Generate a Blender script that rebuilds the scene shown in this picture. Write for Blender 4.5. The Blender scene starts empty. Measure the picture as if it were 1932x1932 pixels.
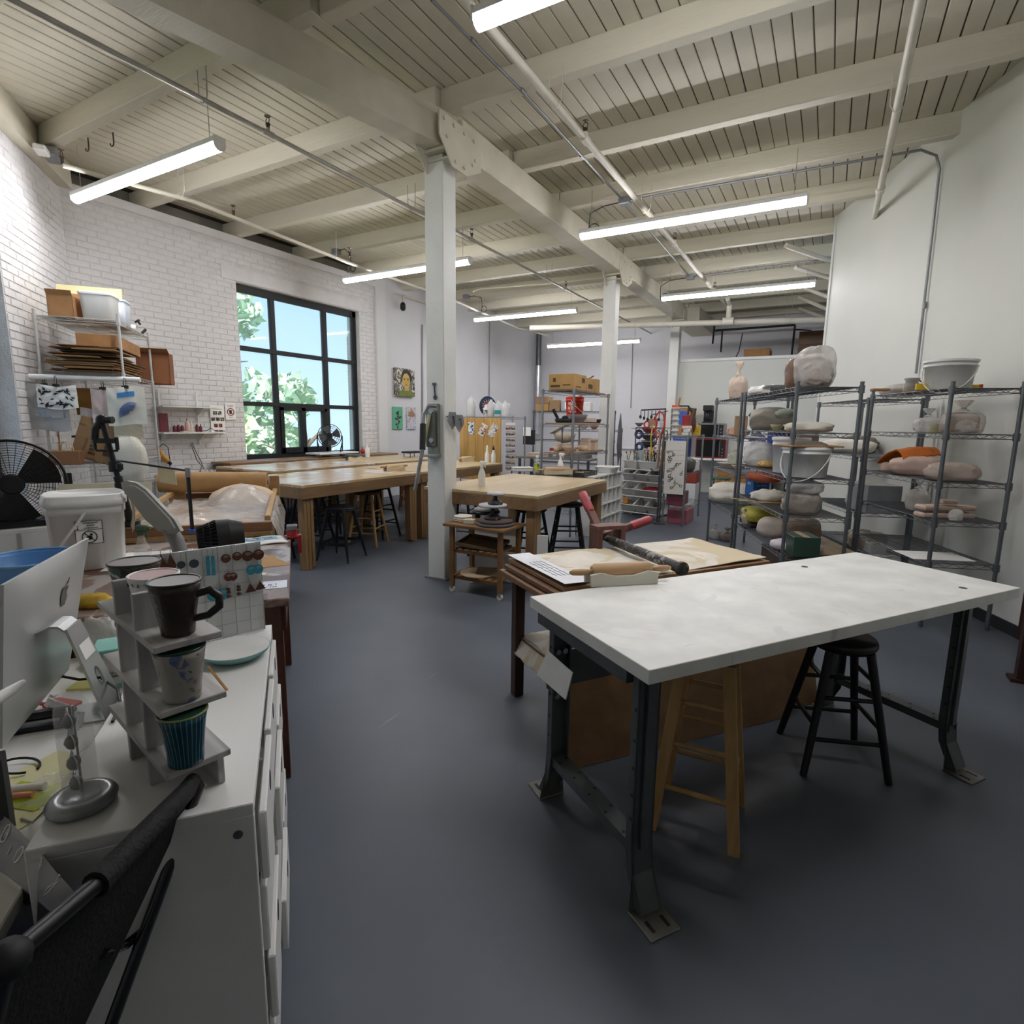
import bpy, math, random
from mathutils import Vector as V, Matrix, noise
random.seed(7)
S = bpy.context.scene
COL = S.collection
# ---------------- camera
cd = bpy.data.cameras.new('camera'); cam = bpy.data.objects.new('camera', cd); COL.objects.link(cam)
cd.sensor_width = 36.0; cd.sensor_fit = 'HORIZONTAL'; cd.lens = 36.0*1048.8/1932
cd.clip_start = .05; cd.clip_end = 300
_p, _r, _y = math.radians(9.1313), math.radians(.7577), math.radians(-29.382)
_f = V((math.sin(_y)*math.cos(_p), math.cos(_y)*math.cos(_p), -math.sin(_p)))
_rt = V((math.cos(_y), -math.sin(_y), 0)); _u = _rt.cross(_f)
_r2 = _rt*math.cos(_r)+_u*math.sin(_r); _u2 = -_rt*math.sin(_r)+_u*math.cos(_r)
cam.matrix_world = Matrix(((_r2.x,_u2.x,-_f.x,0),(_r2.y,_u2.y,-_f.y,0),(_r2.z,_u2.z,-_f.z,1.5),(0,0,0,1)))
S.camera = cam
# ---------------- view, world, sun
S.view_settings.view_transform = 'Standard'; S.view_settings.look = 'None'
S.view_settings.gamma = 1; S.view_settings.use_curve_mapping = False
S.view_settings.exposure = 0.95
S.cycles.use_denoising = True; S.cycles.max_bounces = 10; S.cycles.diffuse_bounces = 6
S.cycles.transparent_max_bounces = 24; S.cycles.caustics_reflective = False; S.cycles.caustics_refractive = False
S.cycles.sample_clamp_indirect = 6
wd = bpy.data.worlds.new('world'); S.world = wd; wd.use_nodes = True
nt = wd.node_tree; bg = nt.nodes['Background']
tc = nt.nodes.new('ShaderNodeTexCoord'); sp = nt.nodes.new('ShaderNodeSeparateXYZ'); rp = nt.nodes.new('ShaderNodeValToRGB')
nt.links.new(tc.outputs['Generated'], sp.inputs[0]); nt.links.new(sp.outputs['Z'], rp.inputs[0]); nt.links.new(rp.outputs[0], bg.inputs[0])
rp.color_ramp.elements[0].position = 0.0; rp.color_ramp.elements[0].color = (.52,.76,1,1)
rp.color_ramp.elements[1].position = .6; rp.color_ramp.elements[1].color = (.15,.42,.9,1)
bg.inputs[1].default_value = .75
sd = bpy.data.lights.new('sun','SUN'); sd.energy = 4.5; sd.angle = .01; sd.color = (1,.95,.86)
sun = bpy.data.objects.new('sun', sd); COL.objects.link(sun)
sun.rotation_euler = V((-.50,.22,-.82)).to_track_quat('-Z','Y').to_euler()   # late morning sun, passes over the roof onto the trees
TUBE = 34.0      # strength of the ceiling tubes

# ---------------- materials
_m = {}
def lin(h):
    h = h.lstrip('#'); c = [int(h[i:i+2],16)/255 for i in (0,2,4)]
    return tuple(x/12.92 if x <= .04045 else ((x+.055)/1.055)**2.4 for x in c)+(1,)
def mat(h, rough=.5, metal=0, var=.10, sc=6, bump=0, bsc=60, alpha=1, trans=0, ior=1.45, emit=0, coat=0, spec=.5, stretch=None, sub=0):
    key = (h,rough,metal,var,sc,bump,bsc,alpha,trans,emit,coat,spec,stretch,sub)
    if key in _m: return _m[key]
    m = bpy.data.materials.new('mat_%d' % len(_m)); m.use_nodes = True; _m[key] = m
    n = m.node_tree; b = n.nodes['Principled BSDF']; L = n.links.new
    c = lin(h)
    t = n.nodes.new('ShaderNodeTexCoord'); out = t.outputs['Object']
    if stretch:
        mp = n.nodes.new('ShaderNodeMapping'); mp.inputs['Scale'].default_value = stretch; L(out, mp.inputs[0]); out = mp.outputs[0]
    z = n.nodes.new('ShaderNodeTexNoise'); z.inputs['Scale'].default_value = sc; z.inputs['Detail'].default_value = 5; L(out, z.inputs['Vector'])
    r = n.nodes.new('ShaderNodeValToRGB'); L(z.outputs[0], r.inputs[0])
    r.color_ramp.elements[0].position = .3; r.color_ramp.elements[1].position = .7
    r.color_ramp.elements[0].color = tuple(max(0,x*(1-var)) for x in c[:3])+(1,)
    r.color_ramp.elements[1].color = tuple(min(1,x*(1+var)) for x in c[:3])+(1,)
    L(r.outputs[0], b.inputs['Base Color'])
    b.inputs['Roughness'].default_value = rough; b.inputs['Metallic'].default_value = metal
    b.inputs['Specular IOR Level'].default_value = spec; b.inputs['Alpha'].default_value = alpha
    b.inputs['Transmission Weight'].default_value = trans; b.inputs['IOR'].default_value = ior
    b.inputs['Coat Weight'].default_value = coat; b.inputs['Coat Roughness'].default_value = .08
    if sub: b.inputs['Subsurface Weight'].default_value = sub
    if emit:
        L(r.outputs[0], b.inputs['Emission Color']); b.inputs['Emission Strength'].default_value = emit
    if bump:
        z2 = n.nodes.new('ShaderNodeTexNoise'); z2.inputs['Scale'].default_value = bsc; z2.inputs['Detail'].default_value = 4; L(out, z2.inputs['Vector'])
        bp = n.nodes.new('ShaderNodeBump'); bp.inputs['Strength'].default_value = bump; bp.inputs['Distance'].default_value = .02
        L(z2.outputs[0], bp.inputs['Height']); L(bp.outputs[0], b.inputs['Normal'])
    return m
def wood(h, h2, sc=3, axis='x', rough=.5, coat=0):
    """wood with grain along an axis of the object"""
    key = ('wood',h,h2,sc,axis,rough,coat)
    if key in _m: return _m[key]
    st = {'x':(.12,1,1),'y':(1,.12,1),'z':(1,1,.12)}[axis]
    m = mat(h, rough, var=.01+len(_m)*1e-6, coat=coat); _m[key] = m
    n = m.node_tree; b = n.nodes['Principled BSDF']; L = n.links.new
    t = n.nodes.new('ShaderNodeTexCoord'); mp = n.nodes.new('ShaderNodeMapping'); mp.inputs['Scale'].default_value = st; L(t.outputs['Object'], mp.inputs[0])
    z = n.nodes.new('ShaderNodeTexNoise'); z.inputs['Scale'].default_value = sc*9; z.inputs['Detail'].default_value = 8; z.inputs['Distortion'].default_value = .6; L(mp.outputs[0], z.inputs['Vector'])
    z2 = n.nodes.new('ShaderNodeTexNoise'); z2.inputs['Scale'].default_value = sc*.7; L(t.outputs['Object'], z2.inputs['Vector'])
    mx = n.nodes.new('ShaderNodeMath'); mx.operation = 'MULTIPLY_ADD'; mx.inputs[1].default_value = .5; L(z2.outputs[0], mx.inputs[0])
    hm = n.nodes.new('ShaderNodeMath'); hm.operation = 'MULTIPLY'; hm.inputs[1].default_value = .5; L(z.outputs[0], hm.inputs[0]); L(hm.outputs[0], mx.inputs[2])
    r = n.nodes.new('ShaderNodeValToRGB'); L(mx.outputs[0], r.inputs[0]); r.color_ramp.elements[0].position = .36; r.color_ramp.elements[1].position = .62
    r.color_ramp.elements[0].color = lin(h2); r.color_ramp.elements[1].color = lin(h); L(r.outputs[0], b.inputs['Base Color'])
    return m
def splotch(base, cols, sc=8, rough=.3, bump=0, thr=.56, kind='noise', stretch=(1,1,1), dist=1.5):
    """base colour with irregular patches of other colours, each from its own noise"""
    key = ('spl',base,tuple(cols),sc,rough,thr,kind,stretch,dist)
    if key in _m: return _m[key]
    m = mat(base, rough, var=.1+len(_m)*1e-6, bump=bump); _m[key] = m
    n = m.node_tree; b = n.nodes['Principled BSDF']; L = n.links.new
    prev = b.inputs['Base Color'].links[0].from_socket
    t = n.nodes.new('ShaderNodeTexCoord')
    for i, c in enumerate(cols):
        mp = n.nodes.new('ShaderNodeMapping'); mp.inputs['Location'].default_value = (3.7*i+1,1.9*i,2.3*i); mp.inputs['Scale'].default_value = stretch
        L(t.outputs['Object'], mp.inputs[0])
        if kind == 'vor':
            z = n.nodes.new('ShaderNodeTexVoronoi'); z.inputs['Scale'].default_value = sc
        elif kind == 'wave':
            z = n.nodes.new('ShaderNodeTexWave'); z.inputs['Scale'].default_value = sc; z.inputs['Distortion'].default_value = dist
        else:
            z = n.nodes.new('ShaderNodeTexNoise'); z.inputs['Scale'].default_value = sc; z.inputs['Detail'].default_value = 3; z.inputs['Distortion'].default_value = dist
        L(mp.outputs[0], z.inputs['Vector'])
        r = n.nodes.new('ShaderNodeValToRGB'); r.color_ramp.elements[0].position = thr; r.color_ramp.elements[1].position = thr+.03
        L(z.outputs[0], r.inputs[0])
        mx = n.nodes.new('ShaderNodeMix'); mx.data_type = 'RGBA'; L(r.outputs[0], mx.inputs['Factor']); L(prev, mx.inputs[6]); mx.inputs[7].default_value = lin(c)
        prev = mx.outputs[2]
    L(prev, b.inputs['Base Color'])
    return m
def plastic_film(h='#e8e6e2', a=.32, rough=.22):
    return mat(h, rough, var=.05, sc=9, alpha=a, bump=.9, bsc=16)
STEEL = mat('#9a9c9e', .35, .85, .12, 9)
STEELD = mat('#5e6266', .4, .7, .15, 9)
ZINC = mat('#c9cac6', .4, .5, .1, 9)
BLACK = mat('#17181b', .38, 0, .2, 9)
BLACKM = mat('#1a1b1e', .6, 0, .2, 9)
WHITE = mat('#e9e9e6', .4, 0, .03, 4)
WHITEP = mat('#dedfdc', .35, 0, .03, 5)
PAPER = mat('#eeeeea', .8, 0, .03, 12)
KRAFT = mat('#b08a5c', .8, 0, .08, 14)
CARD = mat('#a97f55', .85, 0, .1, 10)
CLAY = mat('#8d7460', .75, 0, .1, 8, bump=.2)
BISQ = mat('#cdb6a2', .8, 0, .06, 12)
CLEAR = mat('#f2f6f6', .06, 0, .02, 3, alpha=.22)
GLASSY = mat('#ffffff', .03, 0, .01, 3, trans=1)
MILKY = mat('#e6e8e6', .3, 0, .03, 6, alpha=.78)
FILM = plastic_film(); FILMW = plastic_film('#e4e2dd', .62, .3); FILMC = plastic_film('#d6c3b2', .7, .3)
RED = mat('#c23a32', .4, 0, .08, 8); ORANGE = mat('#c8702c', .9, 0, .12, 20, bump=.3)
BLUE = mat('#2c5bb0', .45, 0, .08, 8)

# ---------------- mesh builder
class MB:
    def __init__(s): s.v=[]; s.f=[]; s.sm=[]; s.M=None
    def add(s, vs, fs, sm=False):
        k = len(s.v)
        if s.M is not None: vs = [s.M @ V(q) for q in vs]
        s.v += [tuple(q) for q in vs]; s.f += [tuple(i+k for i in q) for q in fs]; s.sm += [sm]*len(fs); return s
    def at(s, loc=(0,0,0), rz=0, rx=0, ry=0):
        s.M = Matrix.Translation(loc) @ Matrix.Rotation(rz,4,'Z') @ Matrix.Rotation(ry,4,'Y') @ Matrix.Rotation(rx,4,'X'); return s
    def box(s, x0,y0,z0,x1,y1,z1, b=0):
        if x0>x1: x0,x1=x1,x0
        if y0>y1: y0,y1=y1,y0
        if z0>z1: z0,z1=z1,z0
        if not b:
            return s.add([(x0,y0,z0),(x1,y0,z0),(x1,y1,z0),(x0,y1,z0),(x0,y0,z1),(x1,y0,z1),(x1,y1,z1),(x0,y1,z1)],
                [(0,3,2,1),(4,5,6,7),(0,1,5,4),(1,2,6,5),(2,3,7,6),(3,0,4,7)])
        b = min(b,(x1-x0)*.45,(y1-y0)*.45,(z1-z0)*.45)
        X=(x0,x1);Y=(y0,y1);Z=(z0,z1); vs=[]; ix={}
        for i in (0,1):
            for j in (0,1):
                for k in (0,1):
                    p=(X[i],Y[j],Z[k]); d=(b if i==0 else -b, b if j==0 else -b, b if k==0 else -b)
                    for a in range(3):
                        q=[p[c]+(d[c] if c!=a else 0) for c in range(3)]; ix[i,j,k,a]=len(vs); vs.append(q)
        fs=[]
        def quad(a, v):
            o=[(0,0),(1,0),(1,1),(0,1)]; r=[]
            for (m,n) in o:
                t=[m,n]; t.insert(a,v); r.append(ix[t[0],t[1],t[2],a])
            if a==1: r=r[::-1]
            return tuple(r if v==1 else r[::-1])
        for a in range(3):
            for v in (0,1): fs.append(quad(a,v))
        for a in range(3):
            o=[c for c in range(3) if c!=a]
            for m in (0,1):
                for n in (0,1):
                    def I(t, face):
                        r=[0,0,0]; r[a]=t; r[o[0]]=m; r[o[1]]=n; return ix[r[0],r[1],r[2],face]
                    q=(I(0,o[0]),I(1,o[0]),I(1,o[1]),I(0,o[1]))
                    fs.append(q)
        for i in (0,1):
            for j in (0,1):
                for k in (0,1): fs.append((ix[i,j,k,0],ix[i,j,k,1],ix[i,j,k,2]))
        # fix winding away from centre
        c=V(((x0+x1)/2,(y0+y1)/2,(z0+z1)/2)); g=[]
        for q in fs:
            a0,b0,c0=(V(vs[t]) for t in q[:3]); nn=(b0-a0).cross(c0-a0); mid=sum((V(vs[t]) for t in q),V())/len(q)
            g.append(q if nn.dot(mid-c)>=0 else q[::-1])
        return s.add(vs,g)
    def cbox(s, c, d, b=0): return s.box(c[0]-d[0]/2,c[1]-d[1]/2,c[2]-d[2]/2,c[0]+d[0]/2,c[1]+d[1]/2,c[2]+d[2]/2,b)
    def beam(s, p0, p1, w, h, up=(0,0,1)):
        p0=V(p0);p1=V(p1);d=(p1-p0).normalized();u=V(up)
        if abs(d.dot(u))>.98:u=V((0,1,0)) if abs(d.y)<.9 else V((1,0,0))
        r=d.cross(u).normalized();u=r.cross(d)
        r*=w/2;u*=h/2
        return s.add([p0-r-u,p0+r-u,p0+r+u,p0-r+u,p1-r-u,p1+r-u,p1+r+u,p1-r+u],[(0,1,2,3),(7,6,5,4),(0,4,5,1),(1,5,6,2),(2,6,7,3),(3,7,4,0)])
    def taper(s, p0, p1, a, b):
        """square post from half size a at p0 to b at p1"""
        p0=V(p0);p1=V(p1);vs=[]
        for p,h in ((p0,a),(p1,b)):
            for (x,y) in ((-1,-1),(1,-1),(1,1),(-1,1)): vs.append((p.x+x*h,p.y+y*h,p.z))
        return s.add(vs,[(0,3,2,1),(4,5,6,7),(0,1,5,4),(1,2,6,5),(2,3,7,6),(3,0,4,7)])
    def cyl(s, p0, p1, r0, r1=None, n=12, cap=True, sm=True):
        p0=V(p0);p1=V(p1);r1=r0 if r1 is None else r1
        d=(p1-p0).normalized();u=V((0,0,1)) if abs(d.z)<.9 else V((1,0,0));a=d.cross(u).normalized();b=d.cross(a)
        vs=[]
        for p,r in ((p0,r0),(p1,r1)):
            for i in range(n):
                t=2*math.pi*i/n; vs.append(p+(a*math.cos(t)+b*math.sin(t))*r)
        s.add(vs,[(i,(i+1)%n,n+(i+1)%n,n+i) for i in range(n)],sm)
        if cap:
            s.add(vs[:n],[tuple(range(n))[::-1]]); s.add(vs[n:],[tuple(range(n))])
        return s
    def tube(s, pts, r, n=6, cap=True, closed=False):
        pts=[V(p) for p in pts];m=len(pts);vs=[];ref=None
        for i,p in enumerate(pts):
            if closed: d=pts[(i+1)%m]-pts[i-1]
            else: d=pts[min(i+1,m-1)]-pts[max(i-1,0)]
            d=d.normalized()
            if ref is None: ref=V((0,0,1)) if abs(d.z)<.9 else V((1,0,0))
            a=(ref-d*ref.dot(d)); a=a.normalized() if a.length>1e-5 else d.orthogonal().normalized(); b=d.cross(a); ref=a
            rr=r[i] if isinstance(r,(list,tuple)) else r
            for k in range(n):
                t=2*math.pi*k/n; vs.append(p+(a*math.cos(t)+b*math.sin(t))*rr)
        fs=[]
        for i in range(m if closed else m-1):
            for k in range(n): fs.append((i*n+k,i*n+(k+1)%n,((i+1)%m)*n+(k+1)%n,((i+1)%m)*n+k))
        s.add(vs,fs,True)
        if cap and not closed: s.add(vs[:n],[tuple(range(n))[::-1]]); s.add(vs[-n:],[tuple(range(n))])
        return s
    def lathe(s, prof, c=(0,0,0), n=24, sq=0, fn=None, sm=True):
        """profile of (radius, z); sq>0 squares the section; fn(t,z) scales the radius"""
        vs=[];m=len(prof)
        for (r,z) in prof:
            for k in range(n):
                t=2*math.pi*k/n; q=r
                if sq: q=r*(1/max(abs(math.cos(t)),abs(math.sin(t))))**sq
                if fn: q*=fn(t,z)
                vs.append((c[0]+q*math.cos(t),c[1]+q*math.sin(t),c[2]+z))
        fs=[(i*n+k,i*n+(k+1)%n,(i+1)*n+(k+1)%n,(i+1)*n+k) for i in range(m-1) for k in range(n)]
        s.add(vs,fs,sm)
        if prof[0][0]>1e-4: s.add(vs[:n],[tuple(range(n))[::-1]])
        return s
    def ell(s, c, r, n=16, m=10, amp=0, fr=3, sd=0, flat=None, p=1):
        """lumpy ellipsoid; flat: cut level below centre (fraction); p<1 squares it"""
        vs=[];sg=lambda x:(abs(x)**p)*(1 if x>=0 else -1)
        for j in range(m+1):
            a=-math.pi/2+math.pi*j/m
            for i in range(n):
                t=2*math.pi*i/n; q=V((sg(math.cos(a))*sg(math.cos(t)),sg(math.cos(a))*sg(math.sin(t)),sg(math.sin(a))))
                if amp:
                    w=noise.noise(q*fr+V((sd*7.3,sd*3.1,sd)))+.5*noise.noise(q*fr*2.3+V((sd,sd*5.7,sd*2.2)))
                    q*=1+amp*w
                z=q.z
                if flat is not None: z=max(z,-flat)
                vs.append((c[0]+q.x*r[0],c[1]+q.y*r[1],c[2]+z*r[2]))
        return s.add(vs,[(j*n+i,j*n+(i+1)%n,(j+1)*n+(i+1)%n,(j+1)*n+i) for j in range(m) for i in range(n)],True)
    def grid(s, fn, nu, nv, th=0, sm=True):
        P=[[V(fn(i/nu,j/nv)) for j in range(nv+1)] for i in range(nu+1)]
        vs=[q for r in P for q in r]; w=nv+1
        fs=[(i*w+j,(i+1)*w+j,(i+1)*w+j+1,i*w+j+1) for i in range(nu) for j in range(nv)]
        s.add(vs,fs,sm)
        if th:
            vs2=[q-V((0,0,th)) for q in vs] if not isinstance(th,(tuple,V)) else [q-V(th) for q in vs]
            s.add(vs2,[f[::-1] for f in fs],sm); k=len(vs)
            ed=[i*w for i in range(nu+1)]+[nu*w+j for j in range(1,nv+1)]+[i*w+nv for i in range(nu-1,-1,-1)]+[j for j in range(nv-1,0,-1)]
            s.add(vs+vs2,[(ed[i],ed[i]+k,ed[(i+1)%len(ed)]+k,ed[(i+1)%len(ed)]) for i in range(len(ed))],False)
        return s
    def prism(s, poly, o, ux, uy, th):
        """extrude a 2D polygon: origin o, in-plane axes ux uy, thickness vector th"""
        o=V(o);ux=V(ux);uy=V(uy);th=V(th);n=len(poly)
        a=[o+ux*p[0]+uy*p[1] for p in poly]; b=[q+th for q in a]
        return s.add(a+b,[tuple(range(n)),tuple(range(2*n-1,n-1,-1))]+[(i,i+n,(i+1)%n+n,(i+1)%n) for i in range(n)])
    def torus(s, c, R, r, n=24, m=8, ax='z'):
        pts=[]
        for i in range(n):
            t=2*math.pi*i/n; q={'z':(math.cos(t),math.sin(t),0),'x':(0,math.cos(t),math.sin(t)),'y':(math.cos(t),0,math.sin(t))}[ax]
            pts.append(V(c)+V(q)*R)
        return s.tube(pts,r,m,closed=True)

def _link(name, mb, m):
    me = bpy.data.meshes.new(name); me.from_pydata(mb.v, [], mb.f); me.polygons.foreach_set('use_smooth', mb.sm); me.materials.append(m); me.update()
    o = bpy.data.objects.new(name, me); COL.objects.link(o); return o
def tag(o, label=None, cat=None, group=None, kind=None):
    if label: o['label'] = label
    if cat: o['category'] = cat
    if group: o['group'] = group
    if kind: o['kind'] = kind
    return o
INV = {}
def T(name, label, cat, loc=(0,0,0), rz=0, group=None):
    o = bpy.data.objects.new(name, None); COL.objects.link(o); o.location = loc; o.rotation_euler = (0,0,rz); o.empty_display_size = .05
    tag(o, label, cat, group); return o
def minv(o): return (Matrix.Translation(o.location) @ o.rotation_euler.to_matrix().to_4x4()).inverted()
def P(mb, name, m, parent, label=None, kind=None, world=False):
    """a part: vertices in the frame of its thing (world=True: given in world coordinates)"""
    if world:
        r = parent
        while r.parent: r = r.parent
        I = minv(r); mb.v = [tuple(I @ V(q)) for q in mb.v]
    o = _link(name, mb, m); o.parent = parent; tag(o, label, None, None, kind); return o
def O(mb, name, label, cat, m, loc=(0,0,0), rz=0, group=None, kind=None, world=False):
    """a thing that is one mesh"""
    if world:
        I = (Matrix.Translation(loc) @ Matrix.Rotation(rz,4,'Z')).inverted(); mb.v = [tuple(I @ V(q)) for q in mb.v]
    o = _link(name, mb, m); o.location = loc; o.rotation_euler = (0,0,rz); tag(o, label, cat, group, kind); return o
def struct(mb, name, m, parent=None):
    o = _link(name, mb, m)
    if parent: o.parent = parent
    else: o['kind'] = 'structure'
    return o
def dup(r, loc, rz=None, label=None, scale=None):
    c = r.copy(); COL.objects.link(c); c.location = loc
    if rz is not None: c.rotation_euler = (0,0,rz)
    if label: c['label'] = label
    if scale: c.scale = scale
    for ch in r.children:
        d = ch.copy(); COL.objects.link(d); d.parent = c
        for g in ch.children:
            e = g.copy(); COL.objects.link(e); e.parent = d
    return c
def text(body, o, ux, uy, size, m, parent, name='lettering', world=True, al='CENTER', th=.0006, sx=1):
    """flat lettering: o anchor, ux reading direction, uy up"""
    cu = bpy.data.curves.new(name,'FONT'); cu.body = body; cu.size = size; cu.align_x = al; cu.align_y = 'CENTER'; cu.extrude = th; cu.resolution_u = 2
    tmp = bpy.data.objects.new(name, cu); me = bpy.data.meshes.new_from_object(tmp); me.name = name; me.materials.clear(); me.materials.append(m)
    bpy.data.objects.remove(tmp); bpy.data.curves.remove(cu)
    t = bpy.data.objects.new(name, me); COL.objects.link(t)
    ux=V(ux).normalized(); uy=V(uy); uy=(uy-ux*uy.dot(ux)).normalized(); n=ux.cross(uy); o=V(o)
    W = Matrix(((ux.x*sx,uy.x,n.x,o.x),(ux.y*sx,uy.y,n.y,o.y),(ux.z*sx,uy.z,n.z,o.z),(0,0,0,1)))
    r = parent
    while r.parent: r = r.parent
    t.parent = parent; t.matrix_basis = (minv(r) @ W) if world else W
    return t
PI = math.pi

# ================= THE SETTING =================
XB = -7.6; ZC = 4.25; YF = 14.95
LD = V((.773,-.635,0)); LN = V((.635,.773,0)); LO = V((XB,3.27,0))      # wall_left: from the corner towards the camera
RD = V((-.3681,.9298,0)); RN = V((-.9298,-.3681,0)); RO = V((1.189,5.498,0))  # wall_right: towards the far end
wallm = mat('#d6d7d6', .7, var=.02, sc=2, bump=.05, bsc=120)
walll = mat('#d0d0d3', .75, var=.02, sc=2)
brickm = mat('#d9d8d8', .55, var=.05, sc=5, bump=.35, bsc=45)
mortm = mat('#d0cfcd', .75, var=.08, sc=9, bump=.3, bsc=60)
creamm = mat('#c9c4b2', .6, var=.06, sc=3, bump=.12, bsc=40)
joistm = mat('#cdc8b6', .55, var=.07, sc=2.5, bump=.12, bsc=30, stretch=(.3,2,2))
colm = mat('#dcddd8', .5, var=.04, sc=4, bump=.15, bsc=30)

# floor: painted concrete, scuffed
def floor_mat():
    m = mat('#585e68', .42, var=.16, sc=.9, bump=.04, bsc=18); n = m.node_tree; b = n.nodes['Principled BSDF']; L = n.links.new
    prev = b.inputs['Base Color'].links[0].from_socket; t = n.nodes.new('ShaderNodeTexCoord')
    z = n.nodes.new('ShaderNodeTexVoronoi'); z.inputs['Scale'].default_value = 1.6; L(t.outputs['Object'], z.inputs['Vector'])
    r = n.nodes.new('ShaderNodeValToRGB'); r.color_ramp.elements[0].position = .010; r.color_ramp.elements[0].color = (1,1,1,1); r.color_ramp.elements[1].position = .014; r.color_ramp.elements[1].color = (0,0,0,1)
    L(z.outputs['Distance'], r.inputs[0])
    mx = n.nodes.new('ShaderNodeMix'); mx.data_type = 'RGBA'; L(r.outputs[0], mx.inputs['Factor']); L(prev, mx.inputs[6]); mx.inputs[7].default_value = lin('#c9c9c6')
    mp = n.nodes.new('ShaderNodeMapping'); mp.inputs['Rotation'].default_value = (0,0,.9); mp.inputs['Scale'].default_value = (14,.7,1); L(t.outputs['Object'], mp.inputs[0])
    z2 = n.nodes.new('ShaderNodeTexNoise'); z2.inputs['Scale'].default_value = 2.4; z2.inputs['Detail'].default_value = 2; L(mp.outputs[0], z2.inputs['Vector'])
    r2 = n.nodes.new('ShaderNodeValToRGB'); r2.color_ramp.elements[0].position = .735; r2.color_ramp.elements[1].position = .80; r2.color_ramp.elements[1].color = (.35,.35,.35,1); L(z2.outputs[0], r2.inputs[0])
    m2 = n.nodes.new('ShaderNodeMix'); m2.data_type = 'RGBA'; L(r2.outputs[0], m2.inputs['Factor']); L(mx.outputs[2], m2.inputs[6]); m2.inputs[7].default_value = lin('#8a8d92')
    L(m2.outputs[2], b.inputs['Base Color'])
    z3 = n.nodes.new('ShaderNodeTexNoise'); z3.inputs['Scale'].default_value = 1.3; L(t.outputs['Object'], z3.inputs['Vector'])
    r3 = n.nodes.new('ShaderNodeMapRange'); r3.inputs[3].default_value = .3; r3.inputs[4].default_value = .56; L(z3.outputs[0], r3.inputs[0]); L(r3.outputs[0], b.inputs['Roughness'])
    return m
fl = struct(MB().box(XB-.3,-3.3,-.12, 5,YF+.2,0), 'floor', floor_mat())

# ceiling: deck boards laid along the building over cross joists
ce = struct(MB().box(XB-.6,-3.3,ZC+.014, 5,YF+.2,ZC+.12), 'ceiling', mat('#4a4234', .8))
def ymin(x):
    yl = 3.27-(x-XB)*.635/.773
    return max(-3.1, yl) if x < .2 else -3.1
def ymax(x): return 5.498-(x-1.189)*.9298/.3681 if x > -.1 else YF
x = XB-.1; k = 0
while x < 4.3:
    w = .129; y0 = ymin(x)-.1; y1 = min(YF, ymax(x)+.25)
    if y1 > y0+.1:
        d = random.uniform(0,.003)
        g = .0035+random.choice((0,0,.0015,.003))
        poly = [(g,.014),(g,.006),(g+.006,-.0+d),(w-.009,d),(w-.004,.006),(w-.004,.014)]
        struct(MB().prism([(p[0],p[1]) for p in poly][::-1], (x,y0,ZC), (1,0,0),(0,0,1),(0,y1-y0,0)), 'board', creamm, ce)
    x += w
def xr(y): return 1.189-(y-5.498)*.3681/.9298+.1 if y < 8.9 else 1.5
YJ = [-1.55,-.4,.77,1.86,2.93,4.22,5.46,6.66,7.86,9.06,10.25,11.4,12.6,13.8,14.85]
for i, y in enumerate(YJ):
    xl = XB-.25 if y > 3.27 else XB+(3.27-y)*.773/.635-.1
    if xl < -3.05:
        struct(MB().box(xl,y-.105,4.062,-3.1,y,ZC+.004,.006), 'joist', joistm, ce)
    j = .06 if i in (4,5,6) else .02
    struct(MB().box(max(-3.096,xl),y-.105+j,4.062,xr(y),y+j,ZC+.004,.006), 'joist', joistm, ce)
# girders on the columns
struct(MB().box(-3.23,4.32,3.79,-2.97,8.62,4.062,.01), 'girder', joistm, ce)
struct(MB().box(-3.23,8.63,3.79,-2.97,13.0,4.062,.01), 'girder', joistm, ce)
struct(MB().beam((-3.1,4.31,3.926),(-4.42,-1.6,3.926),.2,.272), 'girder', joistm, ce)
struct(MB().box(-3.25,13.02,3.7,-2.7,14.9,4.062,.01), 'girder', joistm, ce)

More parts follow.
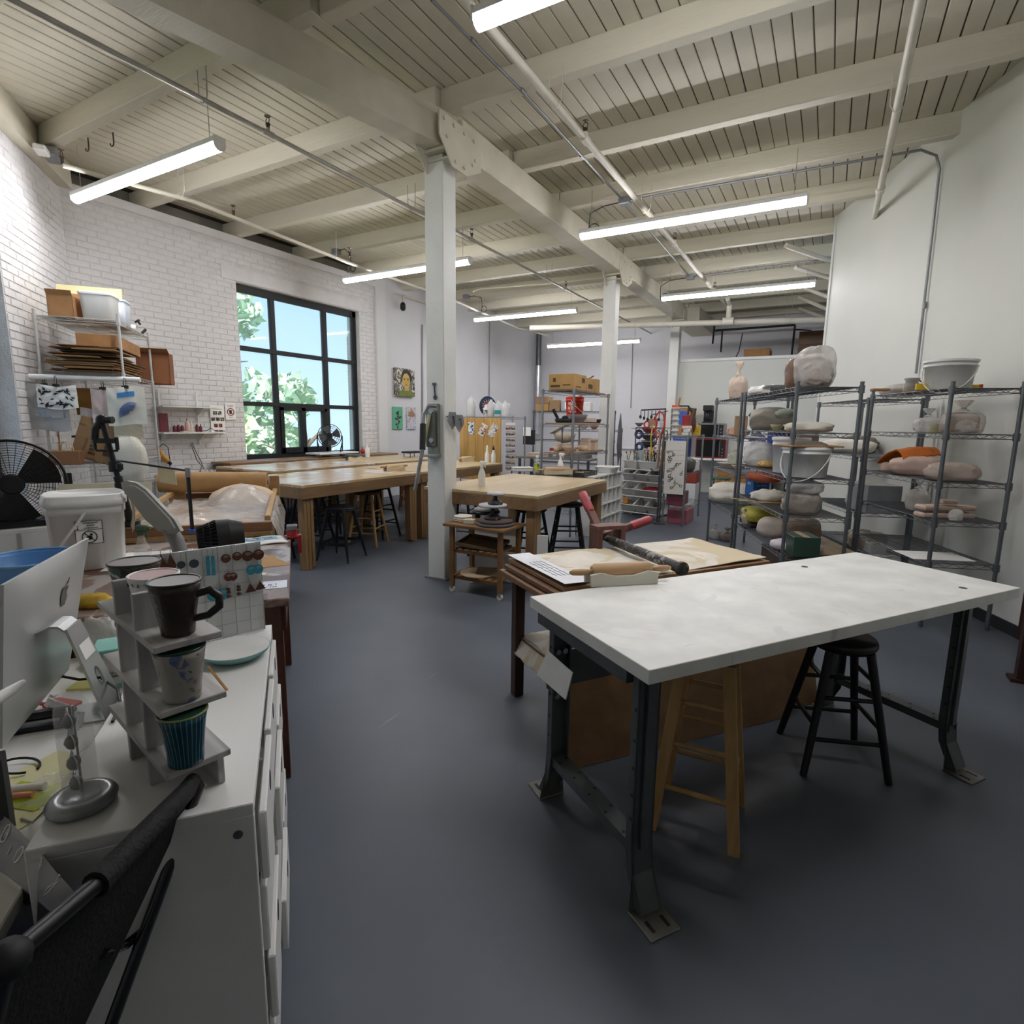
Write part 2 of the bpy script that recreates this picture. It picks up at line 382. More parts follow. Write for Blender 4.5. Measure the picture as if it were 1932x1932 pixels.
# brick courses on a wall face: the nearest 300 are separate, the rest joined
def bricks(wall, o, u, nrm, L, z1, hole, keep):
    """o corner, u along, nrm into the room; hole (s0,s1,z0,z1)"""
    ch, bl = .0724, .222; units = []
    nz = int(z1/ch)
    for r in range(nz):
        s = -(r % 2)*bl/2; z = r*ch
        while s < L:
            a, b = max(s,0.), min(s+bl, L); s += bl
            if b-a < .03: continue
            segs = [(a,b)]
            if hole and z+ch > hole[2]+.01 and z < hole[3]-.01:
                segs = [q for q in ((a,min(b,hole[0])),(max(a,hole[1]),b)) if q[1]-q[0] > .03]
            for q in segs: units.append((q[0],q[1],z))
    ang = math.atan2(u.y,u.x)
    def dist(q):
        p = o+u*((q[0]+q[1])/2)+V((0,0,q[2])); return (p-V((0,0,1.5))).length - (50 if keep(q,p) else 0)
    units.sort(key=dist)
    h = .006
    me = None; cnt = 0; rest = MB()
    for q in units:
        ln = q[1]-q[0]-.009; p = o+u*q[0]+V((0,0,q[2]+.004))
        dep = .007+random.uniform(-.003,.003)
        if cnt < 300:
            if me is None:
                bb = MB().box(0,-1,0, 1,0,ch-.008, 0)
                bb = MB()
                bb.add([(0,0,0),(1,0,0),(1,0,ch-.008),(0,0,ch-.008),(.03,1,.005),(.97,1,.005),(.97,1,ch-.013),(.03,1,ch-.013)],[(4,5,6,7),(0,1,5,4),(1,2,6,5),(2,3,7,6),(3,0,4,7)])
                ob = _link('brick', bb, brickm); me = ob.data
            else:
                ob = bpy.data.objects.new('brick', me); COL.objects.link(ob)
            sgn = 1 if (V((-u.y,u.x,0))).dot(nrm) > 0 else -1
            ob.parent = wall; ob.location = p; ob.rotation_euler = (0,0,ang); ob.scale = (ln, sgn*dep, 1); cnt += 1
        else:
            c = .005; e = nrm*dep; Z = V((0,0,1))
            a = p; b = p+u*ln; t = ch-.008
            rest.add([a,b,b+Z*t,a+Z*t, a+u*c+e+Z*c,b-u*c+e+Z*c,b-u*c+e+Z*(t-c),a+u*c+e+Z*(t-c)],[(4,5,6,7),(0,1,5,4),(1,2,6,5),(2,3,7,6),(3,0,4,7)])
    if rest.v:
        ro = _link('brick_courses', rest, brickm); ro.parent = wall; ro['kind'] = 'stuff'

# wall_far_left: painted brick wall with the big window
WY0, WY1, WZ0, WZ1 = 5.34, 7.755, .89, 3.44
b = MB()
b.box(XB-.3,3.0,0,XB,WY0,3.95).box(XB-.3,WY1,0,XB,8.2,3.95).box(XB-.3,WY0,0,XB,WY1,WZ0).box(XB-.3,WY0,WZ1,XB,WY1,3.95)
wfl = struct(b, 'wall_far_left', mortm)
bricks(wfl, V((XB,3.27,0)), V((0,1,0)), V((1,0,0)), 4.9, 3.95, (WY0-3.27,WY1-3.27,WZ0,WZ1+.2), lambda q,p: p.z > .8 and p.y < 5.6)
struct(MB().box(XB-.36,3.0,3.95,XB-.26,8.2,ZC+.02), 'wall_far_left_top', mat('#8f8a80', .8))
struct(MB().box(XB-.3,3.2,3.95,XB+.05,8.18,4.055,.008), 'trim_1', brickm)
struct(MB().box(XB-.02,5.11,3.45,XB+.022,7.97,3.64,.006), 'trim_2', brickm)
# white plaster continuation and its pilaster strip
struct(MB().box(XB-.3,8.2,0,XB-.02,YF+.1,ZC), 'wall_left_back', walll)
struct(MB().box(XB-.1,8.16,0,XB+.05,8.42,ZC,.01), 'trim_3', wallm)
struct(MB().box(XB-.3,YF,0,5,YF+.2,ZC), 'wall_back', walll)
# wall_left: near brick wall with window_2
S0, S1, V0, V1 = 1.66, 3.7, .75, 3.35
def lw(s, d, z): p = LO+LD*s+LN*d; return (p.x,p.y,z)
def lbox(mb, s0,s1,d0,d1,z0,z1):
    a = [lw(s0,d0,z0),lw(s1,d0,z0),lw(s1,d1,z0),lw(s0,d1,z0),lw(s0,d0,z1),lw(s1,d0,z1),lw(s1,d1,z1),lw(s0,d1,z1)]
    return mb.add(a,[(0,3,2,1),(4,5,6,7),(0,1,5,4),(1,2,6,5),(2,3,7,6),(3,0,4,7)])
b = MB()
lbox(b,-.3,S0,-.35,0,0,ZC); lbox(b,S1,9.9,-.35,0,0,ZC); lbox(b,S0,S1,-.35,0,0,V0); lbox(b,S0,S1,-.35,0,V1,ZC)
wl = struct(b, 'wall_left', mortm)
bricks(wl, LO, LD, LN, S0, 4.2, None, lambda q,p: 1.2 < p.z < 3.6 and q[0] > .3)
b = MB(); lbox(b,.0,3.0,0,.12,3.98,4.24)
struct(b, 'trim_4', joistm)
# window_2 in wall_left
w2 = struct(lbox(MB(), S0,S0+.09,-.24,-.17,V0,V1), 'window_2', BLACKM)
for (a0,a1,z0,z1) in ((S1-.09,S1,V0,V1),(S0,S1,V1-.1,V1),(S0,S1,V0,V0+.09),(S0,S1,1.93,2.0),(S0+1,S0+1.07,V0,V1),(S0,S1,2.62,2.68)):
    struct(lbox(MB(), a0,a1,-.235,-.175,z0,z1), 'frame_bar', BLACKM, w2)
glassm = mat('#eef4f6', .02, var=.01, alpha=.10, spec=.6)
for (a0,a1) in ((S0+.05,S0+1.03),(S0+1.03,S1-.05)):
    for (z0,z1) in ((V0+.05,1.96),(1.97,2.65),(2.66,V1-.05)):
        struct(lbox(MB(), a0,a1,-.212,-.206,z0,z1), 'pane', glassm, w2)
# window_1: black steel grid, three panes across and three up, a slider in the middle of the bottom row
fx0, fx1 = XB-.15, XB-.08
w1 = struct(MB().box(fx0,WY0,WZ0,fx1,WY0+.035,WZ1), 'window_1', BLACKM)
def bar(y0,y1,z0,z1,n='frame_bar',e=0): struct(MB().box(fx0-e,y0,z0,fx1+e,y1,z1,.004), n, BLACKM, w1)
bar(WY1-.09,WY1,WZ0,WZ1); bar(WY0,WY1,3.335,WZ1); bar(WY0,WY1,WZ0,.965)
bar(5.955,6.035,.96,3.34); bar(6.985,7.07,.96,3.34)
bar(WY0,WY1,2.51,2.575,'frame_bar',.004); bar(WY0,WY1,1.70,1.765,'frame_bar',.004)
bar(6.03,6.10,.96,1.70,'sash_bar',.02); bar(6.93,6.99,.96,1.70,'sash_bar',.02); bar(6.44,6.53,.96,1.7,'sash_bar',.02); bar(6.03,6.99,.96,1.05,'sash_bar',.02); bar(6.03,6.99,1.645,1.71,'sash_bar',.02)
ys = [(WY0+.03,5.96),(6.03,6.99),(7.06,7.68)]; zs = [(.96,1.70),(1.76,2.515),(2.57,3.34)]
for i,(a0,a1) in enumerate(ys):
    for j,(z0,z1) in enumerate(zs):
        if i == 1 and j == 0:
            for (c0,c1) in ((6.09,6.45),(6.52,6.94)): struct(MB().box(fx0+.02,c0,1.04,fx0+.026,c1,1.65), 'pane', glassm, w1)
        else: struct(MB().box(fx0+.03,a0,z0,fx0+.036,a1,z1), 'pane', glassm, w1)
struct(MB().box(XB-.16,WY0-.02,WZ0-.03,XB+.03,WY1+.02,WZ0+.0,.006), 'sill', brickm, w1)

# wall_right, its free end, door_1
def rw(s, d, z): p = RO+RD*s+RN*d; return (p.x,p.y,z)
def rbox(mb, s0,s1,d0,d1,z0,z1):
    a = [rw(s0,d0,z0),rw(s1,d0,z0),rw(s1,d1,z0),rw(s0,d1,z0),rw(s0,d0,z1),rw(s1,d0,z1),rw(s1,d1,z1),rw(s0,d1,z1)]
    return mb.add(a,[(0,1,2,3),(7,6,5,4),(4,5,1,0),(5,6,2,1),(6,7,3,2),(7,4,0,3)])
DS0, DS1 = -1.42, -.37      # door opening along the wall
wrm = mat('#dadbd4', .6, var=.015, sc=2)
b = MB(); rbox(b,DS1,3.70,-.14,0,0,ZC); rbox(b,-9.2,DS0,-.14,0,0,ZC); rbox(b,DS0,DS1,-.14,0,2.12,ZC)
struct(b, 'wall_right', wrm)
struct(rbox(MB(), 3.66,3.72,-.16,.012,0,ZC), 'trim_5', wallm)
doorm = wood('#4a2a20','#2e1812',2,'z',.4)
d1 = struct(rbox(MB(), DS0+.06,DS1-.06,-.07,-.02,.01,2.06), 'door_1', doorm)
struct(rbox(rbox(rbox(MB(), DS0,DS0+.06,-.15,.015,0,2.12), DS1-.06,DS1,-.15,.015,0,2.12), DS0,DS1,-.15,.015,2.06,2.12), 'door_frame', mat('#3a2019',.45), d1)
kp = V(rw(-.52,.0,1.0))
b = MB().cyl(kp-RN*.02,kp+RN*.03,.012); b.ell(tuple(kp+RN*.055),(.028,.028,.03),12,8); b.cyl(kp-RN*.02,kp-RN*.012,.032)
struct(b, 'door_knob', mat('#c9c9c9',.2,.9), d1)
struct(rbox(MB(), DS1,3.66,0,.012,0,.09), 'baseboard_right', mat('#2b2c2e',.5))
# half-height partition and its cap, closing walls out of view
struct(MB().box(-3.06,13.1,0,1.5,13.24,2.89), 'wall_partition', wrm)
struct(MB().box(-3.06,13.06,2.89,1.5,13.28,2.95,.006), 'trim_6', WHITE)
struct(MB().box(1.5,8.9,0,1.7,YF,ZC), 'wall_store_side', wallm)
struct(MB().box(.1,-3.3,0,5,-3.1,ZC), 'wall_behind', wallm)
struct(MB().box(4.4,-3.3,0,4.6,-2.2,ZC), 'wall_behind_side', wallm)

# columns with bolted steel caps
def column(x, y, zt=3.79):
    c = struct(MB().box(x-.1,y-.1,0,x+.1,y+.1,zt-.03,.008), 'column', colm)
    b = MB()
    for sx in (-1,1):
        px = x+.08+sx*.135
        pl = MB(); poly = [(-.30,.20),(.26,.20),(.32,.08),(.32,-.06),(.10,-.17),(-.12,-.17),(-.30,.02)]
        pl.prism(poly, (px-.006,y,3.79), (0,1,0),(0,0,1),(.012,0,0)); p = struct(pl, 'cap_plate', creamm, c)
        for (dy,dz) in ((-.24,.15),(-.1,.15),(.05,.15),(.2,.15),(-.2,.03),(.22,.0),(-.08,-.12),(.05,-.12),(.18,-.05)):
            b.cyl((px+sx*.006,y+dy,3.79+dz),(px+sx*.018,y+dy,3.79+dz),.014,n=6)
    struct(b, 'cap_bolts', creamm, c)
    b = MB().box(x-.12,y-.16,3.76,x+.2,y+.16,3.785).box(x-.12,y-.12,3.70,x+.2,y+.12,3.715); struct(b, 'bearing_plate', creamm, c)
    struct(MB().box(x-.125,y-.125,0,x+.125,y+.125,.015), 'base_plate', mat('#77797d',.6), c)
column(-3.18,4.28); column(-3.18,8.75); column(-3.18,13.0,3.7)

# ---- outside: lawn, trees and the brick corner of the building's own wing
O(MB().box(-60,-40,-3.4,-8.5,50,-3.2), 'lawn', 'sunlit green lawn outside below the brick-wall window', 'lawn', mat('#6f9a52',.9,var=.2,sc=2), kind='stuff')
wing = MB().box(-9.6,(-9.600,9.414,1.898)[1],-3.3,-8.0,9.4,3.35)
def brick_mat():
    m = mat('#8a6a55', .85, var=.101); n = m.node_tree; b = n.nodes['Principled BSDF']; L = n.links.new
    t = n.nodes.new('ShaderNodeTexCoord'); mp = n.nodes.new('ShaderNodeMapping'); mp.inputs['Rotation'].default_value = (PI/2,0,0); L(t.outputs['Object'], mp.inputs[0])
    z = n.nodes.new('ShaderNodeTexBrick'); z.inputs['Scale'].default_value = 1; z.inputs['Brick Width'].default_value = .22; z.inputs['Row Height'].default_value = .075; z.inputs['Mortar Size'].default_value = .008
    z.inputs['Color1'].default_value = lin('#7d5f4c'); z.inputs['Color2'].default_value = lin('#94735c'); z.inputs['Mortar'].default_value = lin('#c4b8a6'); L(mp.outputs[0], z.inputs[0]); L(z.outputs[0], b.inputs['Base Color'])
    return m
struct(wing, 'wall_outside_wing', brick_mat())
lf = mat('#c3d9b0', .6, var=.35, sc=1.5); lf2 = mat('#b4cfb0', .6, var=.35, sc=1.5); bark = mat('#6a5a48', .9, var=.2, sc=6, bump=.5)
def tree(x, y, zc, r, h, label, m, n=2600, seed=1):
    rnd = random.Random(seed); t = T('tree', label, 'tree', (x,y,-3.2))
    b = MB(); b.tube([(0,0,0),(.1,.05,h*.4),(0,.1,h*.75),(.1,0,h)], [.28,.22,.15,.05], 8)
    for k in range(7):
        a = k*2.4; z = h*(.45+.06*k); b.tube([(0,0,z),(math.cos(a)*r*.4,math.sin(a)*r*.4,z+.5),(math.cos(a)*r*.75,math.sin(a)*r*.75,z+.7)],[.09,.06,.02],5)
    P(b, 'trunk', bark, t)
    b = MB()
    blobs = [(rnd.gauss(0,r*.42),rnd.gauss(0,r*.42),zc+3.2+rnd.gauss(0,r*.34),rnd.uniform(.3,.5)*r) for _ in range(16)]
    for i in range(n):
        c = rnd.choice(blobs); d = V((rnd.gauss(0,1),rnd.gauss(0,1),rnd.gauss(0,1))).normalized()*c[3]*(rnd.random()**.33); p = V(c[:3])+d
        a = V((rnd.gauss(0,1),rnd.gauss(0,1),rnd.gauss(0,1))).normalized(); e = a.orthogonal().normalized(); l = rnd.uniform(.2,.38)
        b.add([p-a*l,p+e*l*.45,p+a*l,p-e*l*.45],[(0,1,2,3)])
    f = P(b, 'foliage', m, t); f['kind'] = 'stuff'
tree(-19,10.2,.2,3.3,7,'broad pale green tree, straight outside the middle pane', lf, 5200, 3)
tree(-17,7.4,-.6,2.5,5.5,'lower bushy tree outside the left pane, nearer the glass', lf2, 4200, 5)
tree(-23,14.4,1.2,3.6,8.2,'taller tree outside behind the brick wing corner', lf2, 5200, 8)
tree(-26,6.5,1.4,3.6,8.4,'tree at the left rear, topping out high in the left pane', lf, 4200, 11)
tree(-15,12.6,-1.5,2.2,4.6,'short shrub-like tree low outside the right pane', lf, 3600, 13)
tree(-13,-2,-.5,2.6,6,'leafy tree outside the near left window', lf2, 2200, 15)

# ================= CEILING FITTINGS =================
tubem = mat('#fdfbff', .4, var=.01, emit=TUBE)
housem = mat('#e4e4e2', .4, var=.03)
GALV = mat('#a9a7a0', .45, .3, .1, 12)
PIPEW = mat('#cfcabb', .5, var=.06, sc=6)
def make_light():
    t = T('tube_light', '', 'ceiling light', (0,0,0), 0, 'suspended tube lights')
    Lh = 1.14
    P(MB().box(-Lh,-.05,.0,Lh,.05,.055,.012), 'housing', housem, t)
    pts = []
    b = MB(); n = 8
    prof = [(math.cos(PI+PI*i/n)*.046, math.sin(PI+PI*i/n)*.042) for i in range(n+1)]
    b.prism(prof, (-Lh+.012,0,-.002), (0,1,0),(0,0,1),(2*Lh-.024,0,0)); P(b, 'diffuser', tubem, t)
    for s in (-1,1):
        P(MB().prism([(p[0]*1.06,p[1]*1.06) for p in prof]+[(.05,.056),(-.05,.056)][:2], (s*Lh-.006,0,0), (0,1,0),(0,0,1),(.012,0,0)), 'end_cap', housem, t)
        P(MB().cyl((s*(Lh-.12),0,.05),(s*(Lh-.12),0,.46),.0035,n=6), 'suspension_rod', GALV, t)
    return t
_l0 = make_light()
def put_light(p, label, first=False, z=3.6, rz=0):
    o = _l0 if first else dup(_l0, (0,0,0), 0)
    o.location = (p[0]+1.14*math.cos(rz), p[1]+1.14*math.sin(rz), z); o.rotation_euler = (0,0,rz); o['label'] = label
put_light((-6.601,2.972,3.600), 'tube light nearest the brick corner, hung beside the left wall', True)
put_light((-6.611,6.478,3.600), 'tube light over the tables by the window, crossed by the first column')
put_light((-6.612,10.067,3.600), 'tube light farther back, beyond the first column on its right')
put_light((-6.149,12.600,3.350), 'farthest tube light, low at the back, crossed by the second column', z=3.35)
put_light((-1.829,2.794,3.600), 'tube light at the top edge, nearest overhead, over the white table')
put_light((-2.652,6.217,3.600), 'tube light over the slab roller, right of the girder')
put_light((-2.660,9.778,3.600), 'tube light in front of the half-height partition')

# sprinkler lines
def upright_head(b, p, up=1):
    x,y,z = p
    b.cyl((x,y,z),(x,y,z+.05*up),.014,n=8); b.cyl((x,y,z+.05*up),(x,y,z+.065*up),.02,n=6)
    b.tube([(x-.012,y,z+.06*up),(x-.022,y,z+.09*up),(x,y,z+.115*up)],.004,4); b.tube([(x+.012,y,z+.06*up),(x+.022,y,z+.09*up),(x,y,z+.115*up)],.004,4)
    b.cyl((x,y,z+.115*up),(x,y,z+.12*up),.026,n=8)
headm = mat('#4b4036', .5, .4)
def hanger(b, x, y, z, r, dy=0):
    b.tube([(x-.055,y,4.1),(x-.05,y,z+.02),(x-.02,y,z-r-.004),(x+.02,y,z-r-.004),(x+.05,y,z+.02),(x+.055,y,4.1)],.004,5)
def sprinkler(label, x, y0, y1, z, r, heads, hangs, m=GALV, group=None, n='sprinkler_pipe'):
    t = T(n, label, 'sprinkler pipe', (x,y0,z), 0)
    P(MB().cyl((x,y0,z),(x,y1,z),r,n=12), 'pipe', m, t, world=True)
    for y in heads:
        b = MB(); upright_head(b,(x,y,z+r*.7)); P(b,'sprinkler_head',headm,t,world=True)
        P(MB().cyl((x,y-.05,z),(x,y+.05,z),r*1.35,n=12).cyl((x,y,z),(x,y,z+r+.025),r*.8,n=10),'tee_fitting',m,t,world=True)
    for y in hangs:
        b = MB(); hanger(b,x,y,z,r); P(b,'hanger',m,t,world=True)
    return t
sprinkler('thin galvanised sprinkler line along the left half of the ceiling, passing behind the first column', -4.29, 1.0, 14.9, 3.85, .018,
    [(-4.218,3.398,3.850)[1],(-4.274,6.452,3.850)[1],(-4.286,9.455,3.850)[1]], [(-4.257,2.842,3.850)[1],(-4.286,5.240,3.850)[1],(-4.282,8.757,3.850)[1]])
sprinkler('white sprinkler line right of the girder, running under the nearest tube light', -2.0, 1.0, (-1.993,12.334,3.850)[1], 3.85, .027,
    [(-1.990,4.714,3.850)[1],(-2.012,7.824,3.850)[1],(-2.016,10.748,3.850)[1]], [(-2.004,4.130,3.850)[1],(-1.997,6.496,3.850)[1],(-2.011,10.321,3.850)[1]], PIPEW)
t = sprinkler('white pipe at the right, running straight into the plain right wall', .225, .5, 7.9, 3.86, .03, [], [(0.214,5.374,3.850)[1]], PIPEW, n='sprinkler_pipe')
P(MB().cyl((.225,7.0,3.86),(.225,7.12,3.86),.042,n=12), 'coupling', PIPEW, t, world=True)
b = MB(); pc = [(-6.242,2.732,3.740), (-6.027,3.775,3.750), (-6.271,6.198,3.750), (-6.322,8.640,3.750), (-6.745,12.093,3.750), (-6.6,13.6,3.75)]
t = T('sprinkler_pipe', 'white sprinkler line just inside the brick window wall', 'sprinkler pipe', pc[0])
P(MB().tube(pc,.022,8), 'pipe', PIPEW, t, world=True)
for q in (pc[0], (-6.093,4.306,3.750), (-6.060,6.042,3.750)):
    b = MB(); upright_head(b,(q[0],q[1],q[2]+.01)); P(b,'sprinkler_head',headm,t,world=True)
for q in ((-5.931,3.625,3.750), (-6.222,5.904,3.750)):
    b = MB(); hanger(b,q[0],q[1],q[2],.022); P(b,'hanger',GALV,t,world=True)
# cross main with its drop
t = T('water_main', 'thick white pipe crossing the room below the joists at the back', 'pipe', (-5.770,10.927,3.500))
P(MB().cyl((-5.770,10.927,3.500), (-0.019,12.488,3.500), .055, n=14), 'pipe', PIPEW, t, world=True)
q = V((-1.906,11.844,3.500))
P(MB().cyl(q-V((.1,0,0)),q+V((.1,0,0)),.072,n=14).cyl(q,q+V((0,0,.3)),.05,n=12).cyl(q+V((0,0,.3)),q+V((0,-.25,.36)),.04,n=12), 'tee_fitting', PIPEW, t, world=True)
for px in ((1262,612),(1487,604)):
    b = MB(); h = (-3.018,11.714,3.500) if px[0]==1262 else (-0.880,12.203,3.500); hanger(b,h[0],h[1],h[2],.06); P(b,'hanger',GALV,t,world=True)

# electrical conduit, boxes and cords
CON = mat('#8d8f93', .4, .6, .08, 12)
t = T('conduit', 'thin grey conduit parallel to the white sprinkler line, on the joists', 'conduit', (-2.341,3.076,4.030))
P(MB().tube([(-2.341,3.076,4.030), (-2.304,4.171,4.030), (-2.296,6.488,4.030), (-2.339,10.235,4.030)], .011, 6), 'pipe', CON, t, world=True)
for i, q in enumerate(((-2.322,3.508,4.030), (-2.300,4.165,4.030), (-2.307,5.376,4.030))):
    P(MB().cyl((q[0],q[1]-.03,q[2]),(q[0],q[1]+.03,q[2]),.016,n=8), 'coupling', CON, t, world=True)
def cord_box(p, pts, label):
    t = T('junction_box', label, 'junction box', p)
    P(MB().cbox((p[0],p[1],p[2]),(.13,.11,.08),.012), 'box', CON, t, world=True)
    P(MB().tube(pts,.006,6), 'cord', BLACKM, t, world=True)
def loop(a, c, e, r=.07, n=14, ax=V((1,0,0))):
    c = V(c); return [a]+[c+ax*r*math.cos(PI+2*PI*i/n)+V((0,0,r*math.sin(-PI-2*PI*i/n))) for i in range(n+1)]+[e]
p = (-2.278,6.587,4.020)
cord_box(p, [p,(p[0]-.25,p[1]+.02,p[2]-.0),(p[0]-.42,p[1],p[2]-.06),(p[0]-.43,p[1],p[2]-.2)]+loop((p[0]-.43,p[1],p[2]-.24),(p[0]-.36,p[1]-.02,p[2]-.26),(p[0]-.34,p[1]-.25,3.66)), 'grey junction box over the slab roller light, with a looped black cord')
p = (-2.336,10.308,4.020)
cord_box(p, [p,(p[0]-.35,p[1],p[2]-.02),(p[0]-.5,p[1],p[2]-.1),(p[0]-.5,p[1],p[2]-.25)]+loop((p[0]-.5,p[1],p[2]-.26),(p[0]-.42,p[1]-.02,p[2]-.3),(p[0]-.44,p[1]-.2,3.66)), 'grey junction box over the partition light, with a looped black cord')
p = (-6.749,6.449,4.020)
cord_box(p, [p,(p[0]+.18,p[1],p[2]+.02),(p[0]+.3,p[1],p[2]-.08),(p[0]+.3,p[1],p[2]-.25)]+loop((p[0]+.3,p[1],p[2]-.26),(p[0]+.36,p[1]-.02,p[2]-.28),(p[0]+.33,p[1]-.1,3.66),.05), 'grey junction box above the window-table light, with a looped black cord')
p = (-6.689,9.868,4.020)
cord_box(p, [p,(p[0]+.2,p[1],p[2]),(p[0]+.36,p[1],p[2]-.05),(p[0]+.38,p[1],p[2]-.2)]+loop((p[0]+.38,p[1],p[2]-.22),(p[0]+.44,p[1]-.02,p[2]-.28),(p[0]+.42,p[1]-.1,3.66),.06), 'junction box at the back, above the light beyond the first column')
t = T('conduit', 'grey conduit crossing under a joist then bending down the plain right wall', 'conduit', (-2.210,6.588,4.020))
q0 = V((0.663,6.745,3.937)); q1 = V((0.675,6.716,2.018))
P(MB().tube([(-2.210,6.588,4.020), (-1.904,6.578,4.020), (-0.583,6.642,4.020), (0.096,6.664,4.020), (0.500,6.678,4.020), tuple(q0+V((-.04,-.02,.03))), tuple(q0-V((0,0,.08))), tuple(q1)], .013, 6), 'pipe', CON, t, world=True)
P(MB().cyl(tuple(q1+V((0,0,.6))),tuple(q1+V((0,0,.66))),.018,n=8), 'coupling', CON, t, world=True)
t = T('conduit', 'grey conduit running right from the partition light box to the wall end', 'conduit', (-2.248,10.313,4.020))
P(MB().tube([(-2.248,10.313,4.020), (-1.165,10.192,4.020), (-0.230,10.141,4.020)], .012, 6), 'pipe', CON, t, world=True)
t = T('conduit', 'bent white conduit under a far joist, left of the second column', 'conduit', (-6.460,9.718,4.020))
P(MB().tube([(-6.264,9.461,4.000), (-6.123,9.487,4.040), (-4.797,9.681,4.040), (-3.684,9.729,4.040)], .014, 6), 'pipe', PIPEW, t, world=True)
# slanting struts between joists and the end of the right wall
for i,(a,bb,lab) in enumerate((((-0.777,9.146,4.020),(0.019,9.900,3.813),'uppermost slanting white strut left of the right wall end'),((-0.720,10.450,4.020),(-0.017,11.200,3.879),'second slanting white strut down, left of the right wall end'),
    ((-0.686,11.882,4.020),(-0.003,11.600,3.630),'third slanting white strut down, beside the partition light'),((-0.760,12.812,4.020),(-0.016,11.900,3.478),'fourth slanting white strut down, above the thick cross pipe'),((-0.794,13.882,4.000),(-0.055,12.200,3.401),'lowest slanting white strut, just above the thick cross pipe'))):
    O(MB().cyl(a,bb,.035,n=10), 'strut', lab, 'strut', PIPEW, loc=a, world=True)
# emergency unit, hooks, little wall lamp
t = T('emergency_light', 'grey emergency light box in the corner above the brick walls', 'emergency light', (-6.785,2.888,3.980))
p = V((-6.785,2.888,3.980)); P(MB().at(tuple(p),-.6).cbox((0,0,.02),(.24,.12,.09),.012), 'box', CON, t, world=True)
P(MB().at(tuple(p),-.6).cbox((.18,-.04,-.02),(.16,.1,.06),.012), 'lens', WHITE, t, world=True)
for q,lab in (((-6.236,2.958,4.050),'J-shaped wire hook under the first joist, nearer the corner'),((-5.920,3.018,4.050),'J-shaped wire hook under the first joist, farther from the corner')):
    O(MB().tube([(q[0],q[1],4.06),(q[0],q[1],3.98)]+[(q[0]-.03+.03*math.cos(-i*PI/6),q[1],3.98+.03*math.sin(-i*PI/6)) for i in range(7)],.006,5), 'hook', lab, 'hook', headm, loc=(q[0],q[1],4.06), world=True)
t = T('wall_lamp', 'small dark lamp on a bent white pipe, high on the white left wall', 'wall lamp', (-7.550,8.911,3.797))
a = (-7.500,8.855,3.901); c = (-7.600,9.784,3.940)
P(MB().tube([c,(a[0],a[1]+.03,a[2]+.02),a,(a[0],a[1],a[2]-.12)],.02,7), 'arm', PIPEW, t, world=True)
P(MB().lathe([(.02,0),(.05,-.03),(.055,-.12),(.03,-.16),(0,-.16)],(a[0],a[1],a[2]-.1),10), 'lamp_head', BLACKM, t, world=True)
# surface wires and ducts on the white walls
for (a,c,lab,r) in (((-7.600,9.581,3.501),(-7.600,9.533,1.108),'vertical conduit on the white left wall beside the portrait',.014),((-7.600,12.242,3.983),(-7.600,12.243,1.858),'vertical conduit on the white left wall above the jugs',.012),
    ((-4.783,14.930,3.736),(-4.753,14.930,1.931),'vertical conduit on the back wall right of the second column',.012)):
    O(MB().cyl(a,c,r,n=6), 'conduit', lab, 'conduit', CON, loc=a, world=True)
a = (-7.450,14.662,4.033); c = (-7.450,14.509,2.222)
t = T('duct', 'silver foil duct running down in the far left corner', 'duct', c)
P(MB().cyl(a,(a[0],a[1],a[2]-.9),.07,n=12), 'upper_pipe', STEELD, t, world=True)
P(MB().tube([(a[0],a[1],a[2]-.9+(-.05*i)) for i in range(40)],[.075+.006*(i%2) for i in range(40)],12), 'foil_hose', mat('#c6c8ca',.3,.8), t, world=True)
# things stored above the partition
t = T('pipework', 'black iron pipework with open drops above the half-height partition', 'pipe', (-2.578,14.200,3.703))
a = V((-2.602,14.200,3.705)); c = V((-0.877,14.200,3.715))
b = MB().cyl(a,c,.025,n=8).cyl(a+V((.02,0,.25)),a+V((0,0,-.3)),.022,n=8).cyl(a+V((.2,0,0)),a+V((.2,0,-.5)),.02,n=8).cyl(c,c+V((-.02,0,-.9)),.022,n=8)
P(b, 'pipe', BLACKM, t, world=True)
P(MB().tube([c+V((0,0,-.1)),c+V((.3,.1,-.12)),c+V((.6,.1,-.3)),c+V((.75,.1,-.6))],.015,6), 'hose', BLACKM, t, world=True)
P(MB().tube([a+V((.65,0,-.1)),a+V((.6,0,-.5)),a+V((.4,0,-.95))],.012,6), 'cable', BLACKM, t, world=True)
a = (-0.749,13.900,3.097); c = (-0.141,13.900,3.457)
t = T('wooden_crate', 'brown wooden crate above the partition, tucked beside the right wall', 'crate', a)
wd_b = wood('#6b4a2c','#4a311c',2,'x')
P(MB().box(a[0],13.9,2.55,c[0]+.3,14.5,c[2]), 'crate_body', wd_b, t, world=True)
for i in range(3): P(MB().box(a[0]-.01,13.88,2.6+.32*i,c[0]+.3,13.9,2.88+.32*i,.004), 'plank', wd_b, t, world=True)
a = (-1.842,13.800,3.092); c = (-1.305,13.800,3.191)
t = T('cardboard_box', 'flat brown box standing above the partition, under the black pipes', 'box', (a[0],13.8,2.55))
P(MB().box(a[0],13.8,2.55,c[0],14.3,c[2],.01), 'carton', CARD, t, world=True)
P(MB().box(a[0],13.79,c[2]-.005,c[0],13.95,c[2]+.004), 'flap', CARD, t, world=True)
O(MB().box(-3.0,13.25,2.45,1.45,14.9,2.55), 'storage_deck', 'plywood loft deck behind the partition, carrying the crate', 'loft deck', wood('#8d7350','#6b5436',2))

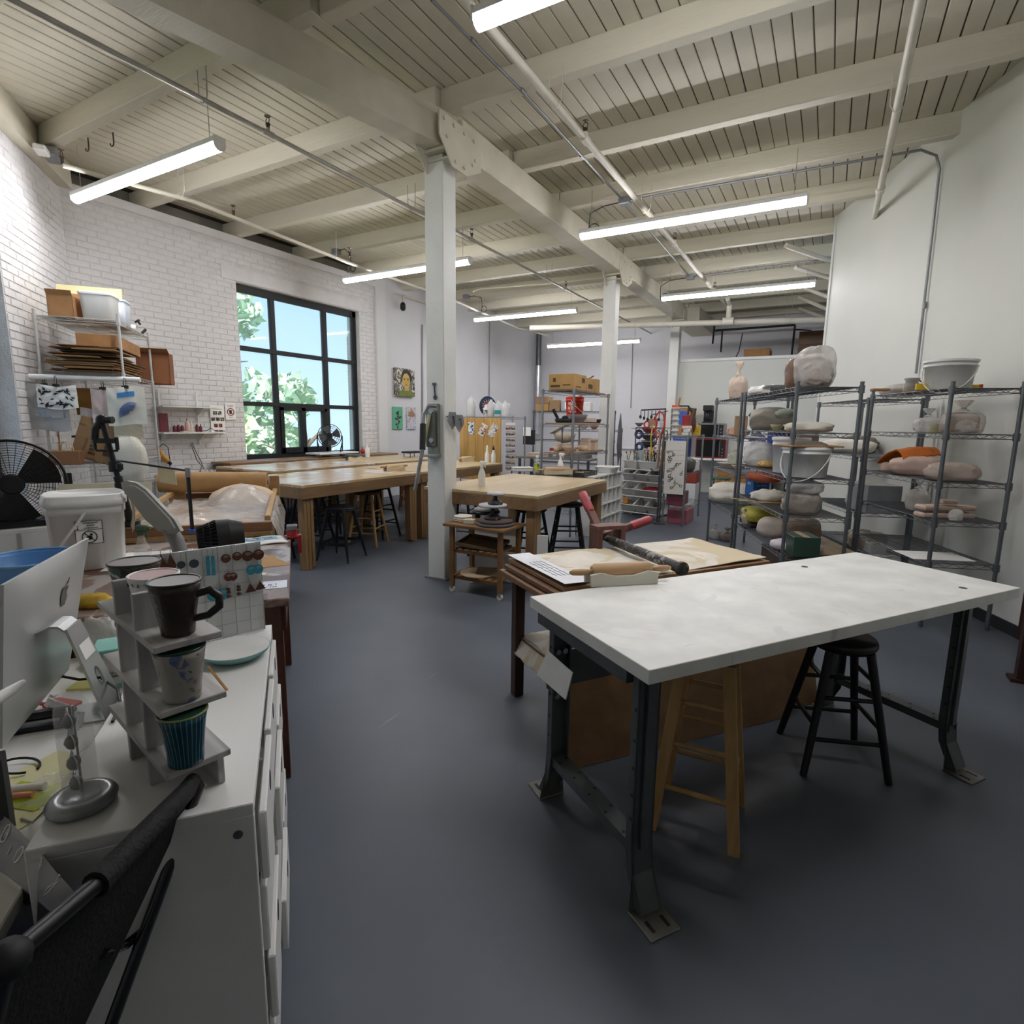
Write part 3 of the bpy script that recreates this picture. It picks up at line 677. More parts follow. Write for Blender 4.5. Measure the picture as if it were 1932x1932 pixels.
# ================= NEAR LEFT: DESK, DRAWERS, WORK TABLES =================
LA = math.atan2(.633,-.774)
def lf(s,t,z=0): return (-.915-.774*s+.633*t, .61+.633*s+.774*t, z)
CR = V((.8713,.4906,0)); CF = V((-.4906,.8713,0))     # across and away from the aisle, for things set square to it
lam = mat('#e3e3e1', .45, var=.02, sc=3, bump=.03, bsc=80)
screwm = mat('#6f7274', .35, .8)
# drawer cabinet (local x runs away from us, y to the left)
t = T('drawer_cabinet', 'white laminate drawer cabinet with the mug stand on top, nearest on the left', 'cabinet', lf(0,0), LA)
P(MB().box(0,0,.735,1.03,.36,.76,.002), 'top', lam, t)
P(MB().box(0,0,0,.02,.36,.735,.002), 'end_panel', lam, t); P(MB().box(1.01,0,0,1.03,.36,.735,.002), 'end_panel', lam, t)
P(MB().box(.02,.34,.02,1.01,.358,.735), 'back_panel', lam, t); P(MB().box(.02,.01,.02,1.01,.34,.04), 'bottom_panel', lam, t)
for i in (1,2): P(MB().box(.02+.33*i-.008,.012,.04,.02+.33*i+.008,.34,.735), 'divider', lam, t)
for i in range(3):
    for j in range(4):
        x0=.024+.33*i; z0=.05+.17*j; e=(.012,.03,.02,.016)[(i+2*j)%4]
        d = P(MB().box(x0+.008,-e,z0,x0+.31,-e+.016,z0+.155,.003), 'drawer_front', lam, t)
        P(MB().box(x0+.02,-e+.016,z0+.01,x0+.30,.30,z0+.10), 'drawer_box', lam, d)
        P(MB().cyl((x0+.16,-e-.001,z0+.125),(x0+.16,-e+.003,z0+.125),.022,n=14), 'finger_hole', mat('#26282b',.7), d)
for (y,z) in ((.03,.70),(.33,.70),(.03,.06),(.33,.06)):
    P(MB().cyl((-.002,y,z),(0.002,y,z),.009,n=10).cyl((-.003,y,z),(-.001,y,z),.004,n=6), 'screw', screwm, t)
# desk left of it
t = T('desk', 'white desk behind the drawer cabinet, carrying the computer and papers', 'desk', lf(0,-.385), LA)
P(MB().box(-.1,0,.63,1.19,.9,.66,.003), 'desktop', mat('#e6e5dc',.4,var=.03), t)
for (x,y) in ((-.06,.05),(-.06,.84),(1.14,.05),(1.14,.84)): P(MB().cyl((x,y,0),(x,y,.63),.025,n=12), 'leg', mat('#bfc0be',.4,.4), t)
# computer
alu = mat('#b9bbba', .38, .55, .03, 4); alu_d = mat('#2b2d30', .25)
TR = V((-2.105,0.879,1.105)); TL = V((-1.671,0.514,1.105)); BR = V((-1.944,0.722,0.745)); BL = V((-1.593,0.448,0.745))
SD = (TL-TR).normalized(); SU_ = (TR-BR).normalized(); SR = SU_.cross(SD).normalized(); SR = SR if SR.x > 0 else -SR
t = T('desktop_computer', 'aluminium all-in-one computer seen from behind, on its stand on the desk', 'computer', ((TR+BL)/2).to_tuple()[:2]+(.661,))
def flat(u,v): return BR.lerp(BL,u).lerp(TR.lerp(TL,u),v)
def bulge(u,v):
    e = 1-(2*abs(u-.5))**4; f = 1-(2*abs(v-.5))**4
    return flat(u,v)+SR*(.004+.022*max(0,e)*max(0,f))
b = MB().grid(bulge,16,12)
b.grid(lambda u,v: flat(1-u,v)-SR*.004,1,1,0,False)
for (a,c) in (((0,0),(1,0)),((1,0),(1,1)),((1,1),(0,1)),((0,1),(0,0))):
    p0=flat(*a);p1=flat(*c); b.add([p0-SR*.004,p1-SR*.004,p1+SR*.004,p0+SR*.004],[(0,1,2,3)])
P(b, 'display_back', alu, t, world=True)
P(MB().grid(lambda u,v: flat(.02+.96*u,.04+.92*v)-SR*.0055,1,1,SR*.001), 'screen', mat('#101114',.1), t, world=True)
lc = bulge(.44,.70)+SR*.001
ap = [(0,-.9),(.25,-1),(.5,-.95),(.78,-.5),(.9,-.2),(.62,.02),(.55,.3),(.66,.52),(.85,.66),(.6,.9),(.3,.92),(0,.82),(-.3,.92),(-.62,.86),(-.9,.5),(-.95,0),(-.8,-.5),(-.5,-.95),(-.25,-1)]
P(MB().prism([(-q[0]*.026,q[1]*.030) for q in ap], lc, SD,SU_, SR*.0015).prism([(-.002,.031),(-.02,.05),(-.016,.036)], lc, SD,SU_, SR*.0015), 'logo', alu_d, t, world=True)
# stand: neck and foot bent from one sheet, oval cable hole in the neck
h1 = V((-1.673,0.624,0.955)); h2 = V((-1.737,0.681,0.955)); k1 = V((-1.691,0.701,0.666)); k2 = V((-1.782,0.784,0.666))
b = MB(); TH = V((.004,.005,.002)); n = 24; inn=[]; out_=[]
hd_ = (h2-h1)
leg = lambda u,v: h1.lerp(h2,u).lerp(k1.lerp(k2,u),v)
for i in range(n):
    th=2*PI*i/n; c_,s_=math.cos(th),math.sin(th); k=1/max(abs(c_),abs(s_))
    inn.append(leg(.5+.17*c_,.60+.12*s_)); out_.append(leg(.5+.5*c_*k,.5+.5*s_*k))
for off in (V((0,0,0)),TH): b.add([q+off for q in inn+out_],[(i,(i+1)%n,n+(i+1)%n,n+i) for i in range(n)])
b.add(inn+[q+TH for q in inn],[(i,(i+1)%n,n+(i+1)%n,n+i) for i in range(n)]); b.add(out_+[q+TH for q in out_],[(i,(i+1)%n,n+(i+1)%n,n+i) for i in range(n)])
in_ = V((-.633,-.774,0))
prev = (h1,h2)
for (d_,z_) in ((.012,.012),(.03,.014),(.06,.0),(.10,-.03)):
    cur = (h1+in_*d_+V((0,0,z_)),h2+in_*d_+V((0,0,z_)))
    b.add([prev[0],prev[1],cur[1],cur[0],prev[0]-V((0,0,.006)),prev[1]-V((0,0,.006)),cur[1]-V((0,0,.006)),cur[0]-V((0,0,.006))],[(0,1,2,3),(7,6,5,4),(0,3,7,4),(1,5,6,2)]); prev = cur
b.prism([(0,0),(1,0),(1,.16),(0,.16)], k1, (k2-k1), in_, (0,0,-.005))
P(b, 'stand', alu, t, world=True)
P(MB().grid(lambda u,v: leg(.2+.7*u,.2+.16*v)+TH*1.15,1,1,TH*.1), 'label_sticker', PAPER, t, world=True)
# mug stand: washed-grey slotted boards
grayw = wood('#d4d2d0','#918e8c',3,'x',.7)
SU = V((-.979,.204,0)); SW = V((.243,.97,0)); SP = V((-1.026,.511,0))
t = T('display_stand', 'grey washed wooden display stand holding mugs on the drawer cabinet', 'display stand', tuple(SP+SU*.19+SW*.06+V((0,0,.76))), math.atan2(.204,-.979))
def sl(mb, u0,u1,w0,w1,z0,z1): # local x=SU, local y=-SW
    return mb.box(u0-.19,-(w1-.06),z0-.76,u1-.19,-(w0-.06),z1-.76,.0015)
for z in (.84,.965,1.091): P(sl(MB(),0,.385,0,.118,z-.013,z), 'shelf', grayw, t)
for u in (.115,.245): P(sl(MB(),u,u+.013,.003,.088,.7605,1.165), 'upright', wood('#c4c2c1','#9a9897',3,'z',.7), t)
P(sl(MB(),.02,.365,.098,.111,.7605,.83), 'foot_rail', grayw, t)
# mugs
def mug(label, m_out, m_in, c, rt, rb, h, hang, name='mug', cat='mug', handle=True, wob=0, rim=None, hm=None):
    t = T(name, label, cat, c, 0)
    fn = (lambda a,z: 1+wob*math.sin(2*a+z*30)) if wob else None
    n=28
    P(MB().lathe([(rb*.6,0),(rb,.002),(rb*1.02,.01)]+[(rb+(rt-rb)*(i/6)**1.15,.01+(h-.01)*i/6) for i in range(1,7)]+[(rt-.004,h)],(0,0,0),n,0,fn), 'body', m_out, t)
    P(MB().lathe([(rt-.003,h+.0005)]+[(rb-.006+(rt-rb)*(i/5)**1.15,h*i/5) for i in range(4,0,-1)]+[(rb*.7,.012),(0.0001,.012)],(0,0,0),n,0,fn), 'inside', m_in, t)
    P(MB().torus((0,0,h),rt-.002,.0028,28,6), 'rim', rim or m_in, t)
    if handle:
        d=V((math.cos(hang),math.sin(hang),0)); r0=rb+(rt-rb)*.75; r1=rb+(rt-rb)*.25
        P(MB().tube([d*(r0-.004)+V((0,0,h*.74)),d*(r0+.018)+V((0,0,h*.80)),d*(r0+.034)+V((0,0,h*.66)),d*(r0+.033)+V((0,0,h*.48)),d*(r1+.022)+V((0,0,h*.32)),d*(r1-.004)+V((0,0,h*.27))],[.008,.009,.0085,.008,.0075,.007],8), 'handle', hm or m_out, t)
    return t
dk = splotch('#3a3029',['#5b6660','#8c8f88'],9,.25,.15,.64); dki = mat('#2b2724',.3)
mug('dark brown glazed mug with pale streaks, on the top shelf of the grey stand', dk, dki, (-1.056,.574,1.0915), .046,.029,.104, .75, hm=dki)
mug('speckled grey and blue mug with a dark green inside, on the middle shelf of the stand', splotch('#a39d94',['#5f6f96','#7e7a6a','#4f5878'],16,.35,.1,.6), mat('#1f3a30',.25), (-1.045,0.566,0.966), .046,.032,.104, 2.9, hm=mat('#4d5a4a',.3))
def stripe_mat():
    m = mat('#123d4d', .2, var=.25); n = m.node_tree; b = n.nodes['Principled BSDF']; L = n.links.new
    t = n.nodes.new('ShaderNodeTexCoord'); s = n.nodes.new('ShaderNodeSeparateXYZ'); L(t.outputs['Object'], s.inputs[0])
    a = n.nodes.new('ShaderNodeMath'); a.operation='ARCTAN2'; L(s.outputs['Y'],a.inputs[0]); L(s.outputs['X'],a.inputs[1])
    z = n.nodes.new('ShaderNodeTexNoise'); z.inputs['Scale'].default_value=25; L(t.outputs['Object'], z.inputs['Vector'])
    a2 = n.nodes.new('ShaderNodeMath'); a2.operation='MULTIPLY_ADD'; a2.inputs[1].default_value=30; L(a.outputs[0],a2.inputs[0]); L(z.outputs[0],a2.inputs[2])
    c = n.nodes.new('ShaderNodeMath'); c.operation='SINE'; L(a2.outputs[0],c.inputs[0])
    r = n.nodes.new('ShaderNodeValToRGB'); r.color_ramp.elements[0].position=.82; r.color_ramp.elements[1].position=.93; L(c.outputs[0],r.inputs[0])
    mx = n.nodes.new('ShaderNodeMix'); mx.data_type='RGBA'; prev=b.inputs['Base Color'].links[0].from_socket
    L(r.outputs[0],mx.inputs['Factor']); L(prev,mx.inputs[6]); mx.inputs[7].default_value=lin('#5f93a3'); L(mx.outputs[2],b.inputs['Base Color']); return m
mug('teal tumbler with thin pale vertical stripes, on the bottom shelf of the stand', stripe_mat(), mat('#1c3b2c',.25), (-1.030,0.554,0.841), .044,.030,.106, 0, 'tumbler', 'cup', False, .03, mat('#6f7a4e',.3))
t=mug('white cup with a blue flower drawing and dark pink inside, behind the dark brown mug', splotch('#e8e6e4',['#e8e6e4'],4,.3), mat('#7e2f2c',.3), V((-1.204,.614,1.0915)), .048,.036,.085, 0, 'cup', 'cup', False, 0, mat('#ece9e7',.3))
fb = mat('#2d3a63',.4); b = MB()
cc = t.location; to = V((-cc.x,-cc.y,0)).normalized(); th0 = math.atan2(to.y,to.x)-.15
def cp(a,z,e=.0012): rr=.038+(.014)*(z/.09)**1.15+e; return V((rr*math.cos(th0+a),rr*math.sin(th0+a),z))
for k in range(5):
    a=2*PI*k/5; b.tube([cp(.25*math.cos(a+j)*.95*(1 if abs(j)<.3 else .55),.042+.016*math.sin(a+j)*(1 if abs(j)<.3 else .55)) for j in (-.55,-.3,-.1,.1,.3,.55)],.0011,5)
    b.tube([cp(0,.042),cp(.12*math.cos(a),.042+.008*math.sin(a))],.001,4)
for k in range(9): a=-1.0+k*.26; b.tube([cp(a,.072+.004*(k%2)),cp(a+.05,.078),cp(a+.08,.071)],.0009,4)
P(b,'flower_drawing',fb,t)
t=mug('wide dark mug with white and green crackle glaze, farthest back on the stand', splotch('#3b332c',['#b9b4aa','#3d5a4c'],14,.3,.2,.55), mat('#3a2f26',.4), V((-1.33,.64,1.0915)), .052,.036,.09, 2.6, hm=dki)
# oval plate with silver earrings
pc = V((-1.566,1.019,0.790))
t = T('plate', 'shallow white dish with a teal outside, holding silver earrings, right of the stand', 'plate', (pc.x,pc.y,.7605))
P(MB().lathe([(.055,0),(.075,.004),(.098,.022),(.102,.030),(.099,.031)],(0,0,0),36), 'underside', mat('#7fa9a6',.25), t)
P(MB().lathe([(.1,.0308),(.092,.023),(.07,.009),(.0001,.007)],(0,0,0),36), 'inside', mat('#e9e9e7',.2), t)
silv = mat('#c8cacc',.2,.95)
for px,i in (((-1.632,1.098,0.775),0),((-1.611,1.111,0.775),1)):
    b=MB(); q=V(px); b.torus((q.x,q.y,.777),.006,.0012,10,5); b.ell((q.x+.004,q.y,.776),(.004,.004,.003),8,5); b.tube([(q.x,q.y,.777),(q.x-.004,q.y+.002,.785),(q.x-.008,q.y+.001,.778)],.0007,4)
    O(b,'stud_earring',('left','right')[i]+' one of two small silver flower earrings in the dish','earring',silv,loc=(q.x,q.y,.772),world=True)
b=MB(); q=V((-1.661,1.011,0.772))
for k in range(6): a=k*PI/3; b.torus((q.x+.011*math.cos(a),q.y+.011*math.sin(a),.775),.006,.0015,10,5)
O(b,'brooch','silver openwork flower brooch in the dish, half behind the stand','brooch',silv,loc=(q.x,q.y,.772),world=True)
# wire pick leaning beside the mugs
O(MB().beam((-1.364,0.855,0.772),(-1.485,0.881,0.800),.006,.004), 'bamboo_stick', 'thin bamboo stick lying beside the stand, right of the middle mug', 'stick', wood('#b98a4a','#96692f',4), loc=(-1.364,0.855,0.772), world=True)
# earring board
EA = 162.5; EX, EY = -1.688, 1.216; ED = V((.3,.954,0)); EN = V((.954,-.3,0))
e_bl = V((-1.786,0.904,0.751)); e_tl = V((-1.784,0.912,1.081)); e_tr = V((-1.684,1.227,1.081)); EO = V((EX,EY,0))
wl_ = (EO-V((e_tl.x,e_tl.y,0))).length; zt = e_tr.z
t = T('earring_display', 'white wire grid board hung with earrings, standing on the drawer cabinet', 'display board', (EX-.1,EY-.25,.76))
P(MB().prism([(-wl_,.765),(0,.765),(0,zt),(-wl_,zt)], EO+V((0,0,0))-EN*.006, ED,(0,0,1), -EN*.003), 'backing_panel', mat('#dfe0df',.6,var=.02), t, world=True)
gm = mat('#b9bbbc',.4,.4)
b = MB().tube([EO+V((0,0,.765)),EO+V((0,0,zt)),EO-ED*wl_+V((0,0,zt)),EO-ED*wl_+V((0,0,.765))],.0028,6,closed=True); P(b,'outer_wire',gm,t,world=True)
b = MB()
for i in range(1,7): b.cyl(EO-ED*(wl_*i/7)+V((0,0,.765)),EO-ED*(wl_*i/7)+V((0,0,zt)),.0016,n=5)
for i in range(1,7): z=.765+(zt-.765)*i/7; b.cyl(EO+V((0,0,z)),EO-ED*wl_+V((0,0,z)),.0016,n=5)
P(b,'grid_wires',gm,t,world=True)
def earring(pts, label, m, kind, grp=None):
    pass
tur = mat('#3f8ea3',.35,var=.25,sc=60); brn = mat('#5a3427',.35,var=.35,sc=50); dkb = mat('#3d4450',.35,var=.2,sc=40)
def ear(p, top, r, kind, m, label):
    """p: middle of the pendant on the board plane, top: height of the hook wire"""
    p=V(p)+EN*.006; t=T('earring', label, 'earring', tuple(p))
    b=MB(); hz=p.z+top
    b.tube([(p.x,p.y,p.z+r*.9),(p.x,p.y,hz-.006),tuple(V((p.x,p.y,hz))-ED*.003),tuple(V((p.x,p.y,hz-.003))-ED*.006)],.0009,5); P(b,'hook',silv,t,world=True)
    b=MB(); up=V((0,0,1))
    if kind=='disc': b.cyl(p-EN*.002,p+EN*.002,r,n=20,sm=False)
    if kind=='drop': b.prism([(0,1.25*r),(-.25*r,.6*r),(-.62*r,-.35*r),(-.55*r,-.8*r),(0,-1*r),(.55*r,-.8*r),(.62*r,-.35*r),(.25*r,.6*r)],p-EN*.002,ED,up,EN*.004)
    if kind=='bar': b.prism([(-.15*r,-r),(.15*r,-r),(.15*r,r),(-.15*r,r)],p-EN*.002,ED,up,EN*.004)
    if kind=='tri': b.prism([(-.95*r,-.75*r),(.95*r,-.75*r),(0,.95*r)],p-EN*.002,ED,up,EN*.004)
    if kind=='stack':
        for k,zz in enumerate((.8,.25,-.45)): b.ell(tuple(p+up*zz*r),(.35*r+.001*k,.35*r+.001*k,.28*r),8,6)
    P(b,'pendant',m,t,world=True)
    if kind=='disc' and m is not dkb:
        b=MB()
        for k in range(3): b.tube([p+EN*.0025+ED*(r*(.2+.22*k)*math.cos(a))+up*(r*(.2+.22*k)*math.sin(a)) for a in [PI*.15+j*.25 for j in range(9)]],.0007,4)
        P(b,'relief_pattern',mat('#c9b9a8',.4) if m is brn else mat('#9fd0d8',.4),t,world=True)
ear((-1.778,0.931,1.056),0.045,0.022,'drop',brn,'brown teardrop earring, first from the left in the top row')
ear((-1.770,0.956,1.052),0.045,0.022,'drop',brn,'brown teardrop earring, second from the left in the top row')
ear((-1.762,0.982,1.040),0.045,0.012,'disc',dkb,'dark blue-grey round earring, left one of its pair in the top row')
ear((-1.751,1.017,1.038),0.05,0.014,'disc',dkb,'dark blue-grey round earring, right one of its pair in the top row')
ear((-1.739,1.056,1.024),0.06,0.033,'bar',tur,'long turquoise bar earring, left of two')
ear((-1.734,1.070,1.022),0.06,0.033,'bar',tur,'long turquoise bar earring, right of two')
ear((-1.722,1.107,1.040),0.04,0.015,'disc',brn,'plain brown disc earring under the fourth top cell, left one')
ear((-1.712,1.141,1.042),0.04,0.015,'disc',brn,'plain brown disc earring under the fourth top cell, right one')
ear((-1.701,1.173,1.038),0.045,0.018,'disc',brn,'larger striped brown disc earring near the top right corner, left one')
ear((-1.691,1.207,1.037),0.045,0.0185,'disc',brn,'larger striped brown disc earring at the top right corner, right one')
ear((-1.757,0.996,0.976),0.045,0.012,'disc',dkb,'dark earring mostly behind the mugs, left one of the second row')
ear((-1.751,1.016,0.974),0.045,0.012,'disc',dkb,'dark earring mostly behind the mugs, right one of the second row')
ear((-1.721,1.112,0.975),0.045,0.014,'disc',brn,'mottled brown disc earring of the second row, left one')
ear((-1.717,1.125,0.974),0.045,0.014,'disc',brn,'mottled brown disc earring of the second row, right one')
ear((-1.699,1.182,0.986),0.035,0.0165,'disc',tur,'turquoise swirl disc earring at the right of the second row, left one')
ear((-1.692,1.204,0.986),0.035,0.0165,'disc',tur,'turquoise swirl disc earring at the right of the second row, right one')
ear((-1.736,1.064,0.921),0.035,0.019,'disc',tur,'turquoise disc earring of the third row, left one')
ear((-1.727,1.091,0.918),0.035,0.018,'disc',tur,'turquoise disc earring of the third row, right one')
ear((-1.722,1.109,0.918),0.03,0.02,'stack',brn,'brown and red stacked-bead earring of the third row, left one')
ear((-1.712,1.140,0.920),0.03,0.02,'stack',brn,'brown and red stacked-bead earring of the third row, right one')
ear((-1.701,1.176,0.923),0.035,0.018,'tri',brn,'brown triangle earring of the third row, left one')
ear((-1.691,1.207,0.926),0.035,0.018,'tri',brn,'brown triangle earring of the third row, right one')
# glass show tube with necklaces
mc = V((-1.190,0.441,0.760))
t = T('display_tube', 'clear glass display tube with silver pendants on a round grey foot', 'display tube', (mc.x,mc.y,.7605))
P(MB().lathe([(.0,0),(.045,0),(.056,.006),(.058,.014),(.052,.023),(.036,.026),(.030,.018),(0,.018)],(0,0,0),36), 'foot', mat('#8d8f90',.3,.6), t)
P(MB().lathe([(.0285,.02),(.0285,.19),(.027,.205),(.02,.222),(.010,.231),(.0001,.233)],(0,0,0),28,0,lambda a,z: 1+.05*math.sin(z*110)*max(0,math.cos(a-.6))), 'glass_tube', CLEAR, t)
for k in range(4):
    b=MB(); z=.055+.042*k
    dv=V((.5,-.6,0)).normalized(); p=V((dv.x*.012,dv.y*.012,z))
    P(MB().ell(tuple(p),(.011,.011,.014),14,8,.15,4,k), 'pendant', mat('#6f6d6a',.3,.7,.3,60), t)
    P(MB().tube([p+V((0,0,.012)),p+V((-.012,.004,.022)),p+V((-.018,.002,.004)),p+V((-.014,-.002,-.012))],.0015,5).torus((p.x,p.y,z),.014,.0014,14,5,'y'), 'necklace_wire', silv, t)
P(MB().cyl((-.012,.006,.02),(-.012,.006,.2),.0025,n=6), 'inner_post', silv, t)

# clutter on the desk
DZ=.6605
def L(q): return (q[0],q[1],DZ)
p=V((-1.795,0.594,0.665)); t=T('stapler','black stapler on the desk left of the glass display tube','stapler',L(p),.9)
P(MB().box(-.075,-.02,0,.075,.02,.012,.004),'base',BLACK,t); P(MB().box(-.065,-.016,.03,.08,.016,.052,.008),'arm',BLACK,t); P(MB().box(-.06,-.012,.022,.06,.012,.03),'magazine',STEEL,t); P(MB().cyl((.06,-.02,.028),(.06,.02,.028),.012,n=10),'hinge',BLACK,t)
for i,(q,a,m,lab) in enumerate((((-1.674,0.528,0.665),.4,PAPER,'loose white sheet on the desk in front of the stapler'),((-1.845,0.704,0.665),1.1,PAPER,'white sheet under the computer stand'),((-1.498,0.445,0.665),.2,mat('#e2deb0',.8),'pale yellow sheet on the near desk corner'))):
    O(MB().box(-.11,-.15,0,.11,.15,.001+.0005*i),'paper_sheet',lab,'paper',m,L(q),a)
for i,(q,a,lab) in enumerate((((-1.977,0.782,0.665),.7,'yellow sticky pad beneath the computer stand'),)):
    O(MB().box(-.04,-.04,0,.04,.04,.008,.001),'sticky_pad',lab,'note pad',mat('#e6dc8a',.8),L(q),a)
p=V((-1.887,0.679,0.665)); O(MB().cbox((0,0,.007),(.09,.05,.012),.003).box(-.045,-.03,.013,.0,-.022,.02),'hole_punch','small red-handled punch behind the stapler','punch',RED,L(p),.3)
p=V((-1.853,0.637,0.670))
t=T('cable_bundle','bunch of white charging cables behind the stapler','cables',L(p))
for k in range(5):
    b=MB(); a=.3*k
    b.tube([(.0,.0,.03+.006*k),(.05+.01*k,.03*math.sin(a),.035),(.1,.04*math.cos(a),.02),(.14+.01*k,.03*math.cos(a+1),.006)],.0025,5); b.cbox((-.01,.004*k,.03+.006*k),(.022,.011,.006),.001); P(b,'cable',WHITE,t)
p=V((-1.919,0.687,0.750)); t=T('power_cord','black power cord running past the computer stand hole to the cabinet edge','cord',(p.x,p.y,DZ))
P(MB().tube([(-1.901,0.685,0.750),(-1.837,0.708,0.745),(-1.836,0.761,0.730),(-1.613,0.705,0.775),(-1.528,0.671,0.768),(-1.461,0.620,0.766)],.004,7),'cable',BLACK,t,world=True)
q=V((-1.901,0.685,0.750)); P(MB().at(tuple(q),.5).box(-.03,-.012,-.01,.006,.012,.012,.004),'plug',BLACK,t,world=True)
p=V((-1.486,0.452,0.665)); t=T('snack_packet','lime green zip packet with tubes inside, on the near corner of the desk','packet',L(p),.35)
P(MB().grid(lambda u,v:((u-.5)*.13,(v-.5)*.08,.004+.014*math.sin(PI*u)*math.sin(PI*v)+.002*noise.noise(V((u*9,v*9,2)))),14,10),'pouch',mat('#b6c42e',.35,var=.15,sc=30),t)
P(MB().cyl((-.05,-.01,.018),(.03,.015,.02),.009,n=10),'white_tube',WHITE,t); P(MB().cyl((-.03,-.028,.018),(.03,-.012,.018),.006,n=8),'pink_tube',mat('#d98a7a',.4),t)
p=V((-1.472,0.481,0.665)); O(MB().grid(lambda u,v:((u-.5)*.1,(v-.5)*.12,.006+.012*math.sin(PI*u)*math.sin(PI*v)+.006*noise.noise(V((u*6,v*6,5)))),12,12),'plastic_pouch','crumpled clear plastic pouch beside the lime green packet','pouch',FILM,L(p),.5)
p=V((-1.621,0.484,0.665)); O(MB().tube([(.045*math.cos(a),.03*math.sin(a),.004+.012*abs(math.sin(a/2))) for a in [i*PI/9 for i in range(17)]],.003,6),'hair_tie','black elastic loop lying above the lime green packet','loop',BLACK,L(p),.5)
p=V((-1.335,0.447,0.665)); O(MB().tube([(-1.405,0.412,0.665),(-1.371,0.419,0.665),(-1.251,0.402,0.750),(-1.255,0.419,0.766),(-1.265,0.442,0.765)],.0022,6),'wire','thin grey wire from the desk over the cabinet edge to the display tube','wire',mat('#8b8c8d',.4),L(p),world=True)
# light grey arm and dark panel at the frame edge
p=V((-1.283,0.381,0.980)); O(MB().tube([(-1.345,0.426,0.980),(-1.323,0.399,0.980),(-1.279,0.339,0.980)],[.006,.010,.012],10),'monitor_arm','pale grey tapered arm reaching in at the left edge, before the computer','arm',WHITEP,loc=(p.x,p.y,.98),world=True)
p0=V((-1.421,0.349,0.665)); p1=V((-1.393,0.392,0.665))
t=T('tablet','grey tablet standing on edge at the left border of the desk','tablet',tuple(p1))
P(MB().prism([(0,0),(.16,0),(.16,.17),(0,.17)],p1,(p0-p1).normalized(),(0,0,1),V((.004,.006,0))),'case',mat('#7d7f80',.5),t,world=True)
P(MB().prism([(.01,.02),(.15,.02),(.15,.15),(.01,.15)],p1+V((.004,.006,0)),(p0-p1).normalized(),(0,0,1),V((.0008,.0012,0))),'screen',mat('#3c3f42',.3),t,world=True)
p=V((-2.019,0.882,0.665))
t=T('tissue_box','mint green tissue box with a round white label, behind the stand','box',lf(.93,-.455,DZ),LA+.15)
P(MB().box(-.06,-.055,0,.06,.055,.13,.003),'carton',mat('#8fcfc4',.7),t)
P(MB().cyl((-.061,0,.065),(-.0605,0,.065),.048,n=28,sm=False),'round_label',PAPER,t)
text('£',(-.0625,0,.085),(0,-1,0),(0,0,1),.035,BLACKM,t,world=False); text('the daily\ntissue',(-.0625,0,.05),(0,-1,0),(0,0,1),.011,BLACKM,t,world=False)
O(MB().ell((0,0,.03),(.07,.06,.035),18,10,.3,3,2,.9),'tissue_wad','crumpled white tissue behind the grey stand','tissue',PAPER,lf(1.09,-.52,DZ),.3)

# brown work table
brt = splotch('#8f7a6e',['#b9b0ab','#6a4a3a'],3,.28,.05,.52); brd = wood('#5d3423','#3c2016',2,'x',.4)
t = T('work_table', 'dark brown work table with a worn pale top, beyond the drawer cabinet', 'table', lf(1.86,-.54), LA)
P(MB().box(-.65,-.6,.765,.65,.61,.80,.004),'tabletop',brt,t)
for y in (-.585,.575): P(MB().box(-.63,y,.66,.63,y+.02,.765),'apron',brd,t)
for x in (-.63,.61): P(MB().box(x,-.58,.66,x+.02,.59,.765),'apron',brd,t)
for (x,y) in ((-.62,-.57),(-.62,.52),(.56,-.57),(.56,.52)): P(MB().box(x,y,0,x+.06,y+.06,.66,.003),'leg',brd,t)
# bucket with lid, warning label and strap
bc = V(lf(2.06,-.83,.8005)); ang = math.atan2(-bc.y,-bc.x)
t = T('bucket', 'large white square bucket with lid, warning label and hanging strap', 'bucket', tuple(bc), ang)
P(MB().lathe([(.130,0),(.137,.006),(.150,.26),(.156,.262),(.156,.30),(.152,.302)],(0,0,0),40,.55),'body',WHITE,t)
P(MB().lathe([(.162,.298),(.165,.30),(.165,.325),(.158,.33),(.158,.345),(.150,.35),(.146,.343),(.0001,.342)],(0,0,0),40,.55),'lid',WHITE,t)
P(MB().tube([(.160,.0,.28),(.172,-.04,.22),(.172,-.09,.15),(.160,-.13,.08)],.006,7),'carry_handle',WHITEP,t)
P(MB().box(.158,-.045,.13,.1595,.055,.235),'warning_label',mat('#ecebe8',.6),t)
lb=MB()
for (a,c) in (((.1605,-.045,.13),(.1605,.055,.13)),((.1605,.055,.13),(.1605,.055,.235)),((.1605,.055,.235),(.1605,-.045,.235)),((.1605,-.045,.235),(.1605,-.045,.13)),((.1605,-.045,.195),(.1605,.055,.195))): lb.cyl(a,c,.0011,n=4)
lb.torus((.1605,.005,.162),.027,.0018,24,4,'x'); lb.cyl((.1605,-.014,.181),(.1605,.024,.143),.0018,n=4)
for k in range(3):
    z=.226-.0115*k; lb.add([(.1605,-.04,z-.004),(.1605,-.031,z-.004),(.1605,-.0355,z+.004)],[(0,1,2)])
lb.ell((.161,.004,.158),(.0006,.012,.010),12,6); lb.ell((.161,.012,.172),(.0006,.006,.005),10,6)
P(lb,'warning_symbol',BLACKM,t)
for k,w in enumerate(('WARNING!','AVISO','ADVERTENCIA')): text(w,(.1605,.012,.226-.0115*k),(0,1,0),(0,0,1),.011 if k<2 else .008,BLACKM,t,world=False)
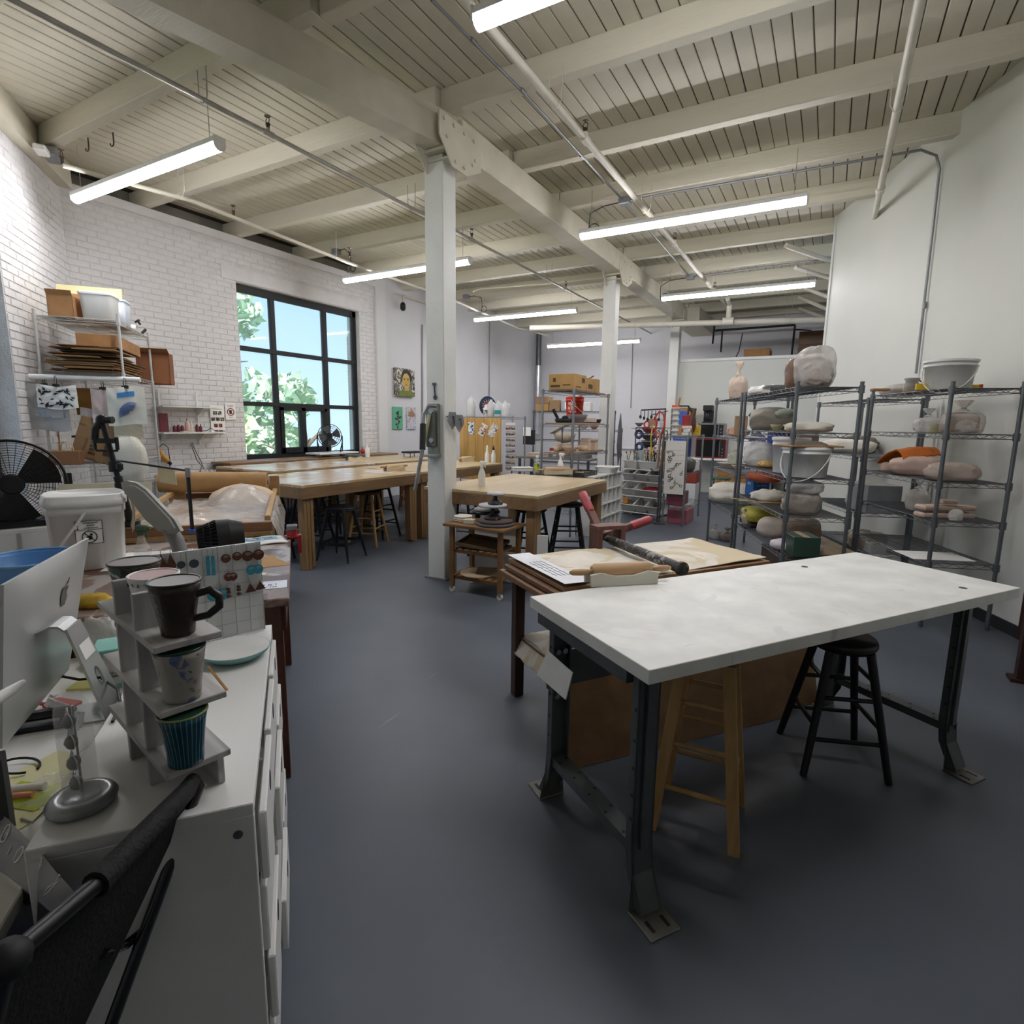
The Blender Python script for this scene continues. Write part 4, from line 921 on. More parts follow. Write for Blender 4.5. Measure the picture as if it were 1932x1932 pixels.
P(MB().grid(lambda u,v:(.04+.03*u+.01*math.sin(3*v),.168+.012*math.sin(PI*v)+.01*u,.35-.17*v-.02*u*v),3,10,.003).grid(lambda u,v:(.085+.035*u+.015*v,.168+.012*math.sin(PI*v),.35-.19*v),3,10,.003),'strap',mat('#c3b7a4',.85),t)
# blue tub
bb = V((-2.501,0.860,0.990)); t=T('blue_tub','blue plastic tub behind the computer','tub',(bb.x,bb.y,.8005))
P(MB().lathe([(.11,0),(.118,.004),(.15,.17),(.158,.18),(.16,.19),(.154,.19),(.148,.178),(.113,.012),(.0001,.012)],(0,0,0),40),'body',mat('#5f93c9',.35,var=.05),t)
P(MB().torus((0,0,.19),.157,.005,40,8),'rim',mat('#6fa2d4',.35),t)
# cloths
O(MB().ell((0,0,.02),(.075,.04,.03),20,10,.25,3,4,.7),'yellow_duster','yellow cleaning cloth on the near edge of the brown table','cloth',mat('#c9a43c',.9,var=.15,sc=30),lf(1.33,-.62,.8),.5)
O(MB().ell((0,0,.0),(.07,.03,.06),20,12,.35,3,6),'plastic_bag','crumpled white plastic bag hanging at the brown table edge under the yellow cloth','bag',FILMW,lf(1.18,-.57,.745),.5)
# spray bottle green
def spray(label, c, h, m_body, m_head, r=.036, rz=0, clear=False, red=None):
    t=T('spray_bottle',label,'spray bottle',c,rz); k=h/.27
    P(MB().lathe([(r*.9,0),(r,.006),(r,.11*k),(r*.9,.135*k),(r*.45,.175*k),(r*.36,.2*k)],(0,0,0),20),'bottle',m_body,t)
    P(MB().cyl((0,0,.2*k),(0,0,.222*k),.015,n=12).box(-.022,-.011,.222*k,.045,.011,.255*k,.006).cyl((.045,0,.243*k),(.056,0,.243*k),.007,n=8),'spray_head',m_head,t)
    P(MB().tube([(.022,0,.225*k),(.034,0,.205*k),(.036,0,.185*k)],.004,6),'trigger',m_head,t)
    if clear: P(MB().cyl((0,0,.004),(0,0,.06*k),r*.92,n=18),'liquid',mat('#dfe8e6',.1,alpha=.5),t)
    if red: P(MB().lathe([(r+.0008,.03*k),(r+.0008,.09*k)],(0,0,0),20),'label',red,t)
    return t
spray('clear spray bottle with a green trigger, on the brown table', (-2.693,1.334,0.801), .23, CLEAR, mat('#4f6b52',.5), .034, .3, True)
# white sheet, papers, notes, magazine
O(MB().box(-.19,-.25,0,.19,.25,.002),'paper_sheet','large white sheet on the brown table under the spray bottle','paper',PAPER,lf(2.08,-.5,.8005),LA)
O(MB().prism([(-.13,-.1),(.12,-.08),(.1,.09),(-.1,.1)],(0,0,0),(1,0,0),(0,1,0),(0,0,.001)),'kraft_sheet','tan kraft paper sheet on the right edge of the brown table','paper',KRAFT,lf(1.85,-.07,.8005),LA+.3)
t=T('taped_note','white handwritten note taped to the near right corner of the brown table','note',lf(1.42,-.0,.8005),LA)
P(MB().box(-.06,-.05,0,.06,.08,.0008),'card',mat('#dfe6f2',.5),t)
text('25 x !',(0,.03,.0012),(.0,-1,0),(1,0,0),.035,mat('#3d4a7a',.6),t,world=False); text('per slab',(-.035,.02,.0012),(.0,-1,0),(1,0,0),.02,mat('#3d4a7a',.6),t,world=False)
O(MB().box(-.02,-.015,0,.02,.015,.001),'paper_scrap','tiny white paper scrap between the note and the kraft sheet','paper',PAPER,lf(1.62,-.06,.8005),.7)
t=T('magazine','open magazine with blue pictures on the far right of the brown table','magazine',lf(2.36,-.12,.8005),LA+.2)
P(MB().grid(lambda u,v:((u-.5)*.21,(v-.5)*.30,.006+.006*math.sin(PI*min(1,2*abs(v-.5)))),2,12,.005),'pages',PAPER,t)
P(MB().grid(lambda u,v:(-.02+u*.1,(v-.45)*.26,.0075+.006*math.sin(PI*min(1,2*abs((v-.45)*.26/.3)))),2,12),'picture',splotch('#7fb2d0',['#35506b','#d9e6ee'],14,.3),t)
t=T('bench_vise','small red bench vise clamped at the far right corner of the brown table','vise',lf(2.42,.07,.80),LA)
redv=mat('#a3262a',.35)
P(MB().cyl((0,0,.0),(0,0,.05),.03,n=14).cyl((0,0,.01),(0,0,.018),.045,n=14).box(-.02,-.03,-.09,.02,-.05,.02),'body',redv,t)
P(MB().box(-.03,-.03,.05,-.005,.03,.08,.004).box(.012,-.03,.05,.037,.03,.08,.004),'jaw',STEEL,t)
P(MB().cyl((.03,0,.035),(.09,0,.035),.009,n=8).cyl((.085,-.04,.035),(.085,.04,.035),.004,n=6),'screw_handle',STEEL,t)
# desk lamp with ribbed neck
grl=mat('#a9aaa4',.4,var=.04)
t=T('desk_lamp','grey gooseneck lamp with a long flat head, on the brown table','lamp',(-2.698,1.523,0.746))
nk=[(-2.698,1.523,0.746),(-2.703,1.515,0.833),(-2.711,1.501,0.914),(-2.725,1.476,0.979),(-2.733,1.461,1.011)]
def resample(pts,n):
    pts=[V(p) for p in pts]; d=[0]
    for i in range(1,len(pts)): d.append(d[-1]+(pts[i]-pts[i-1]).length)
    o=[]
    for k in range(n+1):
        s=d[-1]*k/n; i=max(j for j in range(len(d)) if d[j]<=s+1e-9); i=min(i,len(pts)-2); f=(s-d[i])/(d[i+1]-d[i]); o.append(pts[i].lerp(pts[i+1],f))
    return o
rs=resample(nk,48); P(MB().tube(rs,[.032+.003*(i%2) for i in range(len(rs))],14),'flexible_neck',mat('#8d8f90',.5),t,world=True)
a=V((-2.730,1.467,1.008)); c=V((-2.812,1.424,1.127)); dd=(c-a).normalized(); sd_=V((.87,.49,0)); up_=sd_.cross(dd); up_=up_ if up_.z>0 else -up_
hp=[(-.05,-.055),(.02,-.07),(.2,-.055),(.24,-.035),(.25,0),(.24,.035),(.2,.055),(.02,.07),(-.05,.055),(-.07,0)]
P(MB().prism(hp,a,dd,sd_,up_*.03).prism([(q[0]*.86+.012,q[1]*.8) for q in hp],a+up_*.03,dd,sd_,up_*.016),'lamp_head',grl,t,world=True)
P(MB().prism([(-.02,-.04),(.2,-.03),(.2,.03),(-.02,.04)],a-up_*.004,dd,sd_,up_*.004),'diffuser',WHITE,t,world=True)
# small black drum fan lying on the table
o=V((-2.782,1.645,0.890)); e=V((-2.685,1.817,0.900)); ax=(e-o).normalized()
t=T('heater_fan','black ribbed drum heater lying behind the earring board','heater',tuple(V((o.x,o.y,.8))+ax*.1))
P(MB().cyl(o+ax*.09,o+ax*.15,.085,.082,24).cyl(o+ax*.15,o+ax*.215,.082,.06,24),'housing',BLACKM,t,world=True)
P(MB().cyl(o,o+ax*.09,.038,.07,16),'motor_core',mat('#0d0d0e',.6),t,world=True)
b=MB()
for k in range(28):
    a_=2*PI*k/28; u1=ax.orthogonal().normalized(); v1=ax.cross(u1); r_=u1*math.cos(a_)+v1*math.sin(a_); b.beam(o+r_*.052,o+ax*.09+r_*.083,.004,.008,r_)
for (s_,r_) in ((0,.052),(.03,.062),(.06,.073)):
    u1=ax.orthogonal().normalized(); v1=ax.cross(u1); b.tube([o+ax*s_+(u1*math.cos(2*PI*k/24)+v1*math.sin(2*PI*k/24))*r_ for k in range(24)],.003,5,closed=True)
P(b,'grille',BLACK,t,world=True)
P(MB().box(o.x-.03,o.y+.02,.801,o.x+.1,o.y+.12,.86),'foot',BLACKM,t,world=True)
# framed drying table with plastic-covered slabs
pin=wood('#c9a878','#a98552',2,'x',.6); pin2=wood('#8a6242','#6d4a30',2,'y',.6)
t=T('drying_table','wooden framed table holding clay under clear plastic, beyond the brown table','table',lf(3.36,-.45),LA)
P(MB().box(-.82,-.4,.80,.82,.4,.83),'tabletop',wood('#b8976a','#98774d',2),t)
P(MB().box(-.82,-.41,.83,-.785,.41,.885,.003),'front_rail',pin2,t); P(MB().box(.785,-.41,.83,.82,.41,.885,.003),'back_rail',pin2,t)
P(MB().box(-.76,-.40,.885,.78,-.365,.915,.003),'side_rail',pin,t); P(MB().box(-.76,.365,.885,.78,.40,.915,.003),'side_rail',pin,t)
P(MB().box(.74,-.42,.83,.80,-.34,1.02,.003),'corner_post',pin,t); P(MB().box(.74,.30,.83,.80,.42,1.0,.003),'corner_post',pin,t)
for (x,y) in ((-.78,-.36),(-.78,.3),(.7,-.36),(.7,.3)): P(MB().box(x,y,0,x+.07,y+.07,.80),'leg',pin,t)
film2=mat('#ece6df',.16,var=.05,sc=12,alpha=.55,bump=1,bsc=9)
def sheetfn(x0,x1,y0,y1,h,sd): return lambda u,v:(x0+(x1-x0)*u,y0+(y1-y0)*v,.835+h(u,v)+.012*noise.noise(V((u*9,v*7,sd)))+.006*noise.noise(V((u*22,v*20,sd))))
O(MB().grid(lambda u,v:(-.72+1.42*u,-.46+.82*v,.85+.06*math.exp(-((u-.25)**2/.05+(v-.6)**2/.08))+(.16*math.exp(-((u-.7)**2/.05+(v-.36)**2/.05)))-(.14*max(0,(.06-v)/.06))+.014*noise.noise(V((u*9,v*7,1)))+.008*noise.noise(V((u*23,v*21,2)))),44,32),'plastic_sheet','clear plastic sheet draped over clay slabs in the framed table','plastic sheet',film2,lf(3.36,-.45),LA)
O(MB().box(-.3,-.25,.836,.12,.2,.855,.006),'clay_slab','tan clay slab under the plastic, nearer the front rail','clay slab',mat('#cdb79c',.8,bump=.2),lf(3.0,-.55),LA+.1)
O(MB().ell((0,0,.85),(.36,.24,.13),24,12,.06,2,3,.05),'clay_mound','rounded clay piece on a board under the plastic, at the right of the framed table','clay piece',mat('#cdb89e',.8,bump=.2),lf(3.85,-.3),LA+.4)
O(MB().box(-.33,-.2,.835,.33,.2,.852,.004),'clay_board','thin brown board beneath the rounded clay piece','board',pin2,lf(3.75,-.32),LA+.4)
kr=V(lf(4.1,-.92,.99)); kr2=V(lf(4.02,-.12,.975))
t=T('paper_roll','long roll of brown kraft paper along the back of the framed table','paper roll',tuple(kr))
P(MB().cyl(kr,kr2,.085,n=28),'roll',KRAFT,t,world=True); P(MB().cyl(kr2,kr2+(kr2-kr).normalized()*.004,.02,n=14),'core',mat('#6d5135',.8),t,world=True)
# L-shaped arm with a note
A0=V((-2.998,1.749,.886)); A1=V((-3.6,1.84,1.221)); A1=V((-3.754,1.750,1.245))
t=T('clamp_stand','thin black L-shaped stand rising from the front rail of the framed table','stand',tuple(A0))
P(MB().beam(A0,A0+V((0,0,.335)),.014,.014),'post',BLACK,t,world=True); P(MB().beam(A0+V((0,0,.335)),A1,.010,.010),'arm',BLACK,t,world=True)
P(MB().cyl(A0+V((0,0,.30)),A0+V((0,0,.35)),.013,n=10),'joint',STEEL,t,world=True); P(MB().cbox(tuple(A0+V((0,0,.004))),(.05,.03,.02),.004),'clamp',BLUE,t,world=True)
u=(A1-(A0+V((0,0,.335)))).normalized(); c=A0+V((0,0,.335))+u*.19
O(MB().grid(lambda a,b:c+u*(-.07+.17*a)+V((.004*math.sin(3*a),.006*b,-.09*b)),6,4,(.0,.002,0)),'paper_note','pale yellow paper folded over the arm of the L-shaped stand','note',mat('#ddd3ad',.8),loc=tuple(c),world=True)
# phone tripod
T0=V((-3.45,1.66,.915)); T1=V((-3.491,1.587,1.486))
t=T('phone_tripod','black telescopic phone holder standing at the left rail of the framed table','tripod',tuple(T0))
b=MB().cyl(T0,T0.lerp(T1,.45),.022,n=10).cyl(T0.lerp(T1,.45),T1,.015,n=10); P(b,'pole',BLACK,t,world=True)
for f in (.33,.55): q=T0.lerp(T1,f); P(MB().cyl(q-V((0,0,.03)),q+V((0,0,.03)),.03,n=10).cbox(tuple(q+V((.04,.0,0))),(.05,.03,.04),.006),'clamp_collar',BLACK,t,world=True)
q=T0.lerp(T1,.80); P(MB().beam(q-CR*.07,q+CR*.05,.03,.028),'phone_cradle',BLACK,t,world=True)
P(MB().beam(q-CR*.075-V((0,0,.05)),q-CR*.075+V((0,0,.02)),.014,.014).beam(q+CR*.05-V((0,0,.05)),q+CR*.05+V((0,0,.02)),.014,.014).beam(q-CR*.07-V((0,0,.055)),q+CR*.05-V((0,0,.055)),.012,.012),'cradle_grip',BLACK,t,world=True)
P(MB().tube([T1,T1-CR*.04-V((0,0,.05)),T1-CR*.05-V((0,0,.11))],.02,8).ell(tuple(T1),(.03,.03,.03),10,6).cyl(T1,T1+CR*.06,.02,n=8),'tilt_head',BLACK,t,world=True)
P(MB().cyl(T0-V((0,0,.03)),T0,.05,n=12),'foot',BLACK,t,world=True)
# big fan on a white cube shelf in front of the left window
fc=V((-4.330,1.443,1.093)); fn=V((-fc.x,-fc.y,0)).normalized(); fs=V((-fn.y,fn.x,0)); fu=V((0,0,1))
t=T('drum_fan','large black drum fan at the left edge, on the white cube shelf','fan',(fc.x,fc.y,.835))
def ring(R,d,r,n=40): return MB().tube([fc+fs*(R*math.cos(2*PI*k/n))+fu*(R*math.sin(2*PI*k/n))+fn*d for k in range(n)],r,6,closed=True)
b=MB().cyl(fc-fn*.09,fc+fn*.06,.262,n=40,cap=False); P(b,'drum',BLACKM,t,world=True)
b=ring(.262,.062,.009); 
for k in range(1,15): m_=ring(.045+.0145*k,.065+.02*math.cos(k/15*PI/2),.0017,36); b.add(m_.v,m_.f,True)
for k in range(36):
    a=2*PI*k/36; d=fs*math.cos(a)+fu*math.sin(a); b.tube([fc+d*.05+fn*.086,fc+d*.15+fn*.08,fc+d*.262+fn*.062],.0017,4)
P(b,'front_grille',BLACK,t,world=True)
P(MB().cyl(fc+fn*.07,fc+fn*.095,.062,.05,n=24),'badge_hub',BLACKM,t,world=True)
b=MB()
for k in range(3):
    a0=2*PI*k/3+.5
    def bl(u,v): a=a0+(u-.5)*1.1; r=.05+.19*v; return fc+fs*(r*math.cos(a))+fu*(r*math.sin(a))+fn*(.02+.05*(u-.5))
    bb=MB().grid(bl,6,4,fn*.003); P(bb,'blade',mat('#2e3134',.35),t,world=True)
P(MB().cyl(fc-fn*.1,fc+fn*.03,.05,n=18),'motor',BLACKM,t,world=True)
for s_ in (-1,1): P(MB().beam(fc+fs*(.272*s_)-V((0,0,fc.z-.87)),fc+fs*(.272*s_)+V((0,0,.05)),.04,.035,fn),'yoke_arm',BLACK,t,world=True)
q=V((fc.x,fc.y,0)); b=MB(); b.prism([(-.3,-.14),(.3,-.14),(.3,.14),(-.3,.14)],q+V((0,0,.836)),fs,fn,(0,0,.035)); P(b,'base',BLACK,t,world=True)
t=T('cube_shelf','white open cube shelf under the drum fan, behind the blue tub','shelf',(fc.x,fc.y,0),math.atan2(fs.y,fs.x))
W3=mat('#e4e4e2',.45,var=.02)
for z in (.0,.38,.81): P(MB().box(-.42,-.2,z,.42,.2,z+.024,.002),'shelf_board',W3,t)
for x in (-.42,-.012,.396): P(MB().box(x,-.2,.024,x+.024,.2,.81),'upright',W3,t)
P(MB().box(-.42,-.2,.0,.42,-.19,.81),'back_panel',W3,t)
O(MB().lathe([(.0,0),(.02,0),(.022,.05),(.012,.06),(.012,.1),(.018,.12),(0,.125)],(0,0,0),12),'white_bottle','small white bottle standing inside the white cube shelf','bottle',WHITE,tuple(V((fc.x,fc.y,.405))+fs*.22+fn*.1))
O(MB().prism([(0,0),(.5,0),(.5,.30),(0,.30)],(0,0,0),(1,0,0),(0,.35,.94),(0,.008,.0)),'paper_pad','cream paper pad leaning behind the white bucket','paper pad',mat('#dcd6bf',.8),lf(3.05,-1.28,.80),LA-PI/2)
# ---- tall wire shelving in the corner
def wire_shelf(name, label, loc, rz, w, d, h, levels, m=STEEL, group=None, pr=.0125, cat='shelving unit', wires=16):
    """local x across the width w, y the depth d"""
    t=T(name,label,cat,loc,rz,group)
    for x in (0,w):
        for y in (0,d):
            P(MB().cyl((x,y,.03),(x,y,h),pr,n=10).cyl((x,y,h),(x,y,h+.012),pr*1.1,n=10).cyl((x,y,0),(x,y,.03),pr*.8,pr*1.3,n=8),'post',m,t)
    for z in levels:
        b=MB()
        for y in (0,d):
            b.cyl((0,y,z),(w,y,z),.0035,n=5); b.cyl((0,y,z-.032),(w,y,z-.032),.003,n=5)
            n=max(4,int(w/.055)); b.tube([(w*i/n,y,z-.002 if i%2 else z-.030) for i in range(n+1)],.0022,4)
        for x in (0,w):
            b.cyl((x,0,z),(x,d,z),.0035,n=5); b.cyl((x,0,z-.032),(x,d,z-.032),.003,n=5)
            n=max(4,int(d/.055)); b.tube([(x,d*i/n,z-.002 if i%2 else z-.030) for i in range(n+1)],.0022,4)
        n=int(w/.026)
        for i in range(1,n): b.cyl((w*i/n,0,z+.002),(w*i/n,d,z+.002),.0018,n=4,cap=False)
        for y in (d/3,2*d/3): b.cyl((0,y,z-.003),(w,y,z-.003),.003,n=5)
        for x in (0,w):
            for y in (0,d): b.cyl((x,y,z-.045),(x,y,z+.012),pr*1.55,n=8)
        P(b,'wire_shelf_deck',m,t)
    return t
U1=lf(5.461,-1.417)
wire_shelf('wire_shelf','tall chrome wire shelving unit in the brick corner, stacked with boxes and hung bags',U1,LA,1.22,.65,2.46,[.5,1.05,1.92,2.42],ZINC)
def u1(x,y,z=0): return lf(5.461+x,-1.417-y,z)
# on its top deck
O(MB().prism([(0,0),(.56,0),(.56,.40),(0,.40)],(0,0,0),(0,1,0),(.18,0,.98),(.03,0,0)),'cream_board','cream wooden board leaning across the top of the corner shelving','board',mat('#d8cf9e',.6,var=.04),u1(.52,.08,2.425),LA)
t=T('cardboard_box','open brown cardboard box on top of the corner shelving, left of the white bin','box',u1(.05,.36,2.425),LA)
P(MB().box(0,0,0,.3,.2,.006).box(0,0,0,.006,.2,.2).box(.294,0,0,.3,.2,.2).box(0,0,0,.3,.006,.2).box(0,.194,0,.3,.2,.2),'carton',CARD,t); P(MB().beam((0,.1,.2),(-.03,.1,.24),.2,.004,(1,0,0)).beam((.297,.1,.2),(.31,.1,.27),.2,.004,(1,0,0)),'flap',CARD,t)
t=T('plastic_bin','white plastic storage bin with a lid, on top of the corner shelving','bin',u1(.22,.19,2.425),LA)
P(MB().lathe([(.12,0),(.125,.005),(.14,.235)],(0,0,0),32,.75),'body',WHITE,t); P(MB().lathe([(.148,.232),(.15,.25),(.14,.262),(.0001,.264)],(0,0,0),32,.75),'lid',WHITE,t)
t=T('plastic_bin','second translucent bin tucked behind the white lidded bin','bin',u1(.55,.16,2.425),LA)
P(MB().lathe([(.12,0),(.125,.005),(.135,.25),(.0001,.25)],(0,0,0),32,.75),'body',mat('#d5dde6',.3,alpha=.9),t); P(MB().lathe([(.141,.245),(.141,.262),(.0001,.264)],(0,0,0),32,.75),'lid',mat('#d5dde6',.3),t)
t=T('paper_tube','white cardboard tube lying on the far end of the corner shelving','tube',u1(.95,.1,2.47),LA)
P(MB().cyl((0,-.05,0),(0,.2,0),.05,n=20,cap=False).cyl((0,-.05,0),(0,.2,0),.046,n=20,cap=False),'roll',WHITE,t)
P(MB().tube([(.02,-.08,.06),(.05,-.05,.1),(.1,-.06,.08)],.012,6).tube([(.1,-.02,.09),(.14,-.05,.12)],.012,6).tube([(.16,-.06,-.02),(.18,-.1,.03)],.014,6),'black_clip',BLACK,t)
# flattened cartons on the second deck
cm=[mat(h,.9,var=.15,sc=7) for h in ('#8a6848','#6f5138','#9a7850','#5d4430','#a98659')]
rr=random.Random(4); z=1.927
for k in range(18):
    y0=rr.uniform(0,.06); x0=rr.uniform(-.12,.05); w_=rr.uniform(.40,.58); l_=rr.uniform(.7,1.15); th=rr.uniform(.008,.016)
    if k>8: y0+=.10*(k%2); l_=rr.uniform(.55,.8); w_=rr.uniform(.3,.46)
    O(MB().box(0,0,0,l_,w_,th*.35).box(.01,.01,th*.6,l_-.02,w_-.015,th),'flattened_carton','flattened brown carton, number %d from the bottom of the corner shelving pile' % (k+1),'carton',cm[k%5],u1(x0,y0,z),LA+rr.uniform(-.05,.05),'flattened cartons in the corner shelving')
    z+=th+.002
t=T('cardboard_box','long brown carton lying over the flattened cartons, under the top deck','box',u1(.1,.06,z+.002),LA+.02)
P(MB().box(0,-.02,0,.95,.32,.12,.004),'carton',CARD,t); P(MB().box(.0,.145,.12,.95,.155,.1215),'tape_strip',mat('#c4a070',.4),t)
t=T('cardboard_box','brown carton standing beyond the corner shelving, by the brick wall','box',u1(1.28,-.08,1.90),LA)
P(MB().box(0,-.1,0,.03,.24,.36,.003).box(0,-.1,0,.24,-.09,.36).box(.0,.23,0,.24,.24,.36).box(.23,-.1,0,.24,.24,.36),'carton',mat('#8b5a3c',.85),t); P(MB().beam((.0,.07,.36),(-.09,.07,.40),.34,.004,(0,0,1)),'flap',CARD,t)
# white tube hung across the front, bags on clips
H0=V(u1(-.06,.72,1.86)); H1=V(u1(-.06,-.15,1.865))
t=T('hanging_rail','white tube hung level across the front of the corner shelving, carrying bags','rail',tuple(H0))
P(MB().cyl(H0,H1,.026,n=14),'tube',WHITE,t,world=True)
for f in (.3,.75): q=H0.lerp(H1,f); P(MB().tube([q+V((0,0,.03)),q+V((0,0,.09))],.003,5),'wire_loop',STEEL,t,world=True)
hd=(H1-H0).normalized(); hn=V((.774,-.633,0))
def hung(label, f, w, h, m, sd, drop=.07, bulge=.02, clip=True, name='hanging_bag', cat='bag', off=0.):
    q=H0.lerp(H1,f)+hn*off; t=T(name,label,cat,tuple(q-V((0,0,drop))))
    fn=lambda u,v:q+hd*((u-.5)*w*(1+.04*v))+V((0,0,-drop-h*v+.012*math.sin(5*u+sd)))+hn*(bulge*math.sin(PI*u)*math.sin(PI*min(1,v+.1))+.012*noise.noise(V((u*5,v*5,sd))))
    P(MB().grid(fn,14,14,hn*.006),'bag',m,t,world=True)
    if clip: P(MB().cbox((0,0,.0),(.10,.02,.03),.004).tube([(-.02,0,.015),(-.02,0,drop),(.0,0,drop+.01),(.02,0,drop),(.02,0,.015)],.003,5),'binder_clip',BLACK,t)
    return t,q,fn
t,q,fn=hung('grey translucent hanging bag at the left end of the white tube',.12,.33,.42,mat('#b4b4b2',.35,alpha=.85,bump=.5,bsc=14),1)
P(MB().grid(lambda u,v:fn(.25+.62*u,.30+.4*v)+hn*.012+V((0,0,.0)),6,6),'faded_print',splotch('#aeb0b0',['#8d9db4'],7,.4),t,world=True)
t,q,fn2=hung('white sheet printed with black birds, clipped at the left end of the white tube',.24,.30,.21,PAPER,2,.075,.004,True,'bird_print','print',.05)
b=MB(); rr=random.Random(5)
for k in range(30):
    u=rr.uniform(.08,.9); v=rr.uniform(.12,.9); a=rr.uniform(0,6.3); s_=rr.uniform(.014,.024)
    c=fn2(u,v)+hn*.008; dx=hd*math.cos(a)+V((0,0,math.sin(a))); dy=-hd*math.sin(a)+V((0,0,math.cos(a)))
    b.add([c-dx*s_*1.5,c-dy*s_*.4,c+dx*s_*1.2+dy*s_*.2,c+dy*s_*.45,c+dx*s_*.2+dy*s_*1.1,c-dx*s_*.3+dy*s_*.4],[(0,1,2,3,4,5)])
P(b,'bird_silhouettes',BLACKM,t,world=True)
hung('pale pink paper bag in the middle of the white tube',.63,.20,.33,mat('#d8c3be',.7,var=.1,sc=10),3,.09,.02,True,'hanging_bag','bag',-.03)
hung('faded white bag hanging low behind the pink paper bag',.52,.24,.30,mat('#cfc8c6',.5,alpha=.85),8,.28,.02,False,'hanging_bag','bag',-.09)
t,q,fn3=hung('white plastic bag with a blue drawing and blue tape, right end of the white tube',.86,.31,.36,mat('#dcdcd2',.5,var=.04),4,.075,.025,True,'hanging_bag','bag',.04)
P(MB().grid(lambda u,v:fn3(.28+.46*u,.14+.12*v)+hn*.010,5,2),'blue_tape',mat('#3a7fc0',.5),t,world=True)
b=MB()
for k in range(10): b.tube([fn3(.62+.30*r_*math.cos(a)*1.0,.70+.26*r_*math.sin(a))+hn*.010 for r_ in ((.25+.09*k),) for a in [PI*.9+j*.22 for j in range(12)]],.0035,4)
P(b,'flower_drawing',mat('#6f85b8',.6),t,world=True)
hung('cream cloth hanging under the white plastic bag with the blue drawing',.84,.24,.14,mat('#cdc5b0',.9),6,.42,.02,False,'hanging_cloth','cloth',-.02)
O(MB().box(-.02,-.10,0,.02,.10,.26,.004),'amber_jar','amber storage box on a deck behind the hanging bags','box',mat('#a67c3c',.5),u1(.2,.36,1.52),LA)
# lower decks: paper bags and cloths
t=T('paper_bag','large brown printed paper bag tilted on the lower deck of the corner shelving','bag',u1(.05,.3,1.07),LA)
pbm=splotch('#9a7a55',['#7d6040'],6,.85,.2,.6)
M0=Matrix.Rotation(.33,4,'X')
b=MB(); b.M=M0; b.box(-.06,-.19,.0,.07,.21,.40,.006); P(b,'bag_body',pbm,t)
for x in (-.05,.06):
    b=MB(); b.M=M0; b.tube([(x,-.08,.39),(x,-.07,.46),(x,-.01,.49),(x,.05,.46),(x,.06,.39)],.005,5); P(b,'bag_handle',mat('#7a5a3a',.8),t)
b=MB(); b.M=M0
for k in range(7): b.box(-.063,.02+.01*k,.06+.036*k,-.061,.075,.084+.036*k)
b.box(-.063,-.14,.08,-.061,-.04,.2); P(b,'stamped_print',mat('#5e4328',.8),t)
t=T('paper_bag','smaller brown paper bag with string handles, low beside the drum fan','bag',u1(-.15,.48,1.055),LA)
P(MB().box(-.05,-.12,0,.06,.12,.13,.006),'bag_body',mat('#8a5f3f',.85),t); 
for x in (-.03,.04): P(MB().tube([(x,-.05,.12),(x,-.04,.19),(x,.0,.22),(x,.04,.19),(x,.05,.12)],.006,5),'bag_handle',mat('#c9b08a',.8),t)
O(MB().ell((0,0,.22),(.10,.15,.24),24,16,.14,2.2,5,.92,.7),'canvas_bag','off-white canvas bundle hanging low at the right of the corner shelving','bag',mat('#d3d0c4',.85,var=.05,bump=.2),u1(-.08,.0,.86),LA)
O(MB().box(-.01,-.12,0,.01,.12,.30,.002),'brown_card','plain brown card leaning on the left brick wall behind the fan','card',CARD,u1(.55,.86,1.05),LA)
O(MB().grid(lambda u,v:(.3*u,-.2+.5*v,.0),1,1,.02),'tool_tray','dark metal tray of odds and ends under the hanging bags','tray',BLACKM,u1(.1,.2,1.32),LA)
# ---- on the brick wall
XW=XB+.022
t=T('wall_shelf','upper narrow white shelf on brackets, on the brick wall, empty','shelf',(XW,4.4,1.64))
P(MB().box(XW,4.07,1.64,XW+.17,4.80,1.66),'shelf_board',WHITEP,t,world=True)
for y in (4.12,4.62):
    P(MB().box(XW,y-.012,1.15,XW+.012,y+.012,1.86),'slotted_rail',WHITEP,t,world=True); P(MB().prism([(0,0),(.15,0),(0,-.1)],(XW+.01,y-.006,1.64),(1,0,0),(0,0,1),(0,.012,0)),'bracket',WHITEP,t,world=True)
t=T('wall_shelf','lower narrow white shelf on the brick wall, holding small paint bottles','shelf',(XW,4.4,1.31))
P(MB().box(XW,4.05,1.30,XW+.18,4.88,1.32),'shelf_board',WHITEP,t,world=True)
for y in (4.12,4.62): P(MB().prism([(0,0),(.15,0),(0,-.1)],(XW+.01,y-.006,1.30),(1,0,0),(0,0,1),(0,.012,0)),'bracket',WHITEP,t,world=True)
def sbottle(y, r, h, m, mc, lab, x=XW+.08):
    t=T('craft_bottle',lab,'bottle',(x,y,1.321)); P(MB().lathe([(r*.9,0),(r,.004),(r,h*.6),(r*.4,h*.75),(r*.35,h*.8)],(0,0,0),14),'body',m,t); P(MB().lathe([(r*.4,h*.8),(r*.1,h),(0,h)],(0,0,0),10),'nozzle',mc,t)
maroon=mat('#6e3038',.4,var=.2,sc=40); creamb=mat('#d8cfc0',.4)
O(MB().box(-.01,-.055,0,.012,.055,.24,.002).box(.0125,-.045,.02,.013,.045,.12),'carded_pack','carded maroon product pack standing at the left of the lower wall shelf','pack',maroon,(XW+.05,4.13,1.321))
for i in range(3): sbottle(4.25+.05*i,.024,.11+.01*(i%2),maroon,creamb,('first','second','third')[i]+' maroon paint bottle from the left on the lower wall shelf')
